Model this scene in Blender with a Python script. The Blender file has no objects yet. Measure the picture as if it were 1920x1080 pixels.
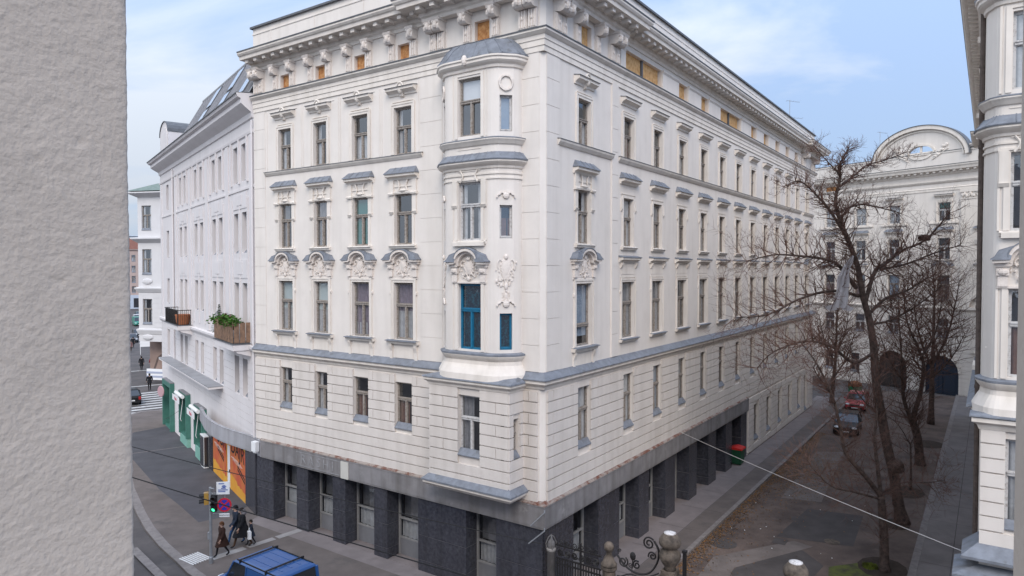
import bpy, bmesh, math, random
from mathutils import Vector, Matrix, noise as mnoise
R = math.radians
random.seed(11)
SC = bpy.context.scene
COL = SC.collection

# ------------------------------------------------------------------ camera
cam_d = bpy.data.cameras.new("camera")
cam = bpy.data.objects.new("camera", cam_d); COL.objects.link(cam)
cam.location = (0, 0, 12.8)
cam.rotation_euler = (R(90 - 1.4), 0, 0)
cam_d.sensor_width = 36; cam_d.lens = 24.0; cam_d.shift_y = -0.00245
cam_d.clip_start = 0.05; cam_d.clip_end = 3000
SC.camera = cam

# ------------------------------------------------------------------ world, sun, exposure
SUN_EL, SUN_AZ = R(40), R(175)          # azimuth clockwise from +Y: the soft sun stands behind the camera
w = bpy.data.worlds.new("World"); SC.world = w; w.use_nodes = True
nt = w.node_tree; nt.nodes.clear()
out = nt.nodes.new("ShaderNodeOutputWorld"); bg = nt.nodes.new("ShaderNodeBackground")
sky = nt.nodes.new("ShaderNodeTexSky"); sky.sky_type = 'NISHITA'; sky.sun_disc = False
sky.sun_elevation = SUN_EL; sky.sun_rotation = SUN_AZ; sky.air_density = 1.2; sky.dust_density = 0.6; sky.ozone_density = 1.0
tc = nt.nodes.new("ShaderNodeTexCoord")
sep = nt.nodes.new("ShaderNodeSeparateXYZ"); nt.links.new(tc.outputs['Generated'], sep.inputs[0])
# clouds are laid out on a flat layer overhead: direction / (height + small)
addz = nt.nodes.new("ShaderNodeMath"); addz.operation = 'ADD'; addz.inputs[1].default_value = 0.22
mx = nt.nodes.new("ShaderNodeMath"); mx.operation = 'MAXIMUM'; mx.inputs[1].default_value = 0.0
nt.links.new(sep.outputs['Z'], mx.inputs[0]); nt.links.new(mx.outputs[0], addz.inputs[0])
dv = []
for ax in 'XY':
    d = nt.nodes.new("ShaderNodeMath"); d.operation = 'DIVIDE'
    nt.links.new(sep.outputs[ax], d.inputs[0]); nt.links.new(addz.outputs[0], d.inputs[1]); dv.append(d)
comb = nt.nodes.new("ShaderNodeCombineXYZ")
nt.links.new(dv[0].outputs[0], comb.inputs[0]); nt.links.new(dv[1].outputs[0], comb.inputs[1])
mp = nt.nodes.new("ShaderNodeMapping"); mp.inputs['Location'].default_value = (3.1, 1.4, 0); mp.inputs['Scale'].default_value = (1.0, 1.5, 1)
nt.links.new(comb.outputs[0], mp.inputs[0])
nz = nt.nodes.new("ShaderNodeTexNoise"); nz.inputs['Scale'].default_value = 1.0; nz.inputs['Detail'].default_value = 9; nz.inputs['Roughness'].default_value = 0.55
nz.inputs['Distortion'].default_value = 0.4
nt.links.new(mp.outputs[0], nz.inputs['Vector'])
# thicker veil to the west (left), clearer to the right
grad = nt.nodes.new("ShaderNodeMath"); grad.operation = 'MULTIPLY_ADD'; grad.inputs[1].default_value = -0.24; grad.inputs[2].default_value = 0.02
nt.links.new(sep.outputs['X'], grad.inputs[0])
addn = nt.nodes.new("ShaderNodeMath"); addn.operation = 'ADD'
nt.links.new(nz.outputs['Fac'], addn.inputs[0]); nt.links.new(grad.outputs[0], addn.inputs[1])
ramp = nt.nodes.new("ShaderNodeValToRGB"); ramp.color_ramp.elements[0].position = 0.43; ramp.color_ramp.elements[1].position = 0.64
ramp.color_ramp.elements[0].color = (0.0, 0.0, 0.0, 1); ramp.color_ramp.elements[1].color = (1, 1, 1, 1)
nt.links.new(addn.outputs[0], ramp.inputs[0])
mix = nt.nodes.new("ShaderNodeMix"); mix.data_type = 'RGBA'
# cloud radiance in the sky texture's own units: brighter overhead and towards the veiled sun behind the camera (an overcast sky's own falloff)
cg = nt.nodes.new("ShaderNodeMath"); cg.operation = 'MULTIPLY_ADD'; cg.inputs[1].default_value = 1.15; cg.inputs[2].default_value = 0.90
nt.links.new(mx.outputs[0], cg.inputs[0])
cy = nt.nodes.new("ShaderNodeMath"); cy.operation = 'MULTIPLY_ADD'; cy.inputs[1].default_value = -0.34; nt.links.new(sep.outputs['Y'], cy.inputs[0]); nt.links.new(cg.outputs[0], cy.inputs[2])
cvm = nt.nodes.new("ShaderNodeVectorMath"); cvm.operation = 'SCALE'; cvm.inputs[0].default_value = (6.0, 6.6, 7.5); nt.links.new(cy.outputs[0], cvm.inputs['Scale'])
nt.links.new(cvm.outputs[0], mix.inputs['B'])
# a thin even veil lies over the blue everywhere
veil = nt.nodes.new("ShaderNodeMix"); veil.data_type = 'RGBA'; veil.inputs['Factor'].default_value = 0.82
vsc = nt.nodes.new("ShaderNodeVectorMath"); vsc.operation = 'SCALE'; vsc.inputs[0].default_value = (3.5, 4.75, 7.2); nt.links.new(cy.outputs[0], vsc.inputs['Scale'])
nt.links.new(vsc.outputs[0], veil.inputs['B'])
nt.links.new(ramp.outputs[0], mix.inputs['Factor']); nt.links.new(sky.outputs[0], veil.inputs['A']); nt.links.new(veil.outputs['Result'], mix.inputs['A'])
nt.links.new(mix.outputs['Result'], bg.inputs['Color']); bg.inputs['Strength'].default_value = 0.1
nt.links.new(bg.outputs[0], out.inputs[0])
sd = bpy.data.lights.new("sun", 'SUN'); sun = bpy.data.objects.new("sun", sd); COL.objects.link(sun)
sd.energy = 1.4; sd.angle = R(30); sd.color = (1.0, 0.90, 0.80)
sdir = Vector((math.sin(SUN_AZ) * math.cos(SUN_EL), math.cos(SUN_AZ) * math.cos(SUN_EL), math.sin(SUN_EL)))
sun.rotation_euler = (-sdir).to_track_quat('-Z', 'Y').to_euler(); sun.location = (0, -10, 60)
vs = SC.view_settings; SC.display_settings.display_device = 'sRGB'
vs.view_transform = 'Standard'; vs.look = 'None'; vs.gamma = 1.0; vs.use_curve_mapping = False; vs.exposure = 0.64
SC.cycles.max_bounces = 6; SC.cycles.transparent_max_bounces = 8; SC.cycles.use_denoising = True
SC.cycles.caustics_reflective = False; SC.cycles.caustics_refractive = False

# ------------------------------------------------------------------ mesh helper
class MB:
    def __init__(s): s.v = []; s.f = []; s.mi = []; s.m = 0; s.M = None
    def P(s, p):
        p = Vector(p)
        if s.M is not None: p = s.M @ p
        s.v.append(p); return len(s.v) - 1
    def face(s, ids): s.f.append(tuple(ids)); s.mi.append(s.m)
    def poly(s, pts): s.face([s.P(p) for p in pts])
    def box(s, x0, x1, y0, y1, z0, z1):
        i = [s.P(p) for p in ((x0,y0,z0),(x1,y0,z0),(x1,y1,z0),(x0,y1,z0),(x0,y0,z1),(x1,y0,z1),(x1,y1,z1),(x0,y1,z1))]
        for q in ((0,3,2,1),(4,5,6,7),(0,1,5,4),(1,2,6,5),(2,3,7,6),(3,0,4,7)): s.face([i[k] for k in q])
    def obox(s, c, size, rz=0, rx=0, ry=0):
        old = s.M; m = Matrix.Translation(c) @ Matrix.Rotation(rz, 4, 'Z') @ Matrix.Rotation(ry, 4, 'Y') @ Matrix.Rotation(rx, 4, 'X')
        s.M = m if old is None else old @ m
        a, b, c2 = size[0]/2, size[1]/2, size[2]/2; s.box(-a, a, -b, b, -c2, c2); s.M = old
    def prism(s, x0, x1, prof):            # closed profile of (y, z) pushed along x
        a = [s.P((x0, y, z)) for y, z in prof]; b = [s.P((x1, y, z)) for y, z in prof]; n = len(prof)
        for k in range(n): s.face((a[k], a[(k+1) % n], b[(k+1) % n], b[k]))
        s.face(a[::-1]); s.face(b)
    def extrude(s, pts, y0, y1):           # closed outline of (x, z) pushed along y
        a = [s.P((x, y0, z)) for x, z in pts]; b = [s.P((x, y1, z)) for x, z in pts]; n = len(pts)
        for k in range(n): s.face((a[k], a[(k+1) % n], b[(k+1) % n], b[k]))
        s.face(a); s.face(b[::-1])
    def slab(s, pts, z0, z1):              # closed outline of (x, y) pushed along z
        a = [s.P((x, y, z0)) for x, y in pts]; b = [s.P((x, y, z1)) for x, y in pts]; n = len(pts)
        for k in range(n): s.face((a[k], a[(k+1) % n], b[(k+1) % n], b[k]))
        s.face(a[::-1]); s.face(b)
    def sweep(s, path, prof, caps=True):   # profile (d outward to the right of travel, z) with mitred corners
        path = [Vector((p[0], p[1])) for p in path]; n = len(path); rings = []
        for k in range(n):
            e0 = (path[k] - path[k-1]).normalized() if k > 0 else None
            e1 = (path[k+1] - path[k]).normalized() if k < n-1 else None
            if e0 is None: e0 = e1
            if e1 is None: e1 = e0
            n0 = Vector((e0.y, -e0.x)); n1 = Vector((e1.y, -e1.x)); m = n0 + n1
            q = m / max(0.25, m.dot(n0)) if m.length > 1e-6 else n0
            rings.append([s.P((path[k].x + q.x*d, path[k].y + q.y*d, z)) for d, z in prof])
        c = len(prof)
        for k in range(n-1):
            for j in range(c): s.face((rings[k][j], rings[k+1][j], rings[k+1][(j+1) % c], rings[k][(j+1) % c]))
        if caps: s.face(rings[0]); s.face(rings[-1][::-1])
    def tube(s, pts, rads, n=6, caps=True):
        pts = [Vector(p) for p in pts]; rings = []; up = None
        for k, p in enumerate(pts):
            t = (pts[min(k+1, len(pts)-1)] - pts[max(k-1, 0)])
            if t.length < 1e-9: t = Vector((0, 0, 1))
            t.normalize()
            if up is None: up = Vector((0, 0, 1)) if abs(t.z) < 0.9 else Vector((1, 0, 0))
            a = t.cross(up)
            if a.length < 1e-6: a = t.orthogonal()
            a.normalize(); b = a.cross(t); up = b
            r = rads[k] if isinstance(rads, (list, tuple)) else rads
            rings.append([s.P(p + a*math.cos(2*math.pi*j/n)*r + b*math.sin(2*math.pi*j/n)*r) for j in range(n)])
        for k in range(len(pts)-1):
            for j in range(n): s.face((rings[k][j], rings[k+1][j], rings[k+1][(j+1) % n], rings[k][(j+1) % n]))
        if caps and n > 2: s.face(rings[0]); s.face(rings[-1][::-1])
    def lathe(s, c, prof, n=16, sx=1, sy=1):
        rings = [[s.P((c[0] + r*sx*math.cos(2*math.pi*j/n), c[1] + r*sy*math.sin(2*math.pi*j/n), c[2] + z)) for j in range(n)] for r, z in prof]
        for k in range(len(prof)-1):
            for j in range(n): s.face((rings[k][j], rings[k][(j+1) % n], rings[k+1][(j+1) % n], rings[k+1][j]))
        s.face(rings[0][::-1]); s.face(rings[-1])
    def blob(s, c, r, n=8, m=5):           # ellipsoid
        rings = []
        for k in range(1, m):
            a = math.pi*k/m
            rings.append([s.P((c[0]+r[0]*math.sin(a)*math.cos(2*math.pi*j/n), c[1]+r[1]*math.sin(a)*math.sin(2*math.pi*j/n), c[2]-r[2]*math.cos(a))) for j in range(n)])
        b = s.P((c[0], c[1], c[2]-r[2])); t = s.P((c[0], c[1], c[2]+r[2]))
        for j in range(n):
            s.face((b, rings[0][(j+1) % n], rings[0][j])); s.face((t, rings[-1][j], rings[-1][(j+1) % n]))
            for k in range(m-2): s.face((rings[k][j], rings[k][(j+1) % n], rings[k+1][(j+1) % n], rings[k+1][j]))
    def loft(s, rings, caps=True):         # rings of equal length, each a closed loop of points
        ids = [[s.P(p) for p in r] for r in rings]; n = len(ids[0])
        for k in range(len(ids)-1):
            for j in range(n): s.face((ids[k][j], ids[k][(j+1) % n], ids[k+1][(j+1) % n], ids[k+1][j]))
        if caps: s.face(ids[0][::-1]); s.face(ids[-1])
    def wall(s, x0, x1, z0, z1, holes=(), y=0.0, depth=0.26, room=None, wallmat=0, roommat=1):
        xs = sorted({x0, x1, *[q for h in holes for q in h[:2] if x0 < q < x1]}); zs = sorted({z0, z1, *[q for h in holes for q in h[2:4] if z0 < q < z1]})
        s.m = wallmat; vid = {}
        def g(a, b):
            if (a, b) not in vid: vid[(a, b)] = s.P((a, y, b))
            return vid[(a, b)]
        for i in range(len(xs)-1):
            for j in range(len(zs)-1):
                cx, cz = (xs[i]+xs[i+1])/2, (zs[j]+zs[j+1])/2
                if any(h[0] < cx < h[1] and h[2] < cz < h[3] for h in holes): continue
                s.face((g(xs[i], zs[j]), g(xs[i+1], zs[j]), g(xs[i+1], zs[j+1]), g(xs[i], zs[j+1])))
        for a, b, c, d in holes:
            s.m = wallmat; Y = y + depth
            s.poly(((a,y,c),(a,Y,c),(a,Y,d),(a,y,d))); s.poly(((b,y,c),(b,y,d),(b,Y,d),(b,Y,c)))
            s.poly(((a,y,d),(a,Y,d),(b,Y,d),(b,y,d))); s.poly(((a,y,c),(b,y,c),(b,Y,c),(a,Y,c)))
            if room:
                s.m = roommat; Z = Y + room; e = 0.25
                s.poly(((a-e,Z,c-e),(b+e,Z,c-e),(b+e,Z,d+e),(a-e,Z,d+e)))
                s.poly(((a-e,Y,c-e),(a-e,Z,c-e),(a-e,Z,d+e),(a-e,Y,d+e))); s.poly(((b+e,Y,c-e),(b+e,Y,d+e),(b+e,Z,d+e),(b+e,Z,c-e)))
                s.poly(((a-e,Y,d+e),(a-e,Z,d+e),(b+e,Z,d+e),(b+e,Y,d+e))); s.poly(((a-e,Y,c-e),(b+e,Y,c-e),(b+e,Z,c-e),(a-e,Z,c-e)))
        s.m = wallmat
    def mesh(s, name, mats, smooth=False):
        me = bpy.data.meshes.new(name); me.from_pydata([tuple(v) for v in s.v], [], s.f)
        if not isinstance(mats, (list, tuple)): mats = [mats]
        for m in mats: me.materials.append(m)
        if any(s.mi): me.polygons.foreach_set('material_index', s.mi)
        if smooth: me.polygons.foreach_set('use_smooth', [True]*len(me.polygons))
        me.update(); return me

def link(name, me, parent=None, loc=(0, 0, 0), rz=0.0):
    o = bpy.data.objects.new(name, me); COL.objects.link(o)
    if parent is not None: o.parent = parent
    o.location = loc; o.rotation_euler = (0, 0, rz); return o
def tag(o, label=None, cat=None, group=None, kind=None):
    if label: o['label'] = label
    if cat: o['category'] = cat
    if group: o['group'] = group
    if kind: o['kind'] = kind
    return o
def empty(name, loc, label, cat, group=None, rz=0):
    o = bpy.data.objects.new(name, None); COL.objects.link(o); o.location = loc; o.rotation_euler = (0, 0, rz); o.empty_display_size = 0.3
    return tag(o, label, cat, group)
def dup(root, loc, rz=None, label=None, group=None, sc=None):
    r = root.copy(); COL.objects.link(r); r.location = loc
    if rz is not None: r.rotation_euler = (0, 0, rz)
    if sc: r.scale = (sc, sc, sc)
    if label: r['label'] = label
    if group: r['group'] = group
    for ch in list(root.children):
        c = ch.copy(); COL.objects.link(c); c.parent = r
        for g in ch.children:
            d = g.copy(); COL.objects.link(d); d.parent = c
    return r

# ------------------------------------------------------------------ materials
def mat(name, col, rough=0.8, var=0.0, scale=3.0, col2=None, bump=0.0, bscale=30.0, metal=0.0, streak=0.0, spec=0.3, lo=0.35, hi=0.65, grime_or_pits=None, bdist=0.02):
    m = bpy.data.materials.new(name); m.use_nodes = True; t = m.node_tree; L = t.links
    b = t.nodes['Principled BSDF']; b.inputs['Roughness'].default_value = rough; b.inputs['Metallic'].default_value = metal
    b.inputs['Specular IOR Level'].default_value = spec; b.inputs['Base Color'].default_value = (*col, 1)
    if var or col2 or bump or streak or grime_or_pits:
        g = t.nodes.new("ShaderNodeNewGeometry")
    cur = None
    if var or col2:
        n = t.nodes.new("ShaderNodeTexNoise"); n.inputs['Scale'].default_value = scale; n.inputs['Detail'].default_value = 8; n.inputs['Roughness'].default_value = 0.62
        L.new(g.outputs['Position'], n.inputs['Vector'])
        r = t.nodes.new("ShaderNodeValToRGB"); r.color_ramp.elements[0].position = lo; r.color_ramp.elements[1].position = hi
        c2 = col2 or tuple(c*(1-var) for c in col)
        r.color_ramp.elements[0].color = (*c2, 1); r.color_ramp.elements[1].color = (*col, 1)
        L.new(n.outputs['Fac'], r.inputs[0]); cur = r.outputs[0]
    if streak:
        mp2 = t.nodes.new("ShaderNodeMapping"); mp2.inputs['Scale'].default_value = (2.6, 2.6, 0.22)
        L.new(g.outputs['Position'], mp2.inputs[0])
        n2 = t.nodes.new("ShaderNodeTexNoise"); n2.inputs['Scale'].default_value = 1.0; n2.inputs['Detail'].default_value = 6; L.new(mp2.outputs[0], n2.inputs['Vector'])
        r2 = t.nodes.new("ShaderNodeValToRGB"); r2.color_ramp.elements[0].position = 0.30; r2.color_ramp.elements[1].position = 0.56
        r2.color_ramp.elements[0].color = (1-streak, 1-streak*1.05, 1-streak*1.15, 1); r2.color_ramp.elements[1].color = (1, 1, 1, 1)
        L.new(n2.outputs['Fac'], r2.inputs[0])
        mm = t.nodes.new("ShaderNodeMix"); mm.data_type = 'RGBA'; mm.blend_type = 'MULTIPLY'; mm.inputs['Factor'].default_value = 1
        if cur is None: mm.inputs['A'].default_value = (*col, 1)
        else: L.new(cur, mm.inputs['A'])
        L.new(r2.outputs[0], mm.inputs['B']); cur = mm.outputs['Result']
    if grime_or_pits:                                # dark blotches of their own shape
        n3 = t.nodes.new("ShaderNodeTexNoise"); n3.inputs['Scale'].default_value = grime_or_pits[1]; n3.inputs['Detail'].default_value = 10; n3.inputs['Roughness'].default_value = 0.7
        L.new(g.outputs['Position'], n3.inputs['Vector'])
        r3 = t.nodes.new("ShaderNodeValToRGB"); r3.color_ramp.elements[0].position = grime_or_pits[2]; r3.color_ramp.elements[1].position = grime_or_pits[2]+0.1
        L.new(n3.outputs['Fac'], r3.inputs[0])
        m3 = t.nodes.new("ShaderNodeMix"); m3.data_type = 'RGBA'
        if cur is None: m3.inputs['A'].default_value = (*col, 1)
        else: L.new(cur, m3.inputs['A'])
        m3.inputs['B'].default_value = (*grime_or_pits[0], 1); L.new(r3.outputs[0], m3.inputs['Factor']); cur = m3.outputs['Result']
    if cur is not None: L.new(cur, b.inputs['Base Color'])
    if bump:
        nb = t.nodes.new("ShaderNodeTexNoise"); nb.inputs['Scale'].default_value = bscale; nb.inputs['Detail'].default_value = 5
        L.new(g.outputs['Position'], nb.inputs['Vector'])
        bp = t.nodes.new("ShaderNodeBump"); bp.inputs['Strength'].default_value = bump; bp.inputs['Distance'].default_value = bdist
        L.new(nb.outputs['Fac'], bp.inputs['Height']); L.new(bp.outputs[0], b.inputs['Normal'])
    return m
def glass_mat(name, tint, refl=0.3):
    m = bpy.data.materials.new(name); m.use_nodes = True; t = m.node_tree; t.nodes.clear(); L = t.links
    o = t.nodes.new("ShaderNodeOutputMaterial"); mx_ = t.nodes.new("ShaderNodeMixShader")
    tr = t.nodes.new("ShaderNodeBsdfTransparent"); tr.inputs[0].default_value = (*tint, 1)
    gl = t.nodes.new("ShaderNodeBsdfGlossy"); gl.inputs['Roughness'].default_value = 0.03; gl.inputs['Color'].default_value = (0.85, 0.88, 0.92, 1)
    g = t.nodes.new("ShaderNodeNewGeometry"); nb = t.nodes.new("ShaderNodeTexNoise"); nb.inputs['Scale'].default_value = 2.2; L.new(g.outputs['Position'], nb.inputs['Vector'])
    bp = t.nodes.new("ShaderNodeBump"); bp.inputs['Strength'].default_value = 0.25; bp.inputs['Distance'].default_value = 0.02; L.new(nb.outputs['Fac'], bp.inputs['Height']); L.new(bp.outputs[0], gl.inputs['Normal'])
    lw = t.nodes.new("ShaderNodeLayerWeight"); lw.inputs['Blend'].default_value = 0.5
    pw = t.nodes.new("ShaderNodeMath"); pw.operation = 'POWER'; pw.inputs[1].default_value = 4.0; L.new(lw.outputs['Facing'], pw.inputs[0])
    ma = t.nodes.new("ShaderNodeMath"); ma.operation = 'MULTIPLY_ADD'; ma.inputs[1].default_value = 0.8-refl; ma.inputs[2].default_value = refl; L.new(pw.outputs[0], ma.inputs[0]); L.new(ma.outputs[0], mx_.inputs[0])
    L.new(tr.outputs[0], mx_.inputs[1]); L.new(gl.outputs[0], mx_.inputs[2]); L.new(mx_.outputs[0], o.inputs[0]); return m
def emit_mat(name, col, s):
    m = bpy.data.materials.new(name); m.use_nodes = True; b = m.node_tree.nodes['Principled BSDF']
    b.inputs['Base Color'].default_value = (*col, 1); b.inputs['Emission Color'].default_value = (*col, 1); b.inputs['Emission Strength'].default_value = s; return m

PLA = mat("cream_plaster", (0.71, 0.655, 0.60), 0.9, 0.06, 0.9, bump=0.12, bscale=60, streak=0.065, grime_or_pits=((0.645, 0.59, 0.54), 0.55, 0.60))
PLR = mat("cream_plaster_lower_storey", (0.665, 0.61, 0.56), 0.9, 0.08, 0.9, bump=0.15, bscale=50, streak=0.10, grime_or_pits=((0.59, 0.535, 0.49), 0.7, 0.58))
PLB = mat("cream_trim", (0.72, 0.66, 0.595), 0.88, 0.06, 2.0, bump=0.1, bscale=50, streak=0.12)
ORN = mat("stucco_relief", (0.72, 0.65, 0.59), 0.9, 0.12, 7.0, bump=0.3, bscale=26)
PLW = mat("white_plaster", (0.66, 0.625, 0.62), 0.9, 0.05, 0.8, bump=0.1, bscale=60, streak=0.05)
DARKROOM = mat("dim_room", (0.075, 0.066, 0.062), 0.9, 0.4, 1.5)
LEAD = mat("lead_sheet", (0.205, 0.22, 0.25), 0.62, 0.3, 3.5, spec=0.35, grime_or_pits=((0.13, 0.135, 0.145), 2.2, 0.55))
LEADD = mat("zinc_edge", (0.12, 0.125, 0.135), 0.6, 0.3, 4.0)
WOOD = mat("weathered_window_paint", (0.33, 0.30, 0.27), 0.75, 0.45, 14.0, col2=(0.19, 0.15, 0.12), lo=0.34, hi=0.6)
WOODW = mat("white_window_paint", (0.52, 0.51, 0.50), 0.6, 0.3, 9.0, col2=(0.27, 0.24, 0.22), lo=0.3, hi=0.5)
GLASS = glass_mat("window_glass", (0.82, 0.84, 0.86), 0.16)
CURT = mat("net_curtain", (0.58, 0.57, 0.56), 0.95, 0.25, 5.0)
CURTG = mat("grey_curtain", (0.30, 0.29, 0.29), 0.95, 0.3, 5.0)
CURTP = mat("mauve_curtain", (0.34, 0.28, 0.32), 0.95, 0.3, 6.0)
CURTB = mat("brown_curtain", (0.22, 0.115, 0.08), 0.95, 0.3, 6.0)
BLIND = mat("pale_green_blind", (0.66, 0.73, 0.70), 0.9, 0.06, 3.0)
BLINDW = mat("white_blind", (0.8, 0.8, 0.8), 0.9, 0.06, 3.0)
GREENB = mat("green_blind", (0.035, 0.21, 0.175), 0.85, 0.2, 3.0)
BLUEF = mat("blue_painted_frame", (0.012, 0.15, 0.27), 0.5, 0.2, 6.0)
BLUEC = mat("blue_patterned_curtain", (0.010, 0.030, 0.055), 0.9, 0.3, 11.0, col2=(0.015, 0.10, 0.14), lo=0.42, hi=0.52)
SKYC = mat("pale_blue_sheet", (0.32, 0.39, 0.47), 0.9, 0.08, 3.0)
OSB = mat("chipboard", (0.58, 0.31, 0.13), 0.85, 0.4, 7.0, col2=(0.33, 0.125, 0.04), lo=0.36, hi=0.62)
OSBL = mat("pale_chipboard", (0.64, 0.40, 0.19), 0.85, 0.3, 6.0, col2=(0.47, 0.25, 0.09), lo=0.36, hi=0.62)
SLATE = mat("slate_cladding", (0.060, 0.061, 0.074), 0.26, 0.4, 7.0, col2=(0.032, 0.033, 0.043), spec=0.75, streak=0.25, grime_or_pits=((0.085, 0.084, 0.09), 3.0, 0.64), bump=0.08, bscale=30)
FASC = mat("pale_grey_fascia", (0.36, 0.355, 0.375), 0.75, 0.12, 1.5, streak=0.2)
CONC = mat("concrete_fascia", (0.25, 0.238, 0.24), 0.85, 0.25, 1.2, bump=0.15, bscale=20, streak=0.28, grime_or_pits=((0.30, 0.29, 0.285), 0.9, 0.60))
RUBBLE = mat("crumbling_mortar", (0.30, 0.255, 0.225), 0.95, 0.5, 3.0, col2=(0.15, 0.065, 0.045), lo=0.38, hi=0.56, bump=0.8, bscale=14, bdist=0.06)
SHOPF = mat("grey_shop_frame", (0.27, 0.265, 0.26), 0.6, 0.15, 4.0)
PANELG = mat("grey_metal_panel", (0.20, 0.20, 0.21), 0.6, 0.15, 2.0)
ASPH = mat("asphalt", (0.105, 0.092, 0.089), 0.9, 0.4, 0.45, col2=(0.066, 0.06, 0.06), bump=0.3, bscale=60, bdist=0.01, grime_or_pits=((0.115, 0.103, 0.098), 0.35, 0.60))
ASPH2 = mat("dark_asphalt", (0.080, 0.078, 0.086), 0.9, 0.25, 0.8, bump=0.25, bscale=70, bdist=0.01)
YARD = mat("worn_yard_asphalt", (0.150, 0.113, 0.096), 0.9, 0.4, 0.6, col2=(0.080, 0.061, 0.054), bump=0.35, bscale=40, bdist=0.015, grime_or_pits=((0.19, 0.15, 0.13), 0.5, 0.585))
YARD2 = mat("dark_asphalt_patch", (0.090, 0.079, 0.076), 0.9, 0.3, 0.9, bump=0.3, bscale=50, bdist=0.01)
YARD3 = mat("pale_asphalt_patch", (0.185, 0.156, 0.142), 0.9, 0.3, 0.9, bump=0.3, bscale=50, bdist=0.01)
PAVE = mat("pavement_asphalt", (0.150, 0.126, 0.116), 0.9, 0.28, 0.7, bump=0.25, bscale=60, bdist=0.01, grime_or_pits=((0.10, 0.088, 0.083), 0.6, 0.56))
PAVEC = mat("pavement_concrete", (0.215, 0.185, 0.18), 0.9, 0.2, 1.2, bump=0.2, bscale=60, bdist=0.01, grime_or_pits=((0.17, 0.145, 0.14), 1.3, 0.56))
KERB = mat("granite_kerb", (0.23, 0.205, 0.195), 0.85, 0.3, 4.0, bump=0.2, bscale=60, bdist=0.01)
EARTH = mat("bare_earth", (0.060, 0.044, 0.034), 0.95, 0.4, 3.0, bump=0.5, bscale=25)
MOSS = mat("moss", (0.105, 0.12, 0.032), 0.95, 0.4, 2.5, col2=(0.06, 0.056, 0.036), lo=0.36, hi=0.58, bump=0.5, bscale=40)
BARK = mat("bark", (0.135, 0.096, 0.08), 0.95, 0.4, 5.0, col2=(0.058, 0.041, 0.035), bump=1.0, bscale=16, bdist=0.05)
TWIG = mat("twig_bark", (0.16, 0.092, 0.072), 0.95, 0.3, 4.0)
PAVER = mat("right_pavement_asphalt", (0.20, 0.178, 0.170), 0.9, 0.25, 0.8, bump=0.25, bscale=60, bdist=0.01, grime_or_pits=((0.15, 0.134, 0.128), 0.7, 0.56))
WHITEP = mat("white_road_paint", (0.55, 0.54, 0.52), 0.8, 0.3, 3.0)
STONE = mat("weathered_stone", (0.17, 0.135, 0.105), 0.9, 0.4, 4.0, col2=(0.06, 0.049, 0.04), bump=0.5, bscale=20)
IRON = mat("black_iron", (0.018, 0.016, 0.016), 0.55, 0.2, 8.0, spec=0.4)
STEEL = mat("galvanised_steel", (0.33, 0.34, 0.355), 0.45, 0.2, 6.0, metal=0.4)
BLACKM = mat("black_plastic", (0.016, 0.016, 0.018), 0.5)
BLACKW = mat("black_cable", (0.008, 0.008, 0.009), 0.6)
WHITEM = mat("white_metal", (0.72, 0.72, 0.72), 0.5)
ROPE = mat("pale_rope", (0.5, 0.48, 0.46), 0.8)
GREENF = mat("green_shop_frame", (0.06, 0.18, 0.145), 0.5, 0.2, 3.0)
GREENL = mat("pale_green_panel", (0.20, 0.40, 0.33), 0.6, 0.15, 2.0)
ROOFM = mat("standing_seam_metal", (0.30, 0.30, 0.315), 0.55, 0.25, 1.5, metal=0.1, spec=0.4)
TIMBER = mat("wooden_slats", (0.27, 0.165, 0.105), 0.85, 0.45, 5.0, col2=(0.14, 0.09, 0.065))
LEAFG = mat("green_leaves", (0.07, 0.17, 0.025), 0.7, 0.4, 14.0)
FIR = mat("conifer_green", (0.03, 0.065, 0.04), 0.8, 0.4, 14.0)
TERRA = mat("terracotta", (0.36, 0.13, 0.06), 0.85, 0.2, 6.0)
HOUSE = mat("rough_stucco", (0.47, 0.41, 0.355), 0.95, 0.10, 6.0, bump=0.5, bscale=110, bdist=0.005, grime_or_pits=((0.20, 0.17, 0.16), 70.0, 0.675))  # the dark flecks put the shade of small pits into the colour
RENDERB = mat("brown_painted_wall", (0.30, 0.215, 0.18), 0.9, 0.2, 1.2)
BRICKP = mat("salmon_plaster", (0.44, 0.34, 0.30), 0.9, 0.1, 1.0)
FARW = mat("distant_white_wall", (0.60, 0.585, 0.58), 0.9, 0.06, 1.0)
DGLASS = mat("dark_glass", (0.035, 0.036, 0.042), 0.12, 0.3, 0.8, spec=0.6)
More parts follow.
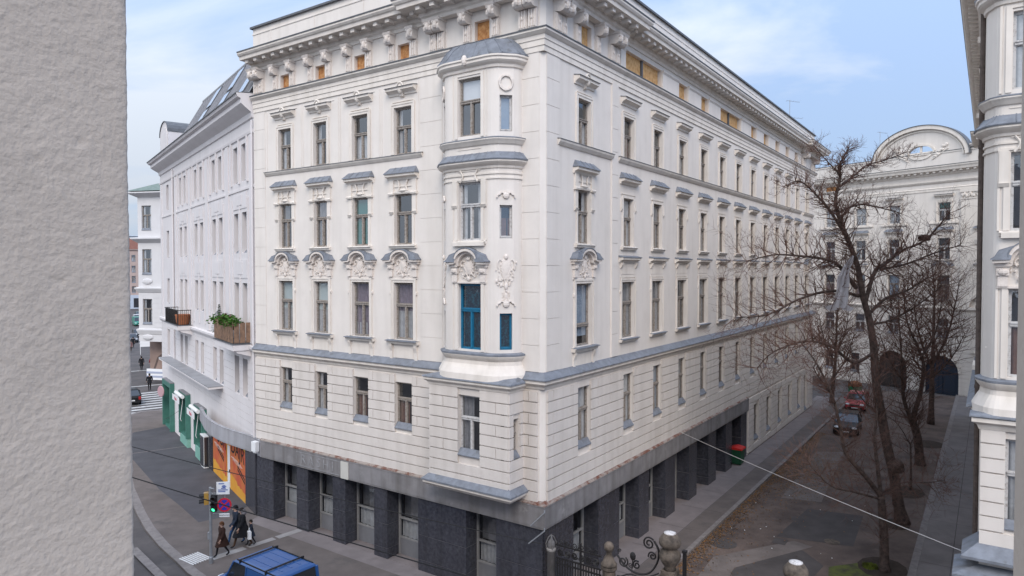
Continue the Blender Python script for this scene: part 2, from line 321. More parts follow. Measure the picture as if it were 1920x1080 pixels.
# ------------------------------------------------------------------ window library (shared meshes; local x right, y inward, z up, origin at middle of the sill line on the wall plane)
CACHE = {}
def cached(key, fn):
    if key not in CACHE: CACHE[key] = fn()
    return CACHE[key]
def m_frame(w, h, tr, mats, y=0.135, mull=True):
    def f():
        b = MB(); a = w/2; t = 0.05
        b.box(-a, -a+t, y, y+.09, 0, h); b.box(a-t, a, y, y+.09, 0, h); b.box(-a+t, a-t, y, y+.09, h-t, h); b.box(-a+t, a-t, y, y+.09, 0, t)
        zt = h*tr; b.box(-a+t, a-t, y-.035, y+.09, zt-.055, zt+.055); b.box(-a+t, a-t, y-.06, y-.036, zt+.02, zt+.05)
        if mull: b.box(-.04, .04, y-.025, y+.085, t, zt-.055)
        s = .028
        cells = [(-a+t, a-t, zt+.055, h-t)] + ([(-a+t, -.04, t, zt-.055), (.04, a-t, t, zt-.055)] if mull else [(-a+t, a-t, t, zt-.055)])
        for x0, x1, z0, z1 in cells:
            b.box(x0, x0+s, y+.012, y+.07, z0, z1); b.box(x1-s, x1, y+.012, y+.07, z0, z1); b.box(x0+s, x1-s, y+.012, y+.07, z0, z0+s); b.box(x0+s, x1-s, y+.012, y+.07, z1-s, z1)
        return b.mesh("window", mats)
    return cached(('frame', w, h, tr, mats.name, mull), f)
def m_pane(w, h, tr, var, mull=True, y=0.18):
    def f():
        b = MB(); rr = random.Random(var*17+3); a = w/2-.06; zt = h*tr
        cells = [(-a, a, zt+.065, h-.065)] + ([(-a, -.05, .07, zt-.07), (.05, a, .07, zt-.07)] if mull else [(-a, a, .09, zt-.08)])
        for x0, x1, z0, z1 in cells:
            t1, t2 = rr.uniform(-.02, .02), rr.uniform(-.012, .012)
            b.poly(((x0, y-t1, z0), (x1, y+t1, z0), (x1, y+t1+t2, z1), (x0, y-t1+t2, z1)))
        return b.mesh("pane", GLASS)
    return cached(('pane', w, h, tr, var, mull), f)
def m_curtain(x0, x1, z0, z1, m, folds, y=0.25):
    def f():
        b = MB(); n = max(2, int((x1-x0)*folds*6)) if folds else 1; prev = None
        for k in range(n+1):
            x = x0+(x1-x0)*k/n; yy = y+(.035*math.sin((x-x0)*folds*2*math.pi) if folds else 0)
            c = (b.P((x, yy, z0)), b.P((x, yy, z1)))
            if prev: b.face((prev[0], c[0], c[1], prev[1]))
            prev = c
        return b.mesh("curtain" if folds else "blind", m, smooth=bool(folds))
    return cached(('curt', x0, x1, z0, z1, m.name, folds), f)
def m_sill(w, d, th, apron, lead):
    def f():
        b = MB(); a = w/2; b.m = 0
        b.prism(-a, a, [(.02, -.005), (-d, -.04), (-d, -.07), (-d*.75, -.075), (-d*.6, -th), (.02, -th)])
        if lead: b.m = 1; b.prism(-a-.012, a+.012, [(.2, .012), (-d-.015, -.035), (-d-.015, -.062), (-d-.003, -.062), (-d-.003, -.04), (.2, .006)])
        b.m = 0
        if apron:
            for sx in (-1, 1):
                x = sx*(a-.17); b.prism(x-.075, x+.075, [(.02, -th), (-.13, -th), (-.12, -th-.12), (-.05, -apron*.6), (-.045, -apron), (.02, -apron)])
            b.box(-a+.35, a-.35, -.018, .02, -apron+.06, -th-.1)
        return b.mesh("sill", [PLB, LEAD])
    return cached(('sill', w, d, th, apron, lead), f)
def m_sill_lead(w):
    def f():
        b = MB(); a = w/2; b.prism(-a+.003, a-.003, [(.128, .20), (.10, .20), (-.075, -.03), (-.075, -.06), (.128, 0.0)]); return b.mesh("sill", LEAD)
    return cached(('sl', w), f)
def m_surround(w, h, bw, d, lines=True):
    def f():
        b = MB(); a = w/2
        for s in (-1, 1):
            x0, x1 = sorted((s*(a+.003), s*(a+bw))); b.box(x0, x1, -d, .02, 0, h+bw)
            if lines:
                x0, x1 = sorted((s*(a+bw*.62), s*(a+bw*1.0+.012))); b.box(x0, x1, -d-.022, .02, 0, h+bw*.62)
        b.box(-a-.003, a+.003, -d+.001, .02, h+.003, h+bw)
        if lines: b.box(-a-bw-.012, a+bw+.012, -d-.0225, .02, h+bw*.62, h+bw+.012)
        return b.mesh("surround", PLB)
    return cached(('sur', w, h, bw, d), f)
def relief(b, cx, cz, sx, sz, seed, y=-.05):
    """a rococo cartouche: oval shield, C-scrolls and leaf sprays in low relief"""
    rr = random.Random(seed)
    y += .015; b.blob((cx, y, cz+.05*sz), (.34*sx, .035, .40*sz), 14, 8); b.blob((cx, y-.02, cz+.06*sz), (.20*sx, .03, .25*sz), 12, 6)
    for s in (-1, 1):
        for (ox, oz, r, a0, a1) in ((.34, .22, .20, -60, 210), (.36, -.22, .24, 100, 380), (.20, -.46, .17, 60, 330)):
            pts = []
            for k in range(11):
                a = R(a0+(a1-a0)*k/10); q = r*(1-.055*k); pts.append((cx+s*(ox+q*math.cos(a))*sx, y-.02, cz+(oz+q*math.sin(a))*sz))
            b.tube(pts, [.024*min(sx, 1)+.007*math.sin(k*.6) for k in range(11)], 6)
        for k in range(11):
            x = cx+s*(rr.uniform(.2, .66))*sx; z = cz+rr.uniform(-.58, .38)*sz
            b.blob((x, y-.005, z), (rr.uniform(.03, .075)*sx, .03, rr.uniform(.03, .085)*sz), 6, 4)
    b.blob((cx, y-.03, cz+.47*sz), (.13*sx, .06, .10*sz), 8, 5); b.blob((cx, y-.02, cz-.56*sz), (.11*sx, .05, .13*sz), 8, 5)
def m_hood5(w, h, key):
    def f():
        b = MB(); a = w/2+.3; z = h+.50
        b.prism(-a, a, [(.02, z), (-.05, z), (-.07, z+.08), (-.2, z+.16), (-.26, z+.18), (-.26, z+.27), (-.29, z+.29), (.02, z+.335)])
        b.prism(-a+.22, a-.22, [(.02, h+.22), (-.05, h+.22), (-.05, h+.25), (.02, h+.25)])
        if key:
            b.tube([(-.24+.05*math.cos(q), -.12, 0) for q in ()], .03) if False else None
            pts = [(.2*math.cos(R(180-18*k)), -.2, z+.25+.24*math.sin(R(180-18*k))) for k in range(11)]
            b.tube(pts, .045, 6); b.blob((0, -.17, z+.22), (.13, .11, .2), 8, 6)
            b.prism(-.09, .09, [(.02, z-.12), (-.11, z-.06), (-.16, z+.12), (.02, z+.12)])
        b.m = 1; b.prism(-a-.02, a+.02, [(.02, z+.365), (-.31, z+.305), (-.31, z+.285), (-.295, z+.285), (.02, z+.337)])
        return b.mesh("hood", [PLB, LEADD])
    return cached(('h5', w, h, key), f)
def m_hood4(w, h, rich):
    def f():
        b = MB(); a = w/2+.36; z = h+.63
        b.prism(-a, a, [(.02, z-.03), (-.06, z-.03), (-.09, z+.05), (-.25, z+.10), (-.25, z+.19), (-.28, z+.2), (.02, z+.2)])
        if rich:
            for s in (-1, 1):
                x = s*(w/2+.15)
                b.box(x-.12, x+.12, -.07, .02, h+.06, z-.03); b.prism(x-.16, x+.16, [(.02, h-.04), (-.12, h-.04), (-.14, h+.03), (-.08, h+.08), (.02, h+.08)])
                b.box(x-.10, x+.10, -.05, .02, h-.75, h-.04); b.prism(x-.12, x+.12, [(.02, h-.86), (-.04, h-.86), (-.1, h-.75), (.02, h-.72)])
            b.box(-w/2-.05, w/2+.05, -.035, .02, h+.30, h+.345); b.box(-w/2-.03, w/2+.03, -.05, .02, h+.04, h+.11)
            for s in (-1, 1):
                b.tube([(s*(.30-.1*math.sin(k*.35)), -.045, h+.6-.06*k) for k in range(9)], .035, 5)
            b.blob((0, -.05, h+.14), (.22, .07, .06), 8, 4)
        else:
            b.box(-a+.16, a-.16, -.035, .02, h+.16, h+.21)
            for s in (-1, 1):
                x = s*(w/2+.2); b.prism(x-.07, x+.07, [(.02, h-.6), (-.03, h-.6), (-.07, h-.5), (-.05, h-.05), (.02, h-.05)])
        return b.mesh("hood", PLB)
    return cached(('h4', w, h, rich), f)
def m_flash4(w, h):
    def f():
        b = MB(); a = w/2+.39; z = h+.835
        b.loft([[(-a, .02, z), (-a, -.31, z), (a, -.31, z), (a, .02, z)], [(-a, .02, z+.03), (-a, -.30, z+.03), (a, -.30, z+.03), (a, .02, z+.03)],
                [(-a+.16, .02, z+.30), (-a+.16, -.05, z+.28), (a-.16, -.05, z+.28), (a-.16, .02, z+.30)]])
        for x in (-a*.45, 0, a*.45): b.tube([(x, -.305, z+.035), (x*.93, -.055, z+.29)], .012, 4)
        return b.mesh("lead_roof", LEAD)
    return cached(('f4', w, h), f)
def arch_path(hw, r, z0, rise):
    p = [(-hw, z0), (-hw*.9, z0), (-r-.05, z0+.015)]
    for k in range(13):
        a = math.pi*(1-k/12); p.append((r*math.cos(a), z0+.06+rise*math.sin(a)))
    return p+[(r+.05, z0+.015), (hw*.9, z0), (hw, z0)]
def band(b, path, th, y0, y1):
    n = len(path); rings = []
    for k in range(n):
        p, q = Vector(path[max(k-1, 0)]), Vector(path[min(k+1, n-1)]); t = (q-p).normalized(); nn = Vector((-t.y, t.x))
        x, z = path[k]; rings.append([(x, y0, z), (x, y1, z), (x+nn.x*th, y1, z+nn.y*th), (x+nn.x*th, y0, z+nn.y*th)])
    b.loft(rings)
def m_hood3(w, h):
    def f():
        b = MB(); hw = w/2+.38; z = h+.78; r = w*.40
        band(b, arch_path(hw, r, z, .38), .10, .02, -.16); band(b, arch_path(hw+.05, r+.06, z+.10, .36), .09, .02, -.28)
        b.box(-w/2-.26, w/2+.26, -.04, .02, h+.165, h+.24); b.box(-w/2-.1, w/2+.1, -.03, .02, h+.25, z)
        for s in (-1, 1):
            x = s*(w/2+.14); b.box(x-.15, x+.15, -.13, .02, z-.20, z); b.box(x-.11, x+.11, -.10, .02, h+.25, z-.2)
            b.blob((x, -.13, z-.12), (.13, .06, .09), 8, 5); b.tube([(x-.1, -.14, z-.05), (x+.1, -.14, z-.05)], .04, 6)
            xx = s*(w/2+.2); b.prism(xx-.03, xx+.03, [(.02, h-.55), (-.07, h-.5), (-.07, h-.42), (.02, h-.35)])
        relief(b, 0, z-.08, .62, .72, 5, -.06)
        return b.mesh("hood", ORN)
    return cached(('h3', w, h), f)
def m_flash3(w, h):
    def f():
        b = MB(); hw = w/2+.47; z = h+.985; r = w*.40+.10
        band(b, [(x, zz) for x, zz in arch_path(w/2+.2, r, z-.01, .37)][2:-2], .03, .02, -.30)
        for s in (-1, 1):
            ring = lambda x, y1, zz: [(s*x, .02, zz), (s*x, y1, zz), (s*x, y1, zz+.03), (s*x, .02, zz+.035)]
            rs = [ring(hw, -.33, z-.02), ring(hw-.1, -.31, z+.05), ring(hw-.2, -.26, z+.20), ring(r-.1, -.22, z+.30)]
            b.loft(rs if s > 0 else rs)
            b.poly([(s*hw, -.33, z-.02), (s*(hw-.1), -.31, z+.05), (s*(hw-.2), -.26, z+.20), (s*(r-.1), -.22, z+.30), (s*(r+.02), -.30, z-.02)])
        return b.mesh("lead_roof", LEAD)
    return cached(('f3', w, h), f)
def m_hood3flat(w, h):
    def f():
        b = MB(); a = w/2+.32; z = h+.95; b.m = 0
        b.prism(-a, a, [(.02, z-.08), (-.05, z-.08), (-.08, z+.0), (-.23, z+.05), (-.23, z+.14), (.02, z+.15)])
        b.box(-a+.12, a-.12, -.03, .02, h+.20, h+.26); b.box(-a+.22, a-.22, -.02, .02, h+.34, z-.14)
        for s in (-1, 1):
            x = s*(w/2+.12); b.prism(x-.07, x+.07, [(.02, z-.34), (-.04, z-.34), (-.12, z-.2), (-.15, z-.08), (.02, z-.08)])
            x = s*(w/2+.12); b.box(x-.06, x+.06, -.035, .02, h+.14, h+.20)
            x = s*(w/2+.2); b.prism(x-.03, x+.03, [(.02, h-.5), (-.06, h-.45), (-.06, h-.38), (.02, h-.32)])
        b.m = 1; b.prism(-a-.02, a+.02, [(.02, z+.24), (-.26, z+.165), (-.26, z+.13), (-.233, z+.13), (-.233, z+.145), (.02, z+.152)])
        return b.mesh("hood", [PLB, LEAD])
    return cached(('h3f', w, h), f)

VAR = [0]
INT = {   # what hangs behind the glass: list of (x0f, x1f, z0f, z1f, material, folds)
 'dark': [], 'net': [(-.5, .5, 0, 1, CURT, 5)], 'grey': [(-.5, .5, 0, 1, CURTG, 5)], 'sides': [(-.5, -.24, 0, 1, CURT, 6), (.22, .5, 0, 1, CURT, 6)],
 'half': [(-.5, .5, 0, .6, CURT, 5)], 'left': [(-.5, 0.05, 0, 1, CURTG, 5)], 'blind': [(-.5, .5, .45, 1, BLIND, 0), (-.5, .5, 0, .45, CURT, 5)], 'whiteblind': [(-.5, .5, .62, 1, BLINDW, 0)],
 'green': [(-.5, .5, 0, 1, GREENB, 0)], 'greentop': [(-.5, .5, .72, 1, GREENB, 0)], 'mauve': [(-.5, .5, .5, 1, CURTP, 5), (-.5, .5, 0, .5, CURT, 5)], 'mauve2': [(-.5, .5, 0, 1, CURTP, 5), (-.5, .5, 0, .25, CURT, 0)],
 'brown': [(-.5, .1, 0, .62, CURTB, 5), (.2, .5, 0, .62, CURTB, 5)], 'blue': [(-.5, .5, 0, 1, BLUEC, 2)], 'pale': [(-.5, .5, 0, 1, SKYC, 0)], 'bluegrey': [(-.5, .5, .15, 1, SKYC, 4)],
}
def window(root, o, rz, x, z, w, h, style, inside='dark', tr=.6, frame=None, mull=True, y=0.0):
    """one window as a part of its building, its pane, curtain, sill, hood ... as sub-parts; o, rz: the facade's frame"""
    c, s = math.cos(rz), math.sin(rz)
    base = Vector(root.location)
    loc = Vector((o[0]+c*x-s*y, o[1]+s*x+c*y, z)) - base
    VAR[0] += 1
    p = link("window", m_frame(w, h, tr, frame or WOOD, mull=mull), root, loc, rz)
    link("pane", m_pane(w, h, tr, VAR[0] % 9, mull), p)
    for a, b, c0, c1, m, fo in INT[inside]:
        link("curtain" if fo else "blind", m_curtain(round(a*w, 3), round(b*w, 3), round(c0*h, 3), round(c1*h, 3), m, fo), p)
    if style == 'r5': link("surround", m_surround(w, h, .17, .045), p); link("hood", m_hood5(w, h, False), p)
    if style == 'r5k': link("surround", m_surround(w, h, .17, .045), p); link("hood", m_hood5(w, h, True), p)
    if style in ('r4', 'r4p'):
        link("surround", m_surround(w, h, .12, .035, False), p); link("hood", m_hood4(w, h, style == 'r4'), p); link("lead_roof", m_flash4(w, h), p); link("sill", m_sill(w+.5, .17, .16, 0, False), p)
    if style == 'r3': link("surround", m_surround(w, h, .16, .04), p); link("hood", m_hood3(w, h), p); link("lead_roof", m_flash3(w, h), p); link("sill", m_sill(w+.66, .24, .18, .85, True), p)
    if style == 'r3f': link("surround", m_surround(w, h, .14, .035), p); link("hood", m_hood3flat(w, h), p); link("sill", m_sill(w+.5, .2, .16, 0, True), p)
    if style == 'r2': link("sill", m_sill_lead(w), p)
    if style == 'r4b': link("sill", m_sill(w+.5, .10, .14, 0, False), p)
    return p

# ------------------------------------------------------------------ the oriel (bay window tower) used on the corner house and on its twin
def oriel(root, o, rz, cx, hf, sw, dep, side=True, wx=0.535, insides=('dark', 'dark', 'blue'), lead=True):
    def arc(t): return (cx-hf-sw*math.cos(R(t)), -dep*math.sin(R(t)))
    L_ = [arc(t) for t in (0, 13, 27, 63, 72, 81, 90)]
    plan = L_ + [(2*cx-x, y) for x, y in L_[::-1]]
    base = Vector(root.location); oo = Vector((o[0], o[1], 0)) - base
    rows = [(17.80, 19.97, 'dark'), (13.87, 16.07, 'dark'), (9.74, 12.23, 'blue')]
    stop = [19.18, 15.15, 11.15]
    b = MB()
    for k in range(len(plan)-1):
        p0, p1 = Vector(plan[k]), Vector(plan[k+1]); ln = (p1-p0).length; ang = math.atan2(p1.y-p0.y, p1.x-p0.x)
        b.M = Matrix.Translation((p0.x, p0.y, 0)) @ Matrix.Rotation(ang, 4, 'Z'); holes = []
        if k == 6: holes = [(cx-wx-p0.x, cx+wx-p0.x, r[0], r[1]) for r in rows]
        if side and k in (2, 10): holes = [(ln/2-.235, ln/2+.235, rows[j][0]+.05, stop[j]) for j in range(3)]
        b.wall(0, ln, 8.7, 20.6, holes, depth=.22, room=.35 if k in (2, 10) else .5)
        for j, hh in enumerate(holes):
            ox, oy = p0.x+math.cos(ang)*(hh[0]+hh[1])/2, p0.y+math.sin(ang)*(hh[0]+hh[1])/2
            ww, hz = round(hh[1]-hh[0], 3), round(hh[3]-hh[2], 3)
            W = Matrix.Rotation(rz, 4, 'Z') @ Vector((ox, oy, 0)) + Vector((o[0], o[1], 0))
            if k == 6:
                window(root, (W.x, W.y), rz+ang, 0, hh[2], ww, hz, ('r5b', 'r4b', 'r3b')[j], insides[j], tr=.60 if j < 2 else .6, frame=(WOOD, WOODW, BLUEF)[j] if insides[2] == 'blue' else WOODW)
            else:
                window(root, (W.x, W.y), rz+ang, 0, hh[2], ww, hz, 'none', (('pale', 'brown', 'blue') if insides[2] == 'blue' else ('net',)*3)[j], tr=.02, frame=WOODW if j < 2 else BLUEF, mull=False)
    b.M = None
    part = link("oriel", b.mesh("oriel", [PLA, DARKROOM]), root, oo, rz)
    t = MB()
    t.sweep(plan, [(0, 20.18), (.06, 20.2), (.08, 20.3), (.18, 20.36), (.24, 20.42), (.24, 20.5), (.29, 20.54), (.29, 20.6), (0, 20.6)])
    t.sweep(plan, [(0, 17.38), (.05, 17.4), (.12, 17.5), (.17, 17.56), (.17, 17.62), (0, 17.68)])
    t.sweep(plan, [(0, 16.50), (.05, 16.52), (.07, 16.6), (.18, 16.68), (.24, 16.74), (.24, 16.80), (0, 16.80)])
    for z in (16.30, 16.12): t.sweep(plan, [(0, z), (.04, z), (.04, z+.06), (0, z+.06)])
    t.sweep(plan, [(0, 9.35), (.03, 9.36), (.1, 9.45), (.14, 9.52), (.14, 9.60), (0, 9.66)])
    t.sweep(plan, [(0, 8.62), (.24, 8.62), (.22, 8.85), (.12, 9.05), (.03, 9.2), (.012, 9.35), (0, 9.35)])
    y = -dep
    for z0, z1 in ((17.72, 20.05), (13.87, 16.1), (9.7, 12.9)):
        for s in (-1, 1):
            x0, x1 = sorted((cx+s*(wx+.02), cx+s*(wx+.16))); t.box(x0, x1, y-.035, y+.05, z0, z1)
            x0, x1 = sorted((cx+s*(wx+.24), cx+s*(wx+.30))); t.box(x0, x1, y-.02, y+.05, z0, z1+.1)
    t.box(cx-wx-.16, cx+wx+.16, y-.036, y+.05, 20.05, 20.12); t.box(cx-wx, cx+wx, y-.025, y+.05, 16.86-.4, 16.9-.4)
    t.box(cx-.55, cx+.55, y-.02, y+.05, 16.95, 16.98); t.box(cx-.55, cx+.55, y-.02, y+.05, 17.28, 17.31)
    t.box(cx-wx-.2, cx+wx+.2, y-.13, y+.05, 13.66, 13.8)
    for s in (-1, 1):
        x = cx+s*(wx+.16); t.box(x-.11, x+.11, y-.055, y+.05, 15.2, 16.12); t.prism(x-.13, x+.13, [(y+.05, 15.1), (y-.05, 15.1), (y-.1, 15.2), (y+.05, 15.22)])
    for s in (-1, 1):
        t.tube([(cx+s*(.42-.12*math.sin(k*.4)), y-.04, 16.5-.055*k) for k in range(9)], .035, 5)
    link("moulding", t.mesh("moulding", PLB), part)
    # arched pediment over the lowest front window
    hb = MB(); ww, hh = 2*wx, 2.49
    hw = ww/2+.34; z = 12.23+.62; r = ww*.42; hb.M = Matrix.Translation((cx, y, 0))
    band(hb, arch_path(hw, r, z, .46), .11, .03, -.17); band(hb, arch_path(hw+.05, r+.06, z+.11, .44), .10, .03, -.30)
    for s in (-1, 1):
        x = s*(ww/2+.14); hb.box(x-.15, x+.15, -.13, .02, z-.24, z); hb.box(x-.12, x+.12, -.09, .02, 12.3, z-.24); hb.blob((x, -.13, z-.13), (.14, .07, .1), 8, 5)
    hb.box(-ww/2-.28, ww/2+.28, -.06, .02, 12.25, 12.31); relief(hb, 0, z-.02, .72, .72, 8, -.06)
    hb.M = None
    hb.M = None; link("pediment", hb.mesh("pediment", ORN), part); hb = MB()
    for s in ((-1, 1) if side else ()):       # reliefs on the rounded sides
        p0, p1 = Vector(plan[2 if s < 0 else 10]), Vector(plan[3 if s < 0 else 11]); q = (p0+p1)/2; ang = math.atan2(p1.y-p0.y, p1.x-p0.x)
        hb.M = Matrix.Translation((q.x, q.y, 0)) @ Matrix.Rotation(ang, 4, 'Z')
        relief(hb, 0, 12.75, .62, 1.05, 21, -.03); relief(hb, 0, 11.75, .22, .5, 23, -.02)
        for zz in (11.42, 15.42):
            hb.tube([(.34*math.cos(R(180-15*k)), -.04, zz+(.22 if k % 2 == 0 else .16)*math.sin(R(180-15*k))) for k in range(13)], .035, 5); hb.blob((0, -.04, zz+.08), (.13, .06, .13), 8, 5)
        pts = [(.24*math.cos(R(24*k)), -.035, 19.62+.27*math.sin(R(24*k))) for k in range(16)]; hb.tube(pts, [.04+.015*(k % 2) for k in range(16)], 5, False)
        link("stucco_relief", hb.mesh("stucco_relief", ORN), part); hb = MB()
    hb.M = None
    hb.blob((cx-.05, y-.24, 20.56), (.12, .1, .2), 8, 6)
    link("keystone_mask", hb.mesh("keystone_mask", ORN), part)
    rf = MB()
    mid = Vector((cx, -dep*.30))
    def off(d, zf): return [(q.x, q.y, zf) for q in [Vector(p)+(Vector(p)-mid).normalized()*d for p in plan]]
    def shr(f_, zf): return [((p[0]-cx)*f_+cx, p[1]*f_+.0, zf) for p in plan]
    rings = [off(.30, 20.602), off(.31, 20.64), off(.22, 20.72), off(.09, 20.90), off(-.06, 21.10), off(-.30, 21.30), shr(.46, 21.38)]
    rf.loft(rings)
    for k in range(1, len(plan)-1):
        if k in (4, 5, 8, 9): continue
        rf.tube([rings[i][k] for i in range(1, 7)], .028, 5)
    for q in (-.33, .33):
        rf.tube([(cx+hf*q*(1.0 if i < 6 else .52), rings[i][6][1], rings[i][6][2]) for i in range(1, 7)], .028, 5)
    link("lead_roof", rf.mesh("lead_roof", LEAD), part); rf = MB()
    rf.sweep(plan, [(0, 16.802), (.27, 16.802), (.28, 16.84), (.2, 16.92), (.06, 17.10), (0, 17.12)])
    for k in range(0, len(plan)): 
        p = Vector(plan[k]); n = (p-mid).normalized(); rf.tube([(p.x+n.x*.28, p.y+n.y*.28, 16.85), (p.x+n.x*.20, p.y+n.y*.20, 16.93), (p.x+n.x*.05, p.y+n.y*.05, 17.12)], .014, 4)
    for q in (-.6, -.2, .2, .6):
        rf.tube([(cx+hf*q, y-.28, 16.85), (cx+hf*q, y-.2, 16.93), (cx+hf*q, y-.05, 17.12)], .014, 4)
    link("lead_band", rf.mesh("lead_band", LEAD), part); rf = MB()
    rf.sweep(plan, [(0, 17.683), (.18, 17.63), (.18, 17.60), (.172, 17.60), (.172, 17.622), (0, 17.67)])
    link("lead_flashing", rf.mesh("lead_flashing", LEAD), part); rf = MB()
    rf.sweep(plan, [(0, 9.672), (.16, 9.62), (.16, 9.56), (.145, 9.56), (.145, 9.604), (0, 9.662)])
    link("lead_flashing", rf.mesh("lead_flashing", LEAD), part); rf = MB()
    rf.M = Matrix.Translation((cx, y, 0)); zz = 12.23+.62+.21
    band(rf, arch_path(ww/2+.2, r+.10, zz+.0, .45)[2:-2], .03, .02, -.32)
    for s in (-1, 1):
        H2 = hw+.10
        rf.loft([[(s*x, .0, q), (s*x, yy, q), (s*x, yy, q+.03), (s*x, .0, q+.035)] for x, yy, q in ((H2, -.36, zz-.01), (H2-.1, -.34, zz+.06), (H2-.2, -.29, zz+.24), (r-.02, -.24, zz+.36))])
        rf.poly([(s*H2, -.36, zz-.01), (s*(H2-.1), -.34, zz+.06), (s*(H2-.2), -.29, zz+.24), (s*(r-.02), -.24, zz+.36), (s*(r+.05), -.33, zz-.01)])
    rf.M = None
    link("pediment_roof", rf.mesh("pediment_roof", LEAD), part)
    return part

def courses(b, x0, x1, z0, n, hgt, holes, d=.07, gap=.042, y=0.0, joints=(), bond=True, zone=(5.6, 8.1)):
    """rusticated courses: slabs proud of the wall with real gaps between them"""
    for k in range(n):
        a, c = z0+k*hgt+gap/2, z0+(k+1)*hgt-gap/2; cuts = [(x0, x1)]
        for h in holes:
            if h[2] < c-.02 and h[3] > a+.02:
                nx = []
                for p, q in cuts:
                    if h[1] <= p or h[0] >= q: nx.append((p, q)); continue
                    if h[0] > p: nx.append((p, h[0]))
                    if h[1] < q: nx.append((h[1], q))
                cuts = nx
        if bond and k % 2 and zone[0] < (a+c)/2 < zone[1]:
            js = sorted(joints); nx = []
            for p, q in cuts:
                e = p
                for j in js:
                    if e+.15 < j < q-.15: nx.append((e, j-.013)); e = j+.013
                nx.append((e, q))
            cuts = nx
        for p, q in cuts: b.box(p, q, y-d, y+.01, a, c)
# ------------------------------------------------------------------ frames of the facades
ANG = R(35); C0 = Vector((1.152, 25.0, 0.0))
EA = Vector((math.cos(ANG), -math.sin(ANG), 0)); IA = Vector((math.sin(ANG), math.cos(ANG), 0))      # along A to the right, into the block
EB = IA.copy(); IB = Vector((-math.cos(ANG), math.sin(ANG), 0))
RZA, RZB = -ANG, R(90)-ANG
EL = Vector((.59, -.807, 0)).normalized(); RZL = math.atan2(EL.y, EL.x); IL = Vector((-EL.y, EL.x, 0))
CL = C0+EA*-17.48
def PA(x, d=0): q = EA*x-IA*d; return (q.x, q.y)            # plan points relative to the corner
def PB(x, d=0): q = EB*x-IB*d; return (q.x, q.y)
def CRN(d): q = -IA*d-IB*d; return (q.x, q.y)
def GA(x, d=0, z=0): q = C0+EA*x-IA*d; return (q.x, q.y, z)
def GB(x, d=0, z=0): q = C0+EB*x-IB*d; return (q.x, q.y, z)

# ------------------------------------------------------------------ ground
def sheet(name, pts, z, m, thick=None):
    b = MB()
    if thick: b.slab(pts, z-thick, z)
    else: b.poly([(x, y, z) for x, y in pts])
    return tag(link(name, b.mesh(name, m)), kind='structure')
sheet("ground", [(-900, -300), (900, -300), (900, 900), (-900, 900)], 0.0, ASPH)
xy = lambda p: (p[0], p[1])
# worn yard between the two corner houses, and patches in it
sheet("yard", [xy(GB(-6, 2.5)), xy(GB(-6, 10.8)), xy(GB(60, 10.8)), xy(GB(60, 2.5))], 0.004, YARD)
def patch(name, pts, m, z): return sheet(name, [xy(GB(x, d)) for x, d in pts], z, m)
patch("asphalt_patch", [(6.2, 5.6), (7.4, 4.6), (10.6, 4.9), (11.6, 6.6), (10.4, 7.7), (7.2, 7.4)], YARD2, .008)
patch("asphalt_patch", [(1.0, 5.6), (4.8, 5.6), (5.4, 8.0), (4.6, 9.2), (1.2, 8.6)], YARD2, .008)
patch("asphalt_patch", [(0.0, 3.9), (8.6, 3.5), (12.5, 6.0), (12.3, 6.9), (8.0, 4.6), (0.0, 5.3)], YARD3, .012)
patch("asphalt_patch", [(12.6, 5.2), (17.5, 5.6), (18.0, 8.2), (13.4, 8.4)], YARD2, .008)
patch("asphalt_patch", [(6.9, 7.6), (8.0, 7.4), (8.3, 8.2), (7.4, 8.6)], YARD3, .016)
patch("asphalt_patch", [(18.5, 4.0), (30, 3.6), (31, 5.2), (19, 6.0)], YARD3, .008)
patch("moss", [(8.0, 8.3), (10.4, 7.9), (11.6, 8.9), (10.8, 10.2), (8.2, 10.5), (6.3, 10.2), (6.6, 9.0)], MOSS, .020)
for (x, d, s) in ((4.6, 9.4, .9), (11.6, 9.8, 1.2), (23.6, 9.6, 1.2), (36.8, 9.9, 1.3), (17.6, 9.7, .8)):
    patch("tree_pit", [(x+s*math.cos(k*.5236), d+s*.8*math.sin(k*.5236)) for k in range(12)], EARTH, .024)
# pavement along the side facade, with its kerb
pv = [xy(GB(-4.9, 0)), xy(GB(-4.9, 2.36)), xy(GB(52, 2.36)), xy(GB(52, -9)), xy(GB(46.2, -9)), xy(GB(46.2, 0))]
sheet("pavement", [xy(GB(-4.9, -.6)), xy(GB(-4.9, 2.30)), xy(GB(52, 2.30)), xy(GB(52, -.6))], .12, PAVEC, .16)
sheet("pavement_outer_strip", [xy(GB(-4.9, 1.34)), xy(GB(-4.9, 2.30)), xy(GB(52, 2.30)), xy(GB(52, 1.34))], .1235, PAVE)
sheet("kerb", [xy(GB(-4.9, 2.304)), xy(GB(-4.9, 2.52)), xy(GB(52, 2.52)), xy(GB(52, 2.304))], .125, KERB, .16)
sheet("pavement_joint", [xy(GB(-4.9, 1.30)), xy(GB(-4.9, 1.33)), xy(GB(52, 1.33)), xy(GB(52, 1.30))], .124, YARD2)
for k in range(16): sheet("pavement_joint", [xy(GB(1.5+3.1*k, .0)), xy(GB(1.5+3.1*k, 2.28)), xy(GB(1.525+3.1*k, 2.28)), xy(GB(1.525+3.1*k, .0))], .1285, YARD2)
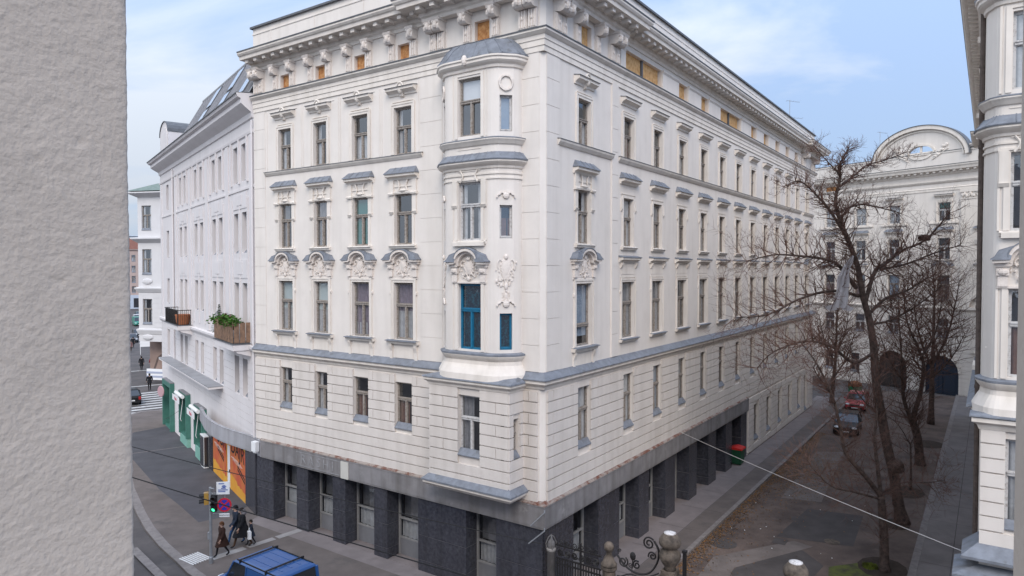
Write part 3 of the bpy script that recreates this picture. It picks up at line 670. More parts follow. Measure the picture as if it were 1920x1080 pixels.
# pavement of the right-hand side
sheet("pavement", [xy(GB(-8, 11.06)), xy(GB(-8, 13.6)), xy(GB(62, 13.6)), xy(GB(62, 11.06))], .12, PAVER, .16)
sheet("kerb", [xy(GB(-8, 10.76)), xy(GB(-8, 11.056)), xy(GB(62, 11.056)), xy(GB(62, 10.76))], .125, KERB, .16)
sheet("pavement_joint", [xy(GB(-8, 12.2)), xy(GB(-8, 12.23)), xy(GB(62, 12.23)), xy(GB(62, 12.2))], .124, YARD2)
for k in range(20): sheet("pavement_joint", [xy(GB(1+3.0*k, 11.07)), xy(GB(1+3.0*k, 13.2)), xy(GB(1.025+3.0*k, 13.2)), xy(GB(1.025+3.0*k, 11.07))], .1285, YARD2)
# street pavement along the front facade and round the bend to the left
kerb_line = [xy(GA(6, 4.9)), xy(GA(0, 4.9)), xy(GA(-8, 4.95)), (-12.6, 27.35), (-13.6, 28.25), (-14.6, 29.35), (-16.2, 31.0), (-17.9, 33.0), (-19.4, 35.0), (-22.2, 39.0), (-27.5, 47.6), (-31.2, 54.0), (-33.5, 58.6), (-33.2, 60.6), (-31.0, 61.6), (-28, 60)]
inner = [xy(GA(6, -.3)), xy(GA(-17.3, -.3))] + [((CL+EL*x+IL*.3).x, (CL+EL*x+IL*.3).y) for x in (-1, -27.6)]
sheet("pavement", kerb_line + inner[::-1], .10, PAVE, .14)
def offset(path, d):
    out_ = []
    for k in range(len(path)):
        p, q = Vector(path[max(k-1, 0)]), Vector(path[min(k+1, len(path)-1)]); t = (q-p).normalized(); out_.append((path[k][0]+t.y*d, path[k][1]-t.x*d))
    return out_
ki = offset(kerb_line, .02); ko = offset(kerb_line, .42)
b = MB()
for k in range(len(ki)-1):
    b.slab([ki[k], ki[k+1], ko[k+1], ko[k]][::1], -.03, .106)
tag(link("kerb", b.mesh("kerb", KERB)), kind='structure')
sheet("dark_asphalt", [(-29.4, 52.6), (-26.4, 46.6), (-22.4, 41.6), (-20.3, 39.0), (-17.8, 36.3), (-15.7, 33.9), (-14.5, 34.9), (-14.15, 36.2), (-19.1, 43.1), (-27.8, 55.0)], .104, ASPH2)
sheet("pavement_strip", [xy(GA(2, 3.0)), xy(GA(-12.9, 3.0)), xy(GA(-12.9, 3.32)), xy(GA(2, 3.32))], .104, PAVEC)
sheet("pavement_strip", [xy(GA(2, 0.0)), xy(GA(-17.3, 0.0)), xy(GA(-16.9, .9)), xy(GA(2, .9))], .104, PAVEC)
def gpts(pts): return pts
# pale tactile strip that leads from the facade to the signal post
def strip(name, p0, p1, w_, z, m):
    p0, p1 = Vector(p0), Vector(p1); t = (p1-p0).normalized(); n = Vector((-t.y, t.x))*w_/2
    return sheet(name, [tuple(p0+n), tuple(p0-n), tuple(p1-n), tuple(p1+n)], z, m)
TACT = mat("pale_tactile_paving", (0.33, 0.31, 0.30), 0.85, 0.2, 2.0)
strip("tactile_strip", (-13.15, 29.6), (-12.15, 30.75), .42, .110, TACT); strip("tactile_strip", (-12.05, 30.85), (-11.2, 31.85), .36, .110, TACT)
strip("tactile_strip", (-11.1, 31.95), (-10.3, 32.9), .40, .110, TACT)
b = MB(); cgr = Vector((-13.88, 29.62)); t_ = Vector((EA.x, EA.y)); n_ = Vector((IA.x, IA.y))
for k in range(8):
    c = cgr+n_*((k-3.5)*.115); b.slab([tuple(c-t_*.55-n_*.03), tuple(c+t_*.55-n_*.03), tuple(c+t_*.55+n_*.03), tuple(c-t_*.55+n_*.03)], .10, .125)
tag(link("tactile_paving", b.mesh("tactile_paving", mat("white_tactile_ribs", (.62, .61, .60), .8))), kind='structure')
strip("kerb", (-17.25, 30.75), (-14.2, 27.6), .36, .10, KERB)
# zebra crossing and stop lines in the far street, drain grate
SDIR = Vector((-.59, .807)); SN = Vector((.807, .59))
for k in range(9):
    c = Vector((-37.3, 70.4))-SDIR*(1.3*k); strip("zebra_stripe", tuple(c-SN*3.4), tuple(c+SN*2.0), .58, .008, WHITEP)
strip("road_line", (-46, 70.5), (-35.5, 77.5), .35, .008, WHITEP); strip("road_line", (-52, 82), (-42, 88.5), .4, .008, WHITEP)
strip("pavement_joint", (-30.6, 43.5), (-23.3, 48.6), .10, .108, PAVEC)
b = MB()
for k in range(5): c = Vector((-13.95, 27.25))+t_*(k*.12-.2); b.slab([tuple(c-n_*.3-t_*.02), tuple(c-n_*.3+t_*.02), tuple(c+n_*.3+t_*.02), tuple(c+n_*.3-t_*.02)], 0, .012)
tag(link("drain_grate", b.mesh("drain_grate", WHITEP)), kind='structure')
def disc(name, x, y, r, z, m, sx=1): return sheet(name, [(x+r*sx*math.cos(k*.3927), y+r*math.sin(k*.3927)) for k in range(16)], z, m)
disc("manhole_cover", 9.85, 31.5, .62, .016, YARD2); disc("manhole_cover", 14.6, 34.6, .36, .016, YARD2); disc("manhole_cover", 15.0, 31.7, .35, .02, STONE)
patch("drain_cover", [(11.7, 5.2), (12.4, 5.2), (12.4, 5.8), (11.7, 5.8)], YARD2, .02)

# ------------------------------------------------------------------ the house the picture is taken from: a stucco wall with a wide opening and one narrow pier
HP = IA*.60
b = MB(); b.M = Matrix.Translation((HP.x, HP.y, 0)) @ Matrix.Rotation(RZA, 4, 'Z')
# local: x right, y away from the house; outer face at y=0, inner face at y=-.38
hx0, hx1, hz0, hz1 = -1.238, 3.4, 11.3, 15.2
e_ = .03
for (a, c, z0, z1) in ((-24, hx0-e_, 0, 19), (hx1, 13.0, 0, 19), (hx0-e_, hx1, 0, hz0), (hx0-e_, hx1, hz1, 19)): b.box(a, c, -.42, -.004, z0, z1)
b.box(.0165, .26, -.30, 0, hz0, hz1)
# the plaster skin of the reveal and of its rounded outer edge, really uneven
prof = [(hx0, -.43+.0075*k, 1, 0) for k in range(56)]+[(hx0-.008*(1-math.cos(R(15*k))), -.008+.008*math.sin(R(15*k)), math.cos(R(15*k)), math.sin(R(15*k))) for k in range(1, 7)]+[(hx0-.02, .0, 0, 1), (hx0-.06, .0, 0, 1)]
rows_ = []; nz_ = 300; zlo, zhi = 11.9, 13.75
for j in range(nz_+1):
    z = zlo+(zhi-zlo)*j/nz_; row = []
    for x, y, nx, ny in prof:
        q = Vector((x*1.0, y, z)); d = .0013*mnoise.noise(q*85)+.0005*mnoise.noise(q*30)+.0010*mnoise.noise(q*7)
        pit = mnoise.noise(q*48+Vector((7, 3, 1))); d -= .0035*max(0, pit-.52)/.3
        row.append(b.P((x+nx*d, y+ny*d, z)))
    rows_.append(row)
for j in range(nz_):
    for k in range(len(prof)-1): b.face((rows_[j][k], rows_[j][k+1], rows_[j+1][k+1], rows_[j+1][k]))
for z0, z1 in ((hz0, zlo), (zhi, hz1)): b.box(hx0-e_, hx0, -.42, -.004, z0, z1)
b.m = 1
for (a, c, z0, z1) in ((-24, hx0-.3, 0, 19), (hx1+.3, 13.0, 0, 19), (hx0-.3, hx1+.3, 0, hz0-.3), (hx0-.3, hx1+.3, hz1+.3, 19)): b.box(a, c, -.003, .012, z0, z1)  # unseen pale outer face, added to bounce light and lighten the pane reflections
b.m = 0
hm_ = b.mesh("house_wall", [HOUSE, PLW]); hm_.polygons.foreach_set("use_smooth", [len(p.vertices) == 4 and p.area < .002 for p in hm_.polygons])
house = link("house_wall", hm_)
tag(house, "rough grey stucco window reveal close to the viewer at the left edge", "wall")

# ------------------------------------------------------------------ the corner house
CH = empty("corner_apartment_house", tuple(C0), "long cream corner apartment house with boarded attic windows and a lead roofed oriel", "apartment building")
def part(name, mb, mats, rz=0.0, smooth=False, parent=None): return link(name, mb.mesh(name, mats, smooth), parent or CH, (0, 0, 0), rz)
AX = [(-14.97, .97), (-12.35, .92), (-9.66, 1.0), (-7.03, 1.02)]
BXS = [7.12]+[10.40+3.27*k for k in range(10)]
rA, rB = [], []
for i, (x, w_) in enumerate(AX):
    rA += [(x-w_/2, x+w_/2, 17.66, 19.64), (x-w_/2, x+w_/2, 13.83, 15.98), (x-(w_+.1)/2, x+(w_+.1)/2, 9.78, 12.21), (x-w_/2, x+w_/2, 6.0, 7.94)]
BW = 1.02
cols = [3.02]+BXS+[43.6]
for x in cols:
    rB += [(x-BW/2, x+BW/2, 17.75, 19.54), (x-BW/2, x+BW/2, 13.81, 15.95), (x-1.26/2, x+1.26/2, 9.70, 12.21), (x-1.1/2, x+1.1/2, 5.68, 8.05)]
atA = [(x-.33, x+.33, 21.62, 22.28) for x in (-14.97, -12.34, -9.68, -7.0)]+[(-3.18, -2.46, 21.62, 22.40)]
atB = [(2.80, 3.62, 21.66, 22.56), (6.75, 10.85, 21.66, 22.55), (13.05, 14.35, 21.66, 22.5), (16.4, 17.6, 21.66, 22.5), (19.72, 23.8, 21.66, 22.5), (26.1, 27.35, 21.66, 22.5), (29.25, 30.5, 21.66, 22.5), (32.5, 33.6, 21.66, 22.5), (35.6, 36.65, 21.66, 22.5), (38.7, 39.8, 21.66, 22.5)]
lowB = [(x-.55, x+.55, .9, 3.3) for x in [27.9+3.27*k for k in range(5)]]+[(43.0, 44.1, .3, 3.3)]
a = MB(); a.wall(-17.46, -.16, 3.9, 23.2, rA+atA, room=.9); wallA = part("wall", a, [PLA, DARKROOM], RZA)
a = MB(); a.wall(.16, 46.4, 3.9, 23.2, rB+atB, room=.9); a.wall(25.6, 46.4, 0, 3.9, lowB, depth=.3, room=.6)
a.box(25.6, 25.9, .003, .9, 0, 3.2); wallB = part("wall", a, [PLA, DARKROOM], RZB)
# corner chamfer, far end and back walls, flat roof
a = MB()
p, q = PA(-.16), PB(.16); a.poly([(*p, 3.9), (*q, 3.9), (*q, 23.2), (*p, 23.2)])
p, q, r_, s_ = PB(46.4), PB(46.4, -14), PA(-17.46, -14), PA(-17.46)
for u, v in ((p, q), (q, r_), (r_, s_)): a.poly([(*u, 0), (*v, 0), (*v, 23.4), (*u, 23.4)])
part("rear_wall", a, PLA)
a = MB(); a.poly([(*PA(-17.4, -.05), 23.56), (*CRN(-.05), 23.56), (*PB(46.3, -.05), 23.56), (*PB(46.3, -14), 23.56), (*PA(-17.4, -14), 23.56)]); part("roof", a, LEADD)
# rusticated storey
a = MB(); hA = [r for r in rA if r[3] < 9]; ox0, ox1 = -4.72, -.90
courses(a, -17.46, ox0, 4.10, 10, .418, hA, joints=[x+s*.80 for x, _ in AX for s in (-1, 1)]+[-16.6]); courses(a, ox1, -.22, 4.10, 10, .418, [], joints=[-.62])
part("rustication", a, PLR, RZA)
a = MB(); hB = [r for r in rB if r[3] < 9]; jb = [.62, 1.9, 4.2, 5.3]+[x+s*.85 for x in BXS for s in (-1, 1)]
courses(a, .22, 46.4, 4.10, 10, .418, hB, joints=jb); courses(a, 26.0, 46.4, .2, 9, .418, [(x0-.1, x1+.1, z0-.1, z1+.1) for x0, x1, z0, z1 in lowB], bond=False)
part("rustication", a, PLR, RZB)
# pilaster strips with faint block joints, and joint lines
for q0, q1, dd in ((-17.46, -16.55, .022), (-1.0, -.19, .022), (-6.05, -4.85, .015)):
    a = MB(); courses(a, q0, q1, 8.98, 12, .985, [], d=dd, gap=.016, bond=False); part("pilaster_strip", a, PLA, RZA)
a = MB()
for x0, x1 in ((-16.4, -13.72), (-13.62, -11.06), (-10.96, -8.4), (-8.3, -6.12)):
    a.box(x0, x0+.03, -.02, .01, 17.7, 20.62); a.box(x1-.03, x1, -.02, .01, 17.7, 20.62); a.box(x0+.3, x1-.3, -.02, .01, 20.52, 20.55)
part("panel_moulding", a, PLA, RZA)
a = MB(); courses(a, .19, 1.1, 8.98, 12, .985, [], d=.022, gap=.016, bond=False); part("pilaster_strip", a, PLA, RZB); a = MB(); courses(a, 5.45, 6.0, 8.98, 12, .985, [], d=.06, gap=.016, bond=False); a.box(5.40, 5.45, -.06, .01, 8.98, 20.9); part("pilaster_strip", a, PLA, RZB)
# mouldings that run round the corner
endB = [PB(46.4), PB(46.4, -2)]
jogA = [PA(-17.50), PA(-5.55), PA(-5.55, .3), CRN(.3), PB(6.15, .3), PB(6.15), PB(41.0), PB(41.0, .3), PB(46.7, .3), PB(46.7, -2)]
flat = [PA(-17.46), CRN(0), PB(46.4), PB(46.4, -2)]
a = MB()
a.sweep(flat, [(-.01, 8.34), (.05, 8.36), (.07, 8.46), (.17, 8.52), (.22, 8.57), (.22, 8.66), (.26, 8.69), (-.01, 8.72)])
part("string_course", a, PLB)
a = MB(); a.sweep(flat, [(-.01, 8.98), (.06, 8.93), (.28, 8.735), (.28, 8.70), (.263, 8.70), (.263, 8.712), (-.01, 8.74)]); part("lead_apron", a, LEAD)
a = MB()
for x0, x1 in ((-16.5, -5.9),): a.sweep([PA(x0), PA(x1)], [(-.01, 17.42), (.04, 17.44), (.12, 17.54), (.14, 17.6), (-.01, 17.62)])
part("sill_course", a, PLB)
for x0, x1 in ((.95, 5.45), (6.02, 41), (42, 46)): a = MB(); a.sweep([PB(x0), PB(x1)], [(-.01, 17.46), (.05, 17.48), (.14, 17.6), (.16, 17.68), (-.01, 17.7)]); part("sill_course", a, PLB)
a = MB()
for x0, x1 in ((-16.5, -5.9),): a.sweep([PA(x0-.02), PA(x1+.02)], [(-.01, 17.655), (.155, 17.625), (.155, 17.60), (.141, 17.60), (.141, 17.612), (-.01, 17.625)])
part("zinc_flashing", a, LEADD)
for x0, x1 in ((.95, 5.45), (6.02, 41), (42, 46)): a = MB(); a.sweep([PB(x0-.02), PB(x1+.02)], [(-.01, 17.735), (.175, 17.705), (.175, 17.68), (.161, 17.68), (.161, 17.69), (-.01, 17.705)]); part("zinc_flashing", a, LEADD)
a = MB(); a.sweep(flat, [(-.01, 20.72), (.05, 20.72), (.05, 20.92), (.08, 20.925), (.08, 21.14), (.11, 21.145), (.11, 21.3), (.16, 21.33), (.26, 21.42), (.26, 21.5), (-.01, 21.53)]); part("architrave", a, PLB)
a = MB(); a.sweep(flat, [(-.01, 21.62), (.29, 21.535), (.29, 21.49), (.263, 21.49), (.263, 21.505), (-.01, 21.535)]); part("zinc_flashing", a, LEADD)
# main cornice with blocks under it
a = MB()
a.sweep(jogA, [(-.25, 22.78), (.06, 22.78), (.08, 22.9), (.16, 22.96), (.16, 23.1), (.34, 23.13), (.34, 23.2), (.78, 23.21), (.80, 23.36), (.86, 23.39), (.92, 23.47), (.92, 23.56), (-.3, 23.66)])
def blocks(P, x0, x1, step, d, w_=.22):
    n = int(round((x1-x0)/step))
    for k in range(n+1):
        x = x0+(x1-x0)*k/n; e = Vector(P(x+.01))-Vector(P(x)); ang = math.atan2(e.y, e.x); c = P(x, d+.47)
        a.obox((c[0], c[1], 23.125), (w_, .40, .15), ang)
blocks(PA, -17.1, -5.9, .70, 0); blocks(PA, -5.3, -.1, .70, .3); blocks(PB, .1, 5.9, .70, .3); blocks(PB, 6.5, 40.8, .66, 0, .26); blocks(PB, 41.3, 46.4, .66, .3, .26)
part("cornice", a, PLB)
a = MB(); a.sweep(jogA, [(-.2, 23.70), (.95, 23.60), (.95, 23.55), (.923, 23.55), (.923, 23.57), (-.2, 23.668)]); part("zinc_flashing", a, LEADD)
# attic parapet with joints and dark metal cap
par = [PA(-17.46, -2.2), PA(-17.46, .02), CRN(.02), PB(46.4, .02), PB(46.4, -2)]
a = MB(); a.sweep(par, [(-.35, 23.5), (0, 23.5), (0, 24.62), (.03, 24.64), (.03, 24.7), (.0, 24.72), (0, 24.98), (-.35, 24.98)])
for k in range(5): x = -16.0+3.3*k; pt = PA(x, .025); a.obox((pt[0], pt[1], 24.2), (.05, .03, 1.0), RZA)
for k in range(13): x = 3.6+3.3*k; pt = PB(x, .025); a.obox((pt[0], pt[1], 24.2), (.05, .03, 1.0), RZB)
part("parapet", a, PLA)
a = MB(); a.sweep(par, [(-.42, 24.985), (.09, 24.985), (.09, 24.95), (.115, 24.95), (.115, 25.05), (-.42, 25.09)]); part("zinc_cap", a, LEADD)
# scrolled brackets of the attic storey
def m_bracket(ww, dd):
    def f():
        b = MB(); h = .5*ww
        b.box(-h, h, -.10*dd, .02, 21.62, 22.3)
        for k in (-1, 0, 1): b.box(k*ww*.3-.028, k*ww*.3+.03, -.10*dd-.035, .0, 21.66, 22.28)
        for yy, zz, rr in ((-.22*dd, 22.46, .17), (-.30*dd, 22.66, .10)):
            pr = [(yy+rr*dd*math.cos(R(30*k)), zz+rr*math.sin(R(30*k))) for k in range(12)]; b.prism(-h-.004-rr*.02, h+.004+rr*.02, pr)
        b.prism(-h-.003, h+.003, [(.02, 22.29), (-.2*dd, 22.35), (-.3*dd, 22.6), (-.42*dd, 22.79), (.02, 22.79)])
        b.prism(-h-.05, h+.05, [(.02, 22.68), (-.40*dd, 22.7), (-.44*dd, 22.79), (.02, 22.79)]); b.blob((0, -.38*dd, 22.52), (h*.55, .10, .16), 8, 5)
        b.blob((0, -.12*dd, 21.98), (.05, .06, .08), 6, 4)
        return b.mesh("bracket", ORN)
    return cached(('br', ww, dd), f)
def place(name, me, P, x, d, rz): q = P(x, d); return link(name, me, CH, (q[0], q[1], 0), rz)
for x in (-15.62, -14.32, -12.98, -11.70, -10.32, -9.04, -7.64, -6.36): place("bracket", m_bracket(.34, .9), PA, x, 0, RZA)
for x in (-17.15, -16.75, -5.25, -4.83): place("bracket", m_bracket(.36, 1.25), PA, x, 0, RZA)
for x in (-3.5, -2.12): place("bracket", m_bracket(.34, 1.2), PA, x, 0, RZA)
for x in (-.85, -.42): place("bracket", m_bracket(.38, 1.35), PA, x, 0, RZA)
for x in (.85, 1.28): place("bracket", m_bracket(.38, 1.35), PB, x, 0, RZB)
for x in (2.35, 4.05): place("bracket", m_bracket(.34, 1.2), PB, x, 0, RZB)
for x in (5.3, 5.75, 41.5, 42.0, 45.5, 46.0): place("bracket", m_bracket(.36, 1.35), PB, x, 0, RZB)
# piers of the attic between its openings on the side facade
edges = [6.2]+[q for h in atB[1:] for q in h[:2]]+[41.0]
for k in range(0, len(edges), 2):
    x0, x1 = edges[k]+.03, edges[k+1]-.03
    a = MB(); a.box(x0, x1, -.05, .01, 21.62, 22.45); a.prism(x0-.02, x1+.02, [(.01, 22.4), (-.06, 22.42), (-.12, 22.5), (-.12, 22.56), (.01, 22.58)]); part("attic_pier", a, PLA, RZB)
for x0, x1, z0, z1 in atA+atB:
    isA = x1 < 0; b = MB(); P = PA if isA else PB; n = 2 if x1-x0 > 2 else 1; wd = (x1-x0)/n
    for k in range(n):
        b = MB(); b.box(-wd/2+(.05 if n > 1 else 0), wd/2-(.05 if n > 1 else 0), .19, .22, z0, z1); place("boarded_window", cached(('osb', wd, z0, z1, isA, n, round(x0, 2) if isA else 0), lambda: b.mesh("boarded_window", OSB if isA else OSBL)), P, x0+wd*(k+.5), 0, RZA if isA else RZB)
for x0, x1, z0, z1 in atB:
    if x1-x0 > 2: a = MB(); a.box((x0+x1)/2-.07, (x0+x1)/2+.07, .10, .2, z0, z1); part("attic_post", a, LEADD, RZB)
# windows
inA5 = ['sides', 'sides', 'half', 'sides']; inA4 = ['left', 'grey', 'green', 'dark']; inA3 = ['blind', 'blind', 'mauve2', 'mauve']; inA2 = ['sides', 'sides', 'brown', 'brown']
o = (C0.x, C0.y)
for i, (x, w_) in enumerate(AX):
    window(CH, o, RZA, x, 17.66, w_, 1.98, 'r5k', inA5[i], .58); window(CH, o, RZA, x, 13.83, w_, 2.15, 'r4', inA4[i], .62)
    window(CH, o, RZA, x, 9.78, round(w_+.1, 3), 2.43, 'r3', inA3[i], .60); window(CH, o, RZA, x, 6.0, w_, 1.94, 'r2', inA2[i], .62)
rr = random.Random(5); ch = ['net', 'grey', 'dark', 'left', 'half', 'sides', 'grey', 'net']
for i, x in enumerate(cols):
    first = i == 0 or i == len(cols)-1
    window(CH, o, RZB, x, 17.75, BW, 1.79, 'r5k' if first else 'r5', 'brown' if i == 1 else rr.choice(ch), .56)
    window(CH, o, RZB, x, 13.81, BW, 2.14, 'r4' if first else 'r4p', rr.choice(ch), .58)
    window(CH, o, RZB, x, 9.70, 1.26, 2.51, 'r3' if first else 'r3f', 'bluegrey' if i == 0 else rr.choice(['net', 'grey', 'grey', 'left']), .33 if i == 0 else .62, mull=i != 0)
    window(CH, o, RZB, x, 5.68, 1.1, 2.37, 'r2', 'pale' if i == 2 else rr.choice(ch), .6)
for x0, x1, z0, z1 in lowB: window(CH, o, RZB, (x0+x1)/2, z0, 1.1, round(z1-z0, 3), 'r2', 'dark', .6)
# oriel with its square foot
oriel(CH, o, RZA, -2.72, .85, .93, .92, insides=('whiteblind', 'sides', 'blue'))
a = MB(); hm = (-3.27, -2.20, 5.72, 7.98); yb = -.92
a.wall(ox0, ox1, 4.5, 8.5, [hm], y=yb, depth=.24, room=.4)
a.M = Matrix.Translation((ox1, yb, 0)) @ Matrix.Rotation(R(90), 4, 'Z'); a.wall(0, .92, 4.5, 8.5, [(.22, .62, 5.85, 7.25)], depth=.2, room=.15); a.M = None
a.poly([(ox0, 0, 4.5), (ox0, yb, 4.5), (ox0, yb, 8.5), (ox0, 0, 8.5)]); a.poly([(ox0, 0, 4.5), (ox1, 0, 4.5), (ox1, yb, 4.5), (ox0, yb, 4.5)])
courses(a, ox0, ox1, 4.52, 9, .418, [hm], y=yb, joints=[-4.0, -1.45]); 
a.M = Matrix.Translation((ox1, yb, 0)) @ Matrix.Rotation(R(90), 4, 'Z'); courses(a, -.045, .92, 4.52, 9, .418, [(.2, .64, 5.83, 7.27)], joints=()); a.M = None
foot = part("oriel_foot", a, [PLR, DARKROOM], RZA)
fpl = [(ox0, 0), (ox0, yb-.045), (ox1+.045, yb-.045), (ox1+.045, 0)]
t = MB(); t.sweep(fpl, [(-.05, 8.26), (.04, 8.27), (.06, 8.36), (.14, 8.42), (.18, 8.47), (.18, 8.55), (-.05, 8.56)])
t.sweep(fpl, [(-.05, 4.22), (.06, 4.24), (.14, 4.32), (.2, 4.38), (.2, 4.46), (-.05, 4.5)]); t.slab([(ox0, 0), (ox1, 0), (ox1, yb), (ox0, yb)], 4.24, 4.45); link("moulding", t.mesh("moulding", PLB), foot)
t = MB(); t.loft([[(ox0-.22, 0, 8.57), (ox0-.22, yb-.27, 8.57), (ox1+.27, yb-.27, 8.57), (ox1+.27, 0, 8.57)], [(ox0-.2, 0, 8.62), (ox0-.2, yb-.25, 8.62), (ox1+.25, yb-.25, 8.62), (ox1+.25, 0, 8.62)], [(ox0+.1, 0, 8.86), (ox0+.7, yb*.75, 8.80), (ox1-.6, yb*.75, 8.80), (ox1-.02, 0, 8.9)]])
t.sweep(fpl, [(0, 4.74), (.24, 4.53), (.24, 4.47), (.205, 4.47), (.205, 4.50), (0, 4.52)]); link("lead_roof", t.mesh("lead_roof", LEAD), foot)
q = GA(0); window(CH, o, RZA, -2.735, 5.72, 1.07, 2.26, 'r2', 'left', .6, frame=WOODW, y=yb)
W = Vector((ox1, yb+.42, 0)); W = Matrix.Rotation(RZA, 4, 'Z') @ W + C0; window(CH, (W.x, W.y), RZA+R(90), 0, 5.85, .40, 1.40, 'r2', 'grey', .6, mull=False)
# ground floor: slate piers, recessed shop windows, concrete fascia
pA = [(-17.42, -16.05), (-14.22, -13.35), (-11.58, -10.72), (-8.84, -8.02), (-6.2, -3.62), (-2.12, .0)]
pB = [(0.0, 2.15), (4.25, 6.22), (8.30, 9.45), (11.49, 12.77), (14.78, 16.01), (17.95, 19.30), (21.14, 22.39), (24.35, 25.6)]
def pier(x0, x1, dep, rz, y0=-.05):
    b = MB(); zs = (.0, .56, 1.62, 3.20)
    n = max(1, round((x1-x0)/1.1)); 
    for k in range(n):
        u, v = x0+(x1-x0)*k/n, x0+(x1-x0)*(k+1)/n
        for z0, z1 in zip(zs[:-1], zs[1:]): b.box(u+(.003 if k else 0), v-(.003 if k < n-1 else 0), y0, dep, z0+.008, z1-.008)
    b.m = 1; b.box(x0+.012, x1-.012, y0+.012, dep-.01, .0, 3.2)
    return part("slate_pier", b, [SLATE, CONC], rz)
for x0, x1 in pA: pier(x0, x1 if x1 < 0 else -.0, .95 if x1 < 0 else .6, RZA)
for x0, x1 in pB: pier(x0 if x0 > 0 else .04, x1, .95 if x0 > 0 else .6, RZB, -.05)
def shopwin(x0, x1, rz, z0=.12, dep=.70):
    b = MB(); xm = (x0+x1)/2; w_ = x1-x0
    b.box(x0, x0+.08, dep-.05, dep+.05, z0, 3.15); b.box(x1-.08, x1, dep-.05, dep+.05, z0, 3.15); b.box(x0+.08, x1-.08, dep-.05, dep+.05, 3.05, 3.15); b.box(x0+.08, x1-.08, dep-.045, dep+.045, 1.72, 1.8)
    b.box(x0+.08, x1-.08, dep-.045, dep+.045, .85, .93)
    f = part("shop_window", b, SHOPF, rz)
    b = MB(); b.box(x0+.08, x1-.08, dep-.02, dep+.02, z0, .85); link("panel", b.mesh("panel", PANELG), f)
    b = MB(); b.poly([(x0+.08, dep, .93), (x1-.08, dep, .93), (x1-.08, dep, 1.72), (x0+.08, dep, 1.72)]); b.poly([(x0+.08, dep, 1.8), (x1-.08, dep, 1.8), (x1-.08, dep, 3.05), (x0+.08, dep, 3.05)]); link("pane", b.mesh("pane", GLASS), f)
    b = MB(); prev = None
    for k in range(25):
        x = x0+.1+(w_-.2)*k/24; c = (b.P((x, dep+.12+.03*math.sin(k*1.7), .9)), b.P((x, dep+.12+.03*math.sin(k*1.7), 1.72+.06*math.sin(k*.9))))
        if prev: b.face((prev[0], c[0], c[1], prev[1]))
        prev = c
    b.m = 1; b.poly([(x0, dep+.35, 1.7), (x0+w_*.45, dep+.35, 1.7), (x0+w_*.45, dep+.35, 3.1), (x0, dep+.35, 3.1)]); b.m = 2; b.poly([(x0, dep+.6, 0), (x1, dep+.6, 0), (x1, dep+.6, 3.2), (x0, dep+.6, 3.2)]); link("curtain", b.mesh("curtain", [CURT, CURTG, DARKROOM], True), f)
for k in range(len(pA)-1): shopwin(pA[k][1], pA[k+1][0], RZA)
for k in range(len(pB)-1): shopwin(pB[k][1], pB[k+1][0], RZB)
b = MB()
for (fr, rz) in ((pA, RZA), (pB, RZB)):
    b.M = Matrix.Rotation(rz, 4, 'Z')
    for k in range(len(fr)-1): b = MB(); b.box(fr[k][1], fr[k+1][0], .0, 1.5, 0, .115); part("threshold", b, PAVEC, rz); b = MB(); b.box(fr[k][1]-.01, fr[k+1][0]+.01, .02, 1.6, 3.16, 3.3); part("recess_ceiling", b, CONC, rz)
# fascia band: follows the front, turns both ways; at the left it swings out in front of the neighbour
cv = [(-19.75, 42.95), (-19.2, 42.0), (-18.35, 40.5), (-17.55, 39.35), (-16.75, 38.35), (-16.0, 37.55), (-15.1, 36.75), (-14.2, 36.0), (-13.42, 35.30)]
cvr = [(x-C0.x, y-C0.y) for x, y in cv]
fas = cvr+[PA(-16.9, .16), CRN(.16), PB(25.7, .16), PB(25.7, -.1)]
FPR = [(-.14, 3.2), (-.02, 3.2), (-.02, 3.26), (0, 3.27), (0, 4.0), (.012, 4.01), (.012, 4.05), (-.14, 4.06)]
b = MB(); b.sweep(fas[:len(cvr)+0]+[PA(-16.95, .16)], FPR); part("curved_fascia", b, FASC)
b = MB(); b.sweep(fas[len(cvr):], [(-.14, 3.2), (-.02, 3.2), (-.02, 3.26), (0, 3.27), (0, 4.0), (.012, 4.01), (.012, 4.05), (-.14, 4.06)])
fa = part("fascia", b, CONC)
b = MB(); b.sweep([PA(-17.0+.4*k, .01*math.sin(k*2.7)) for k in range(43)]+[CRN(.0)]+[PB(.3+.4*k, .012*math.sin(k*1.9)) for k in range(64)], [(-.02, 4.03), (.165, 4.066), (.15, 4.10), (.075, 4.16), (-.02, 4.20)]); part("mortar_ledge", b, RUBBLE)
b = MB(); b.M = Matrix.Rotation(RZA, 4, 'Z')
b.box(-10.86, -10.36, -.20, -.155, 3.215, 3.99); part("pale_panel", b, mat("pale_plaster_patch", (.55, .53, .48), .9, .1, 2.0))
def text_mesh(s, size, m, ext=.004, name="lettering"):
    cu = bpy.data.curves.new(name, 'FONT'); cu.body = s; cu.size = size; cu.extrude = ext; cu.align_x = 'CENTER'; cu.align_y = 'CENTER'
    t = bpy.data.objects.new(name, cu); COL.objects.link(t); me = bpy.data.meshes.new_from_object(t.evaluated_get(bpy.context.evaluated_depsgraph_get())); bpy.data.objects.remove(t); bpy.data.curves.remove(cu)
    me.name = name; me.materials.clear(); me.materials.append(m); return me
def stand_text(s, size, m, parent, loc, rz, ext=.004, tilt=0, shear=0, name="lettering"):
    o_ = link(name, text_mesh(s, size, m, ext, name), parent, loc); o_.rotation_euler = (R(90), tilt, rz); return o_
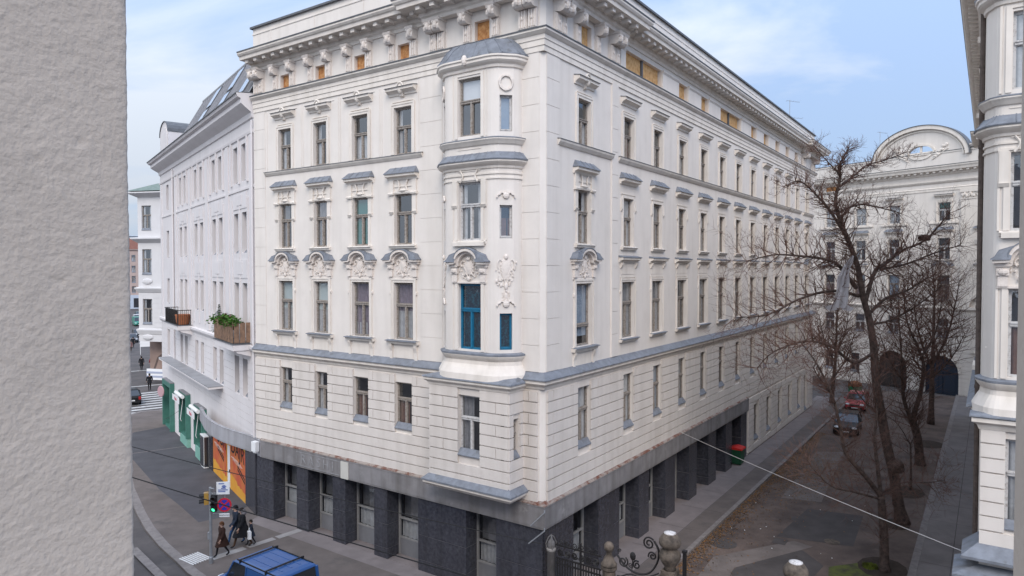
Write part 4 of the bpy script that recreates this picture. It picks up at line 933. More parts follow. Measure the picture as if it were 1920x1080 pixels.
# faint worn lettering in relief on the concrete band
FADE = mat("faded_relief_letters", (.30, .295, .30), .9, .3, 6.0)
q = PA(-12.55, .165); stand_text("R A S H I", .62, FADE, fa, (q[0], q[1], 3.62), RZA, .008)
b = MB(); b.M = Matrix.Rotation(RZA, 4, 'Z')
for x in (-14.1, -11.0): b.box(x, x+.03, -.172, -.15, 3.28, 3.98)
for z in (3.29, 3.93): b.box(-14.1, -10.97, -.171, -.15, z, z+.03)
link("panel_outline", b.mesh("panel_outline", FADE), fa)
# bent lamp brackets at the corner and a little alarm box
b = MB(); e = C0-IA*.2-IB*.2
for z0, l in ((3.95, .95), (3.28, 1.1)): b.tube([(-.0-IA.x*.15-IB.x*.15, -IA.y*.15-IB.y*.15, z0), (-IA.x*.3-IB.x*.25, -IA.y*.3-IB.y*.25, z0-.02), (-IA.x*.45-IB.x*.2-EA.x*l*.5, -IA.y*.5-IB.y*.2-EA.y*l*.5, z0-.55)], .025, 6)
part("wall_bracket", b, STEEL)
b = MB(); b.M = Matrix.Rotation(RZA, 4, 'Z'); b.box(-17.35, -17.0, -.42, -.2, 3.5, 4.0); b.box(-17.3, -17.05, -.36, -.24, 3.42, 3.5); part("alarm_box", b, WHITEM)

# ------------------------------------------------------------------ neighbour on the left: white house with paired windows and a seamed metal mansard
GREYF = mat("grey_window_frame", (.16, .155, .165), .6, .2, 6.0)
LH = empty("white_apartment_house", tuple(CL), "bright white apartment house with paired narrow windows, seamed metal mansard and green framed shops", "apartment building")
oL = (CL.x, CL.y)
def lp(name, mb, mats, smooth=False, parent=None): return link(name, mb.mesh(name, mats, smooth), parent or LH, (0, 0, 0), RZL if parent is None else 0)
LX = [-2.82, -7.98, -13.1, -18.25]; pairs = [(x+s*.83, .92) for x in LX for s in (-1, 1)]+[(-24.3, 1.0)]
LZ = [(17.5, 19.48), (13.66, 15.84), (10.0, 12.03), (5.86, 7.95)]
hl = [(x-w_/2, x+w_/2, z0, z1) for x, w_ in pairs for z0, z1 in LZ]
bal = lambda x: (-5 < x < 0) or (-21 < x < -15)
hl = [((h[0], h[1], 9.0, h[3]) if abs(h[2]-10) < .1 and bal(h[0]) else h) for h in hl]
shops = [(-13.75, -11.35, .95, 3.55), (-18.9, -16.35, .75, 3.75), (-25.7, -22.3, .1, 3.75)]
b = MB(); b.wall(-27.5, -.02, 0, 21.4, hl+shops, depth=.42, room=.8)
b.poly([(-27.5, 0, 0), (-27.5, 12, 0), (-27.5, 12, 21.4), (-27.5, 0, 21.4)]); b.poly([(-27.5, 12, 0), (0, 12, 0), (0, 12, 21.4), (-27.5, 12, 21.4)])
lp("wall", b, [PLW, DARKROOM])
b = MB(); courses(b, -27.5, -.05, 4.25, 11, .40, [h for h in hl if h[2] < 7], d=.022, gap=.016, bond=False); lp("rustication", b, PLW)
b = MB(); pl = [(-27.5, 8), (-27.5, 0), (-.06, 0)]
b.sweep(pl, [(-.01, 20.5), (.08, 20.55), (.12, 20.8), (.45, 21.05), (.62, 21.2), (.62, 21.42), (.78, 21.5), (.85, 21.68), (-.01, 21.75)])
b.sweep(pl, [(-.01, 19.75), (.07, 19.8), (.09, 19.92), (-.01, 19.97)]); b.sweep(pl, [(-.01, 16.98), (.05, 17.0), (.05, 17.12), (-.01, 17.15)]); b.sweep(pl, [(-.01, 8.45), (.1, 8.5), (.18, 8.65), (.18, 8.78), (-.01, 8.82)])
for x in (-5.4, -10.5, -15.7, -20.9, -26.9, -22.0, -.5): b.box(x-.34, x+.34, -.06, .01, 8.9, 19.75)
for x in LX:
    for s in (-1, 0, 1): b.box(x+s*1.62-.10, x+s*1.62+.10, -.09, .01, 17.4, 19.8); b.box(x+s*1.62-.08, x+s*1.62+.08, -.05, .01, 9.2, 16.6)
    for z0, z1 in ((16.05, 16.9), (12.3, 13.3)): b.box(x-1.35, x+1.35, -.03, .01, z0, z1); b.box(x-.5, x+.5, -.055, .01, z0+.2, z1-.1)
lp("moulding", b, PLW)
for x, w_ in pairs:
    for z0, z1 in LZ:
        zz = 9.0 if (abs(z0-10) < .1 and bal(x)) else z0
        window(LH, oL, RZL, x, zz, w_, round(z1-zz, 3), 'r2', random.choice(['grey', 'dark', 'dark', 'left']), .66, frame=GREYF, y=.14)
# mansard: slope with standing seams, three tall roof windows, ridge, stub gable at the far end
e0, e1, zr0, zr1, yr = (-.35, 21.75), (1.75, 25.35), 21.75, 25.35, 1.75
b = MB(); xl, xr = -20.6, -.05
b.poly([(xl, -.2, 21.8), (xr, -.2, 21.8), (xr, yr, zr1), (xl+1.2, yr, zr1)]); b.poly([(xl, -.2, 21.8), (xl+1.2, yr, zr1), (xl+1.2, 9, zr1), (xl, 9, 21.8)]); b.poly([(xl+1.2, yr, zr1), (xr, yr, zr1), (xr, 9, zr1), (xl+1.2, 9, zr1)])
b.poly([(-27.5, -.3, 21.78), (xl+.2, -.3, 21.78), (xl+.2, 9, 21.78), (-27.5, 9, 21.78)])
x = xl+1.3
while x < xr: b.obox((x, (yr-.2)/2, (21.8+zr1)/2+.02), (.045, math.hypot(yr+.2, zr1-21.8), .10), 0, math.atan2(zr1-21.8, yr+.2)); x += .46
b.box(xl+1.1, xr, yr-.08, yr+.1, zr1-.02, zr1+.08)
rf = lp("roof", b, ROOFM)
b = MB(); sl = math.atan2(zr1-21.8, yr+.2)
for x in (-13.2, -7.6, -2.2):
    for (a0, a1) in ((.08, .45), (.50, .90)):
        f0, f1 = a0, a1; L_ = math.hypot(yr+.2, zr1-21.8); c = ((f0+f1)/2)
        ctr = (x, -.2+(yr+.2)*c, 21.8+(zr1-21.8)*c)
        b.m = 0; b.obox((ctr[0], ctr[1]-.03, ctr[2]+.02), (1.35, L_*(f1-f0), .14), 0, sl)
        b.m = 1
        for s in (-.32, .32): b.obox((ctr[0]+s, ctr[1]-.062, ctr[2]+.038), (.54, L_*(f1-f0)-.14, .10), 0, sl)
link("roof_window", b.mesh("roof_window", [LEADD, mat("bright_roof_glass", (.45, .50, .56), .08, .1, 2.0, spec=.8)]), rf)
b = MB(); prof = [(-26.9, 21.7), (-26.9, 23.6)]+[(-25.1+1.8*math.cos(R(180-15*k)), 23.6+1.0*math.sin(R(15*k))) for k in range(1, 12)]+[(-23.3, 23.6), (-23.3, 21.7)]
b.extrude(prof, -.05, 1.7); gb = lp("roof_gable", b, PLW)
b = MB(); band(b, prof[1:-1], .05, -.12, 1.75); link("zinc_cap", b.mesh("zinc_cap", LEADD), gb)
b = MB(); b.extrude([(-26.5, 21.9), (-26.5, 23.4)]+[(-25.1+1.4*math.cos(R(180-15*k)), 23.4+.75*math.sin(R(15*k))) for k in range(1, 12)]+[(-23.7, 23.4), (-23.7, 21.9)], -.09, -.02); link("panel", b.mesh("panel", PLW), gb)
b = MB(); b.sweep(pl, [(-.01, 21.82), (.88, 21.70), (.88, 21.64), (.852, 21.64), (.852, 21.685), (-.01, 21.76)]); lp("gutter", b, LEADD)
# two balconies
def balcony(x0, x1, dp, kind):
    b = MB(); b.box(x0, x1, -dp, .0, 8.55, 8.86); b.prism(x0+.05, x1-.05, [(0, 8.55), (-dp+.1, 8.55), (-dp+.25, 8.42), (0, 8.2)]); f = lp("balcony", b, PLW)
    b = MB(); b.box(x0-.03, x1+.03, -dp-.04, -.01, 8.863, 8.90); link("floor", b.mesh("floor", LEADD), f)
    b = MB()
    if kind == 'slats':
        n = int((x1-x0)/.34)
        for k in range(n): u = x0+.08+(x1-x0-.16)*k/n; b.box(u, u+.27, -dp+.02, -dp+.05, 8.95, 10.0+.04*(k % 2))
        for s in (x0+.06, x1-.09):
            for k in range(int(dp/.3)): b.box(s, s+.03, -dp+.08+.3*k, -dp+.34+.3*k, 8.95, 10.0)
        b.box(x0+.05, x1-.05, -dp+.06, -dp+.09, 9.85, 9.92)
        link("railing", b.mesh("railing", TIMBER), f)
    else:
        for k in range(int((x1-x0)/.13)): u = x0+.06+.13*k; b.box(u, u+.02, -dp+.04, -dp+.06, 8.9, 9.9)
        for s in (x0+.05, x1-.07):
            for k in range(int(dp/.13)): b.box(s, s+.02, -dp+.06+.13*k, -dp+.08+.13*k, 8.9, 9.9)
        b.box(x0+.04, x1-.04, -dp+.03, -dp+.07, 9.9, 9.95); b.box(x0+.04, x0+.08, -dp, -.02, 9.9, 9.95); b.box(x1-.08, x1-.04, -dp, -.02, 9.9, 9.95)
        b.box(x0+.10, x0+3.0, -dp+.08, -dp+.10, 8.95, 9.75)
        link("railing", b.mesh("railing", IRON), f)
balcony(-4.95, -.75, .95, 'slats'); balcony(-20.3, -15.4, .95, 'iron')
def plant(name, loc, n, r, m, label, flat=1.0, seed=1, lw=.10):
    rr = random.Random(seed); b = MB()
    for k in range(n):
        u = Vector((rr.gauss(0, 1), rr.gauss(0, 1), rr.gauss(0, 1))).normalized()*r*rr.uniform(.35, 1); u.z = abs(u.z)*flat-(.25*r if rr.random() < .3 else 0)
        a = rr.uniform(0, 6.28); t = Vector((math.cos(a), math.sin(a), rr.uniform(-.6, .6)))*lw*rr.uniform(.6, 1.2); s = t.cross(Vector((rr.random(), rr.random(), .5))).normalized()*lw*.5
        b.poly([u-t, u+s, u+t, u-s])
    b.lathe((0, 0, -.35), [(.10, 0), (.15, .3), (.16, .32), (.13, .33)], 8)
    return tag(link(name, b.mesh(name, m), None, loc), label, "plant", "plants on the balconies")
def LP(x, d, z): q = CL+EL*x-IL*d; return (q.x, q.y, z)
plant("balcony_plant", LP(-4.75, .72, 9.85), 160, .62, LEAFG, "leafy plant spilling over the left end of the wooden balcony", .8, 2)
plant("balcony_plant", LP(-2.6, .85, 9.95), 260, .62, LEAFG, "bushy bright green plant in the middle of the wooden balcony", .7, 3)
plant("balcony_plant", LP(-1.25, .78, 9.95), 240, .55, LEAFG, "bushy green plant at the right end of the wooden balcony", .7, 4)
plant("balcony_plant", LP(-3.7, .55, 10.0), 120, .45, mat("autumn_leaves", (.20, .07, .04), .8, .4, 12.), "reddish brown plant between the green ones on the wooden balcony", .8, 5)
b = MB(); rr = random.Random(9)
for k in range(420):
    z = rr.uniform(0, 1.5); r_ = .55*(1-z/1.6); a = rr.uniform(0, 6.28); t = Vector((math.cos(a), math.sin(a), -.25)); p = Vector((0, 0, z)); s = Vector((-t.y, t.x, 0))*.05
    b.poly([p+t*r_*.3-s, p+t*r_*.3+s, p+t*r_+s*.4, p+t*r_-s*.4])
b.lathe((0, 0, -.35), [(.10, 0), (.14, .33)], 8)
tag(link("small_conifer", b.mesh("small_conifer", FIR), None, LP(-5.3, .55, 9.3)), "small dark green conifer in a pot beside the wooden balcony", "plant", "plants on the balconies")
b = MB(); b.lathe((0, 0, 0), [(.36, 0), (.40, .05), (.48, .62), (.50, .64), (.5, .72), (.44, .73)], 14); tag(link("flower_pot", b.mesh("flower_pot", TERRA), None, LP(-16.0, .5, 8.9)), "terracotta pot on the iron railed balcony", "pot")
b = MB(); b.lathe((0, 0, 0), [(.02, 0), (.25, .02), (.3, .3), (.28, .34)], 12); b.box(-.5, .5, -.25, .25, .55, .6)
for s in (-.42, .42): b.box(s-.02, s+.02, -.02, .02, 0, .55)
tag(link("balcony_table", b.mesh("balcony_table", WHITEM), None, LP(-16.9, .45, 8.9), RZL), "pale small table beside the terracotta pot on the balcony", "table")
# flat canopy, shop fronts, rolled awnings
b = MB(); b.box(-23.7, -6.8, -.85, .0, 5.68, 5.80); cn = lp("canopy", b, PLW); b = MB(); b.box(-23.72, -6.78, -.87, .0, 5.803, 5.84); link("lead_roof", b.mesh("lead_roof", ROOFM), cn)
PINK = mat("red_awning_lettering", (.55, .12, .16), .7)
for i, (x0, x1, z0, z1) in enumerate(shops):
    b = MB(); t = .28 if i < 2 else .5; pr = -.32
    b.box(x0-.05, x0+t*.5, pr, .3, z0, z1+.1); b.box(x1-t*.6, x1+.05, pr, .3, z0-(.0), z1+.1); b.box(x0+t*.5, x1-t*.6, pr, .3, z1-.25, z1+.1); b.box(x0+t*.5, x1-t*.6, -.2, .3, z0-.02, z0+.1); b.box((x0+x1)/2-.05, (x0+x1)/2+.05, .05, .2, z0+.1, z1-.25)
    f = lp("shop_window", b, GREENF)
    b = MB(); b.poly([(x0, .15, z0+.1), (x1, .15, z0+.1), (x1, .15, z1-.2), (x0, .15, z1-.2)]); link("pane", b.mesh("pane", GLASS), f)
    b = MB(); b.box(x0-.04, x1+.04, pr+.02, .0, z1+.103, z1+.16); link("top_cover", b.mesh("top_cover", PANELG), f)
    if z0 > .4: b = MB(); b.box(x0, x1, -.24, .0, .0, z0-.03); link("panel", b.mesh("panel", GREENL), f)
    if i < 2:
        b = MB(); pr_ = [(pr-.16+.13*math.cos(R(30*k)), z1-.02+.13*math.sin(R(30*k))) for k in range(12)]; b.prism(x0-.1, x1-.15, pr_); b.box(x0-.1, x1-.15, pr-.40, pr-.38, z1-.5, z1-.08); aw = link("awning", b.mesh("awning", WHITEM), f)
        b = MB(); b.tube([(x1-.35, pr-.1, z1-.1), (x1-.35, pr-.28, z1-1.6), (x1-.35, pr-.22, z1-1.75)], .02, 6); link("awning_crank", b.mesh("awning_crank", WHITEM), f)
        lt = link("lettering", text_mesh("Mode", .34, PINK, .004), f, ((x0+x1)/2-.1, pr-.41, z1-.30)); lt.rotation_euler = (R(90), 0, 0)
    else:
        b = MB(); b.lathe((0, 0, 0), [(.42, -.05), (.46, 0), (.42, .05)], 16); sg = link("round_sign", b.mesh("round_sign", mat("pink_sign", (.45, .28, .30), .7)), f, (x0+1.3, pr-.3, z1-.75)); sg.rotation_euler = (R(90), 0, R(20))
# painted wall with a white door, and a notice case
ORG = mat("orange_mural_paint", (.62, .25, .03), .8, .25, .9, col2=(.62, .36, .05)); RED = mat("red_mural_paint", (.46, .075, .04), .8, .35, 1.1, col2=(.52, .17, .05)); BLKP = mat("black_mural_paint", (.02, .014, .014), .8); PNK = mat("pale_mural_script", (.68, .52, .46), .8)
b = MB(); b.box(-9.35, -6.02, -.06, .0, .0, 3.22); b.box(-5.25, -1.9, -.06, .0, .0, 3.22); b.box(-6.02, -5.25, -.06, .0, 2.55, 3.22); mu = lp("mural", b, ORG)
b = MB()
for x0, x1, zl, zr in ((-9.33, -6.05, 1.0, .55), (-5.22, -1.93, .95, .55)):
    n = 12; rr = random.Random(int(x0*7)); bot = [(x0+(x1-x0)*k/n, zl+(zr-zl)*k/n+rr.uniform(-.10, .10)) for k in range(n+1)]; b.extrude(bot+[(x1, 3.2 if x0 < -6 else 2.85), ((x0+x1)/2, 3.2), (x0, 3.2)], -.066, -.05)
link("red_field", b.mesh("red_field", RED), mu)
b = MB()
for x, dz in ((-7.4, 1.55), (-2.85, 1.35)): band(b, [(x-.7, dz+.2), (x+.75, dz-.25), (x+.75, dz+.05), (x-.7, dz+.5), (x-.7, dz+.2)], .10, -.075, -.06)
link("black_outline", b.mesh("black_outline", BLKP), mu)
for s_, x in (("CUBR", -7.65), ("DAJR", -3.55)):
    lt = link("lettering", text_mesh(s_, 1.25, BLKP, .004), mu, (x, -.073, 2.62)); lt.rotation_euler = (R(90), R(4), 0)
    lt = link("script", text_mesh("~vwmwv~", .55, PNK, .003, "script"), mu, (x-.2, -.072, 1.98)); lt.rotation_euler = (R(90), R(4), 0)
b = MB(); b.box(-5.95, -5.3, -.03, .0, .05, 2.5); dr = lp("door", b, WHITEM); b = MB(); b.box(-5.42, -5.36, -.08, -.03, 1.0, 1.15); link("handle", b.mesh("handle", IRON), dr)
b = MB(); b.box(-11.0, -9.5, -.10, .0, .0, 3.25); lp("slate_panel", b, SLATE); b = MB(); b.box(-1.88, -.0, -.10, .0, .0, 3.25); lp("slate_panel", b, SLATE)
b = MB(); b.box(-11.35, -10.25, -.42, -.12, .12, 2.15); b.m = 1; b.box(-11.29, -10.31, -.435, -.42, .2, 2.09); b.box(-10.25, -10.235, -.40, -.14, .2, 2.09); tag(link("notice_case", b.mesh("notice_case", [WHITEM, DGLASS]), None, tuple(CL), RZL), "white framed notice case with dark pane beside the orange mural", "notice board")
b = MB(); b.tube([(-21.6, -.10, 5.9), (-21.6, -.10, 20.4)], .06, 8); b.tube([(-.1, -.1, 4.1), (-.1, -.1, 20.4)], .05, 8); lp("downpipe", b, PLW)

# ------------------------------------------------------------------ corner house across the side street, with a bay
def simple_house(name, label, o_, rz, wd, dp, ht, cols_, rows_, wm, ws, roofm=LEADD, parapet=.6, corn=.5, frame=WOODW):
    h = empty(name, (o_[0], o_[1], 0), label, "apartment building")
    holes = [(x-ws/2, x+ws/2, z0, z1) for x in cols_ for z0, z1 in rows_]
    b = MB(); b.wall(0, wd, 0, ht, holes, depth=.25, room=.7)
    b.poly([(0, 0, 0), (0, 0, ht), (0, dp, ht), (0, dp, 0)]); b.poly([(wd, 0, 0), (wd, dp, 0), (wd, dp, ht), (wd, 0, ht)]); b.poly([(0, dp, 0), (0, dp, ht), (wd, dp, ht), (wd, dp, 0)])
    link("wall", b.mesh("wall", [wm, DARKROOM]), h, (0, 0, 0), rz)
    b = MB(); b.sweep([(0, dp), (0, 0), (wd, 0), (wd, dp)], [(-.3, ht-.5), (.06, ht-.5), (.1, ht-.35), (corn*.7, ht-.2), (corn, ht-.1), (corn, ht+.05), (-.3, ht+.15)]); b.box(0, wd, 0, dp, ht, ht+.1); link("cornice", b.mesh("cornice", wm), h, (0, 0, 0), rz)
    for x in cols_:
        for z0, z1 in rows_: window(h, o_, rz, x, z0, ws, round(z1-z0, 3), 'r2', random.choice(['net', 'grey', 'dark', 'half']), .66, frame=frame)
    return h
FH = simple_house("corner_house", "white house with a two sided bay far down the left hand street", (-41.4, 79.3), R(-13), 12, 16, 22.4, [5.5, 9.0], [(17.6, 19.8), (13.6, 15.8), (9.6, 11.9), (5.4, 7.6)], FARW, 1.1)
b = MB(); bx0, bx1, by = -.3, 3.4, -2.3
oF = (-41.4, 79.3)
b.M = Matrix.Rotation(R(-13), 4, 'Z'); hb_ = [(.85-.62, .85+.62, z0, z1) for z0, z1 in ((17.2, 19.9), (12.2, 15.0), (6.6, 9.4))]
b.wall(bx0, bx1, 4.6, 21.6, hb_, y=by, depth=.22, room=.6)
b.poly([(bx0, by, 4.6), (bx0, by, 21.6), (bx0, 0, 21.6), (bx0, 0, 4.6)])
b.M = b.M @ Matrix.Translation((bx1, by, 0)) @ Matrix.Rotation(R(90), 4, 'Z'); b.wall(0, 2.3, 4.6, 21.6, [(.5, 1.6, z0, z1) for z0, z1 in ((17.2, 19.9), (12.2, 15.0), (6.6, 9.4))], depth=.2, room=.5)
b.M = Matrix.Rotation(R(-13), 4, 'Z'); b.m = 0; b.poly([(bx0, by, 4.6), (bx1, by, 4.6), (bx1, 0, 4.6), (bx0, 0, 4.6)])
bay = link("bay", b.mesh("bay", [FARW, DARKROOM]), FH)
b = MB(); b.M = Matrix.Rotation(R(-13), 4, 'Z'); pth = [(bx0, 0), (bx0, by), (bx1, by), (bx1, 0)]
for z, d in ((21.3, .75), (16.2, .55), (10.6, .3), (5.9, .2)): b.sweep(pth, [(0, z-.5), (.06, z-.45), (d*.8, z-.15), (d, z-.05), (d, z+.08), (0, z+.16)])
for z in (5.1, 11.4): b.blob((bx0+1.2, by-.05, z), (.7, .15, .35), 8, 5)
for k in range(7): b.box(bx0+2.0, bx1, by-.03, by+.01, 6.2+.55*k, 6.2+.55*k+.5)
link("moulding", b.mesh("moulding", FARW), bay)
b = MB(); b.M = Matrix.Rotation(R(-13), 4, 'Z'); b.loft([[(bx0-.8, 0, 21.48), (bx0-.8, by-.8, 21.48), (bx1+.8, by-.8, 21.48), (bx1+.8, 0, 21.48)], [(bx0+.8, 0, 22.6), (bx0+1.2, -.5, 22.6), (bx1-1.2, -.5, 22.6), (bx1-.8, 0, 22.6)]]); link("roof", b.mesh("roof", mat("green_patina", (.17, .215, .185), .7, .3, 2.0)), bay)
c_, s_ = math.cos(R(-13)), math.sin(R(-13))
for z0, z1 in ((17.2, 19.9), (12.2, 15.0), (6.6, 9.4)): window(FH, oF, R(-13), .85, z0, 1.24, round(z1-z0, 3), 'r2', 'sides', .6, frame=WOOD, y=by)
b = MB(); b.M = Matrix.Rotation(R(-13), 4, 'Z'); b.box(bx0-.3, bx1+2, -.35, -.05, 0, 4.4); gw = link("painted_wall", b.mesh("painted_wall", RENDERB), FH)
b = MB(); b.M = Matrix.Rotation(R(-13), 4, 'Z'); band(b, [(bx0+.2, .6), (bx0+.9, 2.4), (bx0+3.4, 4.2)], .25, -.365, -.34); link("painted_sweep", b.mesh("painted_sweep", mat("dark_brown_paint", (.11, .08, .07), .8)), gw)
for k, s__ in enumerate(("BLCH", "SCHUH", "WAREN")):
    lt = stand_text(s__, .75-.1*k, WHITEM, gw, (c_*(bx0+3.1)+s_*.37, s_*(bx0+3.1)-c_*.37, 2.5-.75*k), R(-13))
b = MB(); b.M = Matrix.Rotation(R(-13), 4, 'Z'); b.box(bx0+1.9, bx0+6.5, -3.4, -3.3, .5, 1.7)
b.m = 1
for z in (.75, 1.2): b.box(bx0+1.9, bx0+6.5, -3.42, -3.4, z, z+.22)
tag(link("site_hoarding", b.mesh("site_hoarding", [WHITEM, mat("hoarding_stripe", (.33, .36, .45), .8)]), None, (oF[0], oF[1], 0)), "low white hoarding with pale stripes at the far street corner", "hoarding")
b = MB()
for z in (0, .9, 1.8): b.box(bx0-.32, bx0-.26, -3.35, -.3, 0, .01)
# salmon house closing the view down the street
SH = simple_house("salmon_house", "long salmon coloured house with rows of small windows closing the far street", (-139, 209), R(28), 46, 20, 19.0, [1.4+2.7*k for k in range(16)], [(15.2, 17.2), (11.7, 13.8), (8.4, 10.5), (5.2, 7.2)], BRICKP, 1.15, frame=WOOD)
b = MB(); b.M = Matrix.Rotation(R(28), 4, 'Z'); b.box(-.1, 46, -.12, .05, 0, 4.4); b.m = 1
for k in range(14): b.box(1+3.2*k, 3.2+3.2*k, -.16, -.1, .4, 3.4)
link("shop_front", b.mesh("shop_front", [mat("pale_blue_grey_front", (.42, .46, .52), .7), DGLASS]), SH)
b = MB(); b.M = Matrix.Rotation(R(28), 4, 'Z'); b.loft([[(-.4, -.4, 19.1), (46.4, -.4, 19.1), (46.4, 20, 19.1), (-.4, 20, 19.1)], [(1, 8, 23.0), (45, 8, 23.0), (45, 12, 23.0), (1, 12, 23.0)]]); link("roof", b.mesh("roof", mat("red_brown_tiles", (.20, .085, .06), .9, .3, 2.0)), SH)
TH = simple_house("glass_roofed_house", "pale grey house with glazed attic rising behind the salmon house", (-175, 262), R(25), 70, 20, 26, [3+4*k for k in range(15)], [(21.5, 24), (17, 19.5)], mat("pale_grey_blue_wall", (.48, .53, .58), .8), 2.6)
# ------------------------------------------------------------------ rear house at the end of the yard, with two arched gateways and a curved gable
ER = Vector((.535, -.845, 0)).normalized(); RZR = math.atan2(ER.y, ER.x); oR = (44.05, 69.15)
RH = empty("gabled_rear_house", (oR[0], oR[1], 0), "cream house across the yard end with curved gable and two dark archways", "apartment building")
RX = [-20.3, -16.6, -12.75, -9.1, -5.35, -.35, 3.4]
RZs = [(17.65, 19.56), (13.75, 15.95), (9.68, 12.15), (5.85, 7.75)]
hr = [(x-.6, x+.6, z0, z1) for x in RX for z0, z1 in RZs]+[(-13.4, -12.1, 21.6, 22.5)]+[(x-.55, x+.55, 1.2, 3.3) for x in (-20.3, -16.6, -12.75, -9.6)]
gates = [(-6.97, -3.81, 0, 3.95), (-2.07, 1.25, 0, 3.95)]
b = MB(); b.wall(-24, 14, 0, 23, hr+gates, depth=.3, room=.9)
for x0, x1, z0, z1 in gates:      # arch spandrels close the square hole
    cx, r_ = (x0+x1)/2, (x1-x0)/2; zc_ = z1-r_
    for s in (-1, 1):
        pts = [(cx+s*r_, zc_)]+[(cx+s*r_*math.cos(R(9*k)), zc_+r_*math.sin(R(9*k))) for k in range(1, 11)]+[(cx+s*r_, z1)]
        b.m = 0; b.extrude(pts if s > 0 else pts[::-1], -.001, .3)
b.m = 0; b.poly([(-24, 0, 0), (-24, 0, 23), (-24, 12, 23), (-24, 12, 0)])
link("wall", b.mesh("wall", [PLA, DARKROOM]), RH, (0, 0, 0), RZR)
def rp(name, mb, mats, smooth=False): return link(name, mb.mesh(name, mats, smooth), RH, (0, 0, 0), RZR)
b = MB(); courses(b, -24, 14, .2, 20, .415, [(h[0], h[1], h[2], h[3]) for h in hr if h[2] < 8]+gates, d=.04, gap=.03, joints=range(-24, 14, 2)); rp("rustication", b, PLA)
b = MB(); pr = [(-24, 0), (14, 0)]
b.sweep(pr, [(-.01, 8.5), (.1, 8.55), (.25, 8.75), (.25, 8.85), (-.01, 8.95)]); b.sweep(pr, [(-.01, 20.7), (.06, 20.72), (.06, 20.95), (.1, 21.0), (-.01, 21.1)]); b.sweep(pr, [(-.01, 21.5), (.1, 21.55), (.2, 21.7), (.2, 21.78), (-.01, 21.82)])
b.sweep(pr, [(-.3, 22.3), (.1, 22.35), (.2, 22.5), (.2, 22.65), (.65, 22.75), (.7, 22.95), (.8, 23.1), (.8, 23.22), (-.3, 23.3)])
n = 60
for k in range(n): x = -23.8+37.6*k/n; b.box(x, x+.24, -.55, -.15, 22.57, 22.72)
for x in (-.35, -5.35, -9.1, -12.75):
    for z in (17.4,): b.box(x-1.4, x+1.4, -.14, .01, z, z+.16)
for x0 in (1.25,):
    b.box(x0, x0+1.7, -.12, .01, 8.95, 20.7)
    for k in range(9): b.blob((x0+.2+.17*k, -.16, 20.1+.12*math.sin(k*2)), (.14, .1, .2), 6, 4)
    b.box(x0-.08, x0+1.78, -.2, .01, 20.4, 20.7); b.box(x0-.05, x0+1.75, -.17, .01, 19.7, 19.82)
for x0, x1, z0, z1 in gates: band(b, [((x0+x1)/2+(x1-x0)/2*math.cos(R(180-12*k))*1.0, z1-(x1-x0)/2+(x1-x0)/2*math.sin(R(12*k))) for k in range(16)], .28, -.12, .01)
band(b, [(4.4+2.2*math.cos(R(180-15*k)), 9.0+1.5*math.sin(R(15*k))) for k in range(13)], .22, -.4, .01); b.box(2.1, 6.7, -.45, .01, 8.75, 9.0); b.box(2.3, 3.0, -.2, .01, 4.5, 8.75)
rp("moulding", b, PLB)
b = MB(); b.sweep(pr, [(-.3, 23.25), (-.02, 23.25), (-.02, 24.5), (.06, 24.55), (.06, 24.7), (-.3, 24.75)])
b.sweep([(2.0, 0), (14, 0)], [(-.3, 24.8), (.12, 24.82), (.3, 25.0), (.3, 25.1), (-.3, 25.2)])
b.m = 1; b.sweep(pr, [(-.32, 24.755), (.1, 24.705), (.1, 24.75), (-.32, 24.80)]); b.sweep(pr, [(-.2, 23.35), (.84, 23.23), (.84, 23.27), (-.2, 23.39)]); b.m = 0
rp("parapet", b, [PLA, LEADD])
# curved gable with an open oval eye
gc, gw_, gz, gh = -2.85, 4.5, 24.2, 3.05
outer = [(gc+gw_*math.cos(R(180-6*k)), gz+gh*math.sin(R(6*k))) for k in range(31)]
ov = [(gc+.1+1.25*math.cos(R(180-6*k)), 24.85+.72*math.sin(R(6*k))) for k in range(31)]
ovb = [(gc+.1+1.25*math.cos(R(180+6*k)), 24.85-.72*math.sin(R(6*k))) for k in range(31)]
b = MB()
for y0, y1 in ((0.0, .4),):
    a0 = [b.P((x, y0, z)) for x, z in outer]; a1 = [b.P((x, y0, z)) for x, z in ov]; c0 = [b.P((x, y1, z)) for x, z in outer]; c1 = [b.P((x, y1, z)) for x, z in ov]
    for k in range(30):
        b.face((a0[k], a1[k], a1[k+1], a0[k+1])); b.face((c0[k], c0[k+1], c1[k+1], c1[k])); b.face((a0[k], a0[k+1], c0[k+1], c0[k])); b.face((a1[k], c1[k], c1[k+1], a1[k+1]))
    low = [(gc-gw_+(2*gw_)*k/30, 23.3) for k in range(31)]; lo2 = [(x, z) for x, z in [(p[0], p[1]) for p in [(gc+.1+1.25*math.cos(R(180+6*k)), 24.85+.72*math.sin(R(180+6*k))) for k in range(31)]]]
    for yy in (y0, y1):
        p = [b.P((x, yy, z)) for x, z in low]; q = [b.P((x, yy, z)) for x, z in lo2]
        for k in range(30): b.face((p[k], p[k+1], q[k+1], q[k]))
        l_, m_ = b.P((gc-gw_, yy, gz)), b.P((gc+gw_, yy, gz)); b.face((p[0], q[0], l_)); b.face((p[30], m_, q[30]))
    p = [b.P((x, y0, z)) for x, z in lo2]; q = [b.P((x, y1, z)) for x, z in lo2]
    for k in range(30): b.face((p[k], p[k+1], q[k+1], q[k]))
g_ = rp("gable", b, PLA)
b = MB(); band(b, outer, .38, .45, -.35); band(b, [(gc+(x-gc)*.93, gz+(z-gz)*.92) for x, z in outer], .12, .0, -.14)
band(b, ov+ovb[1:], .22, .1, -.1)
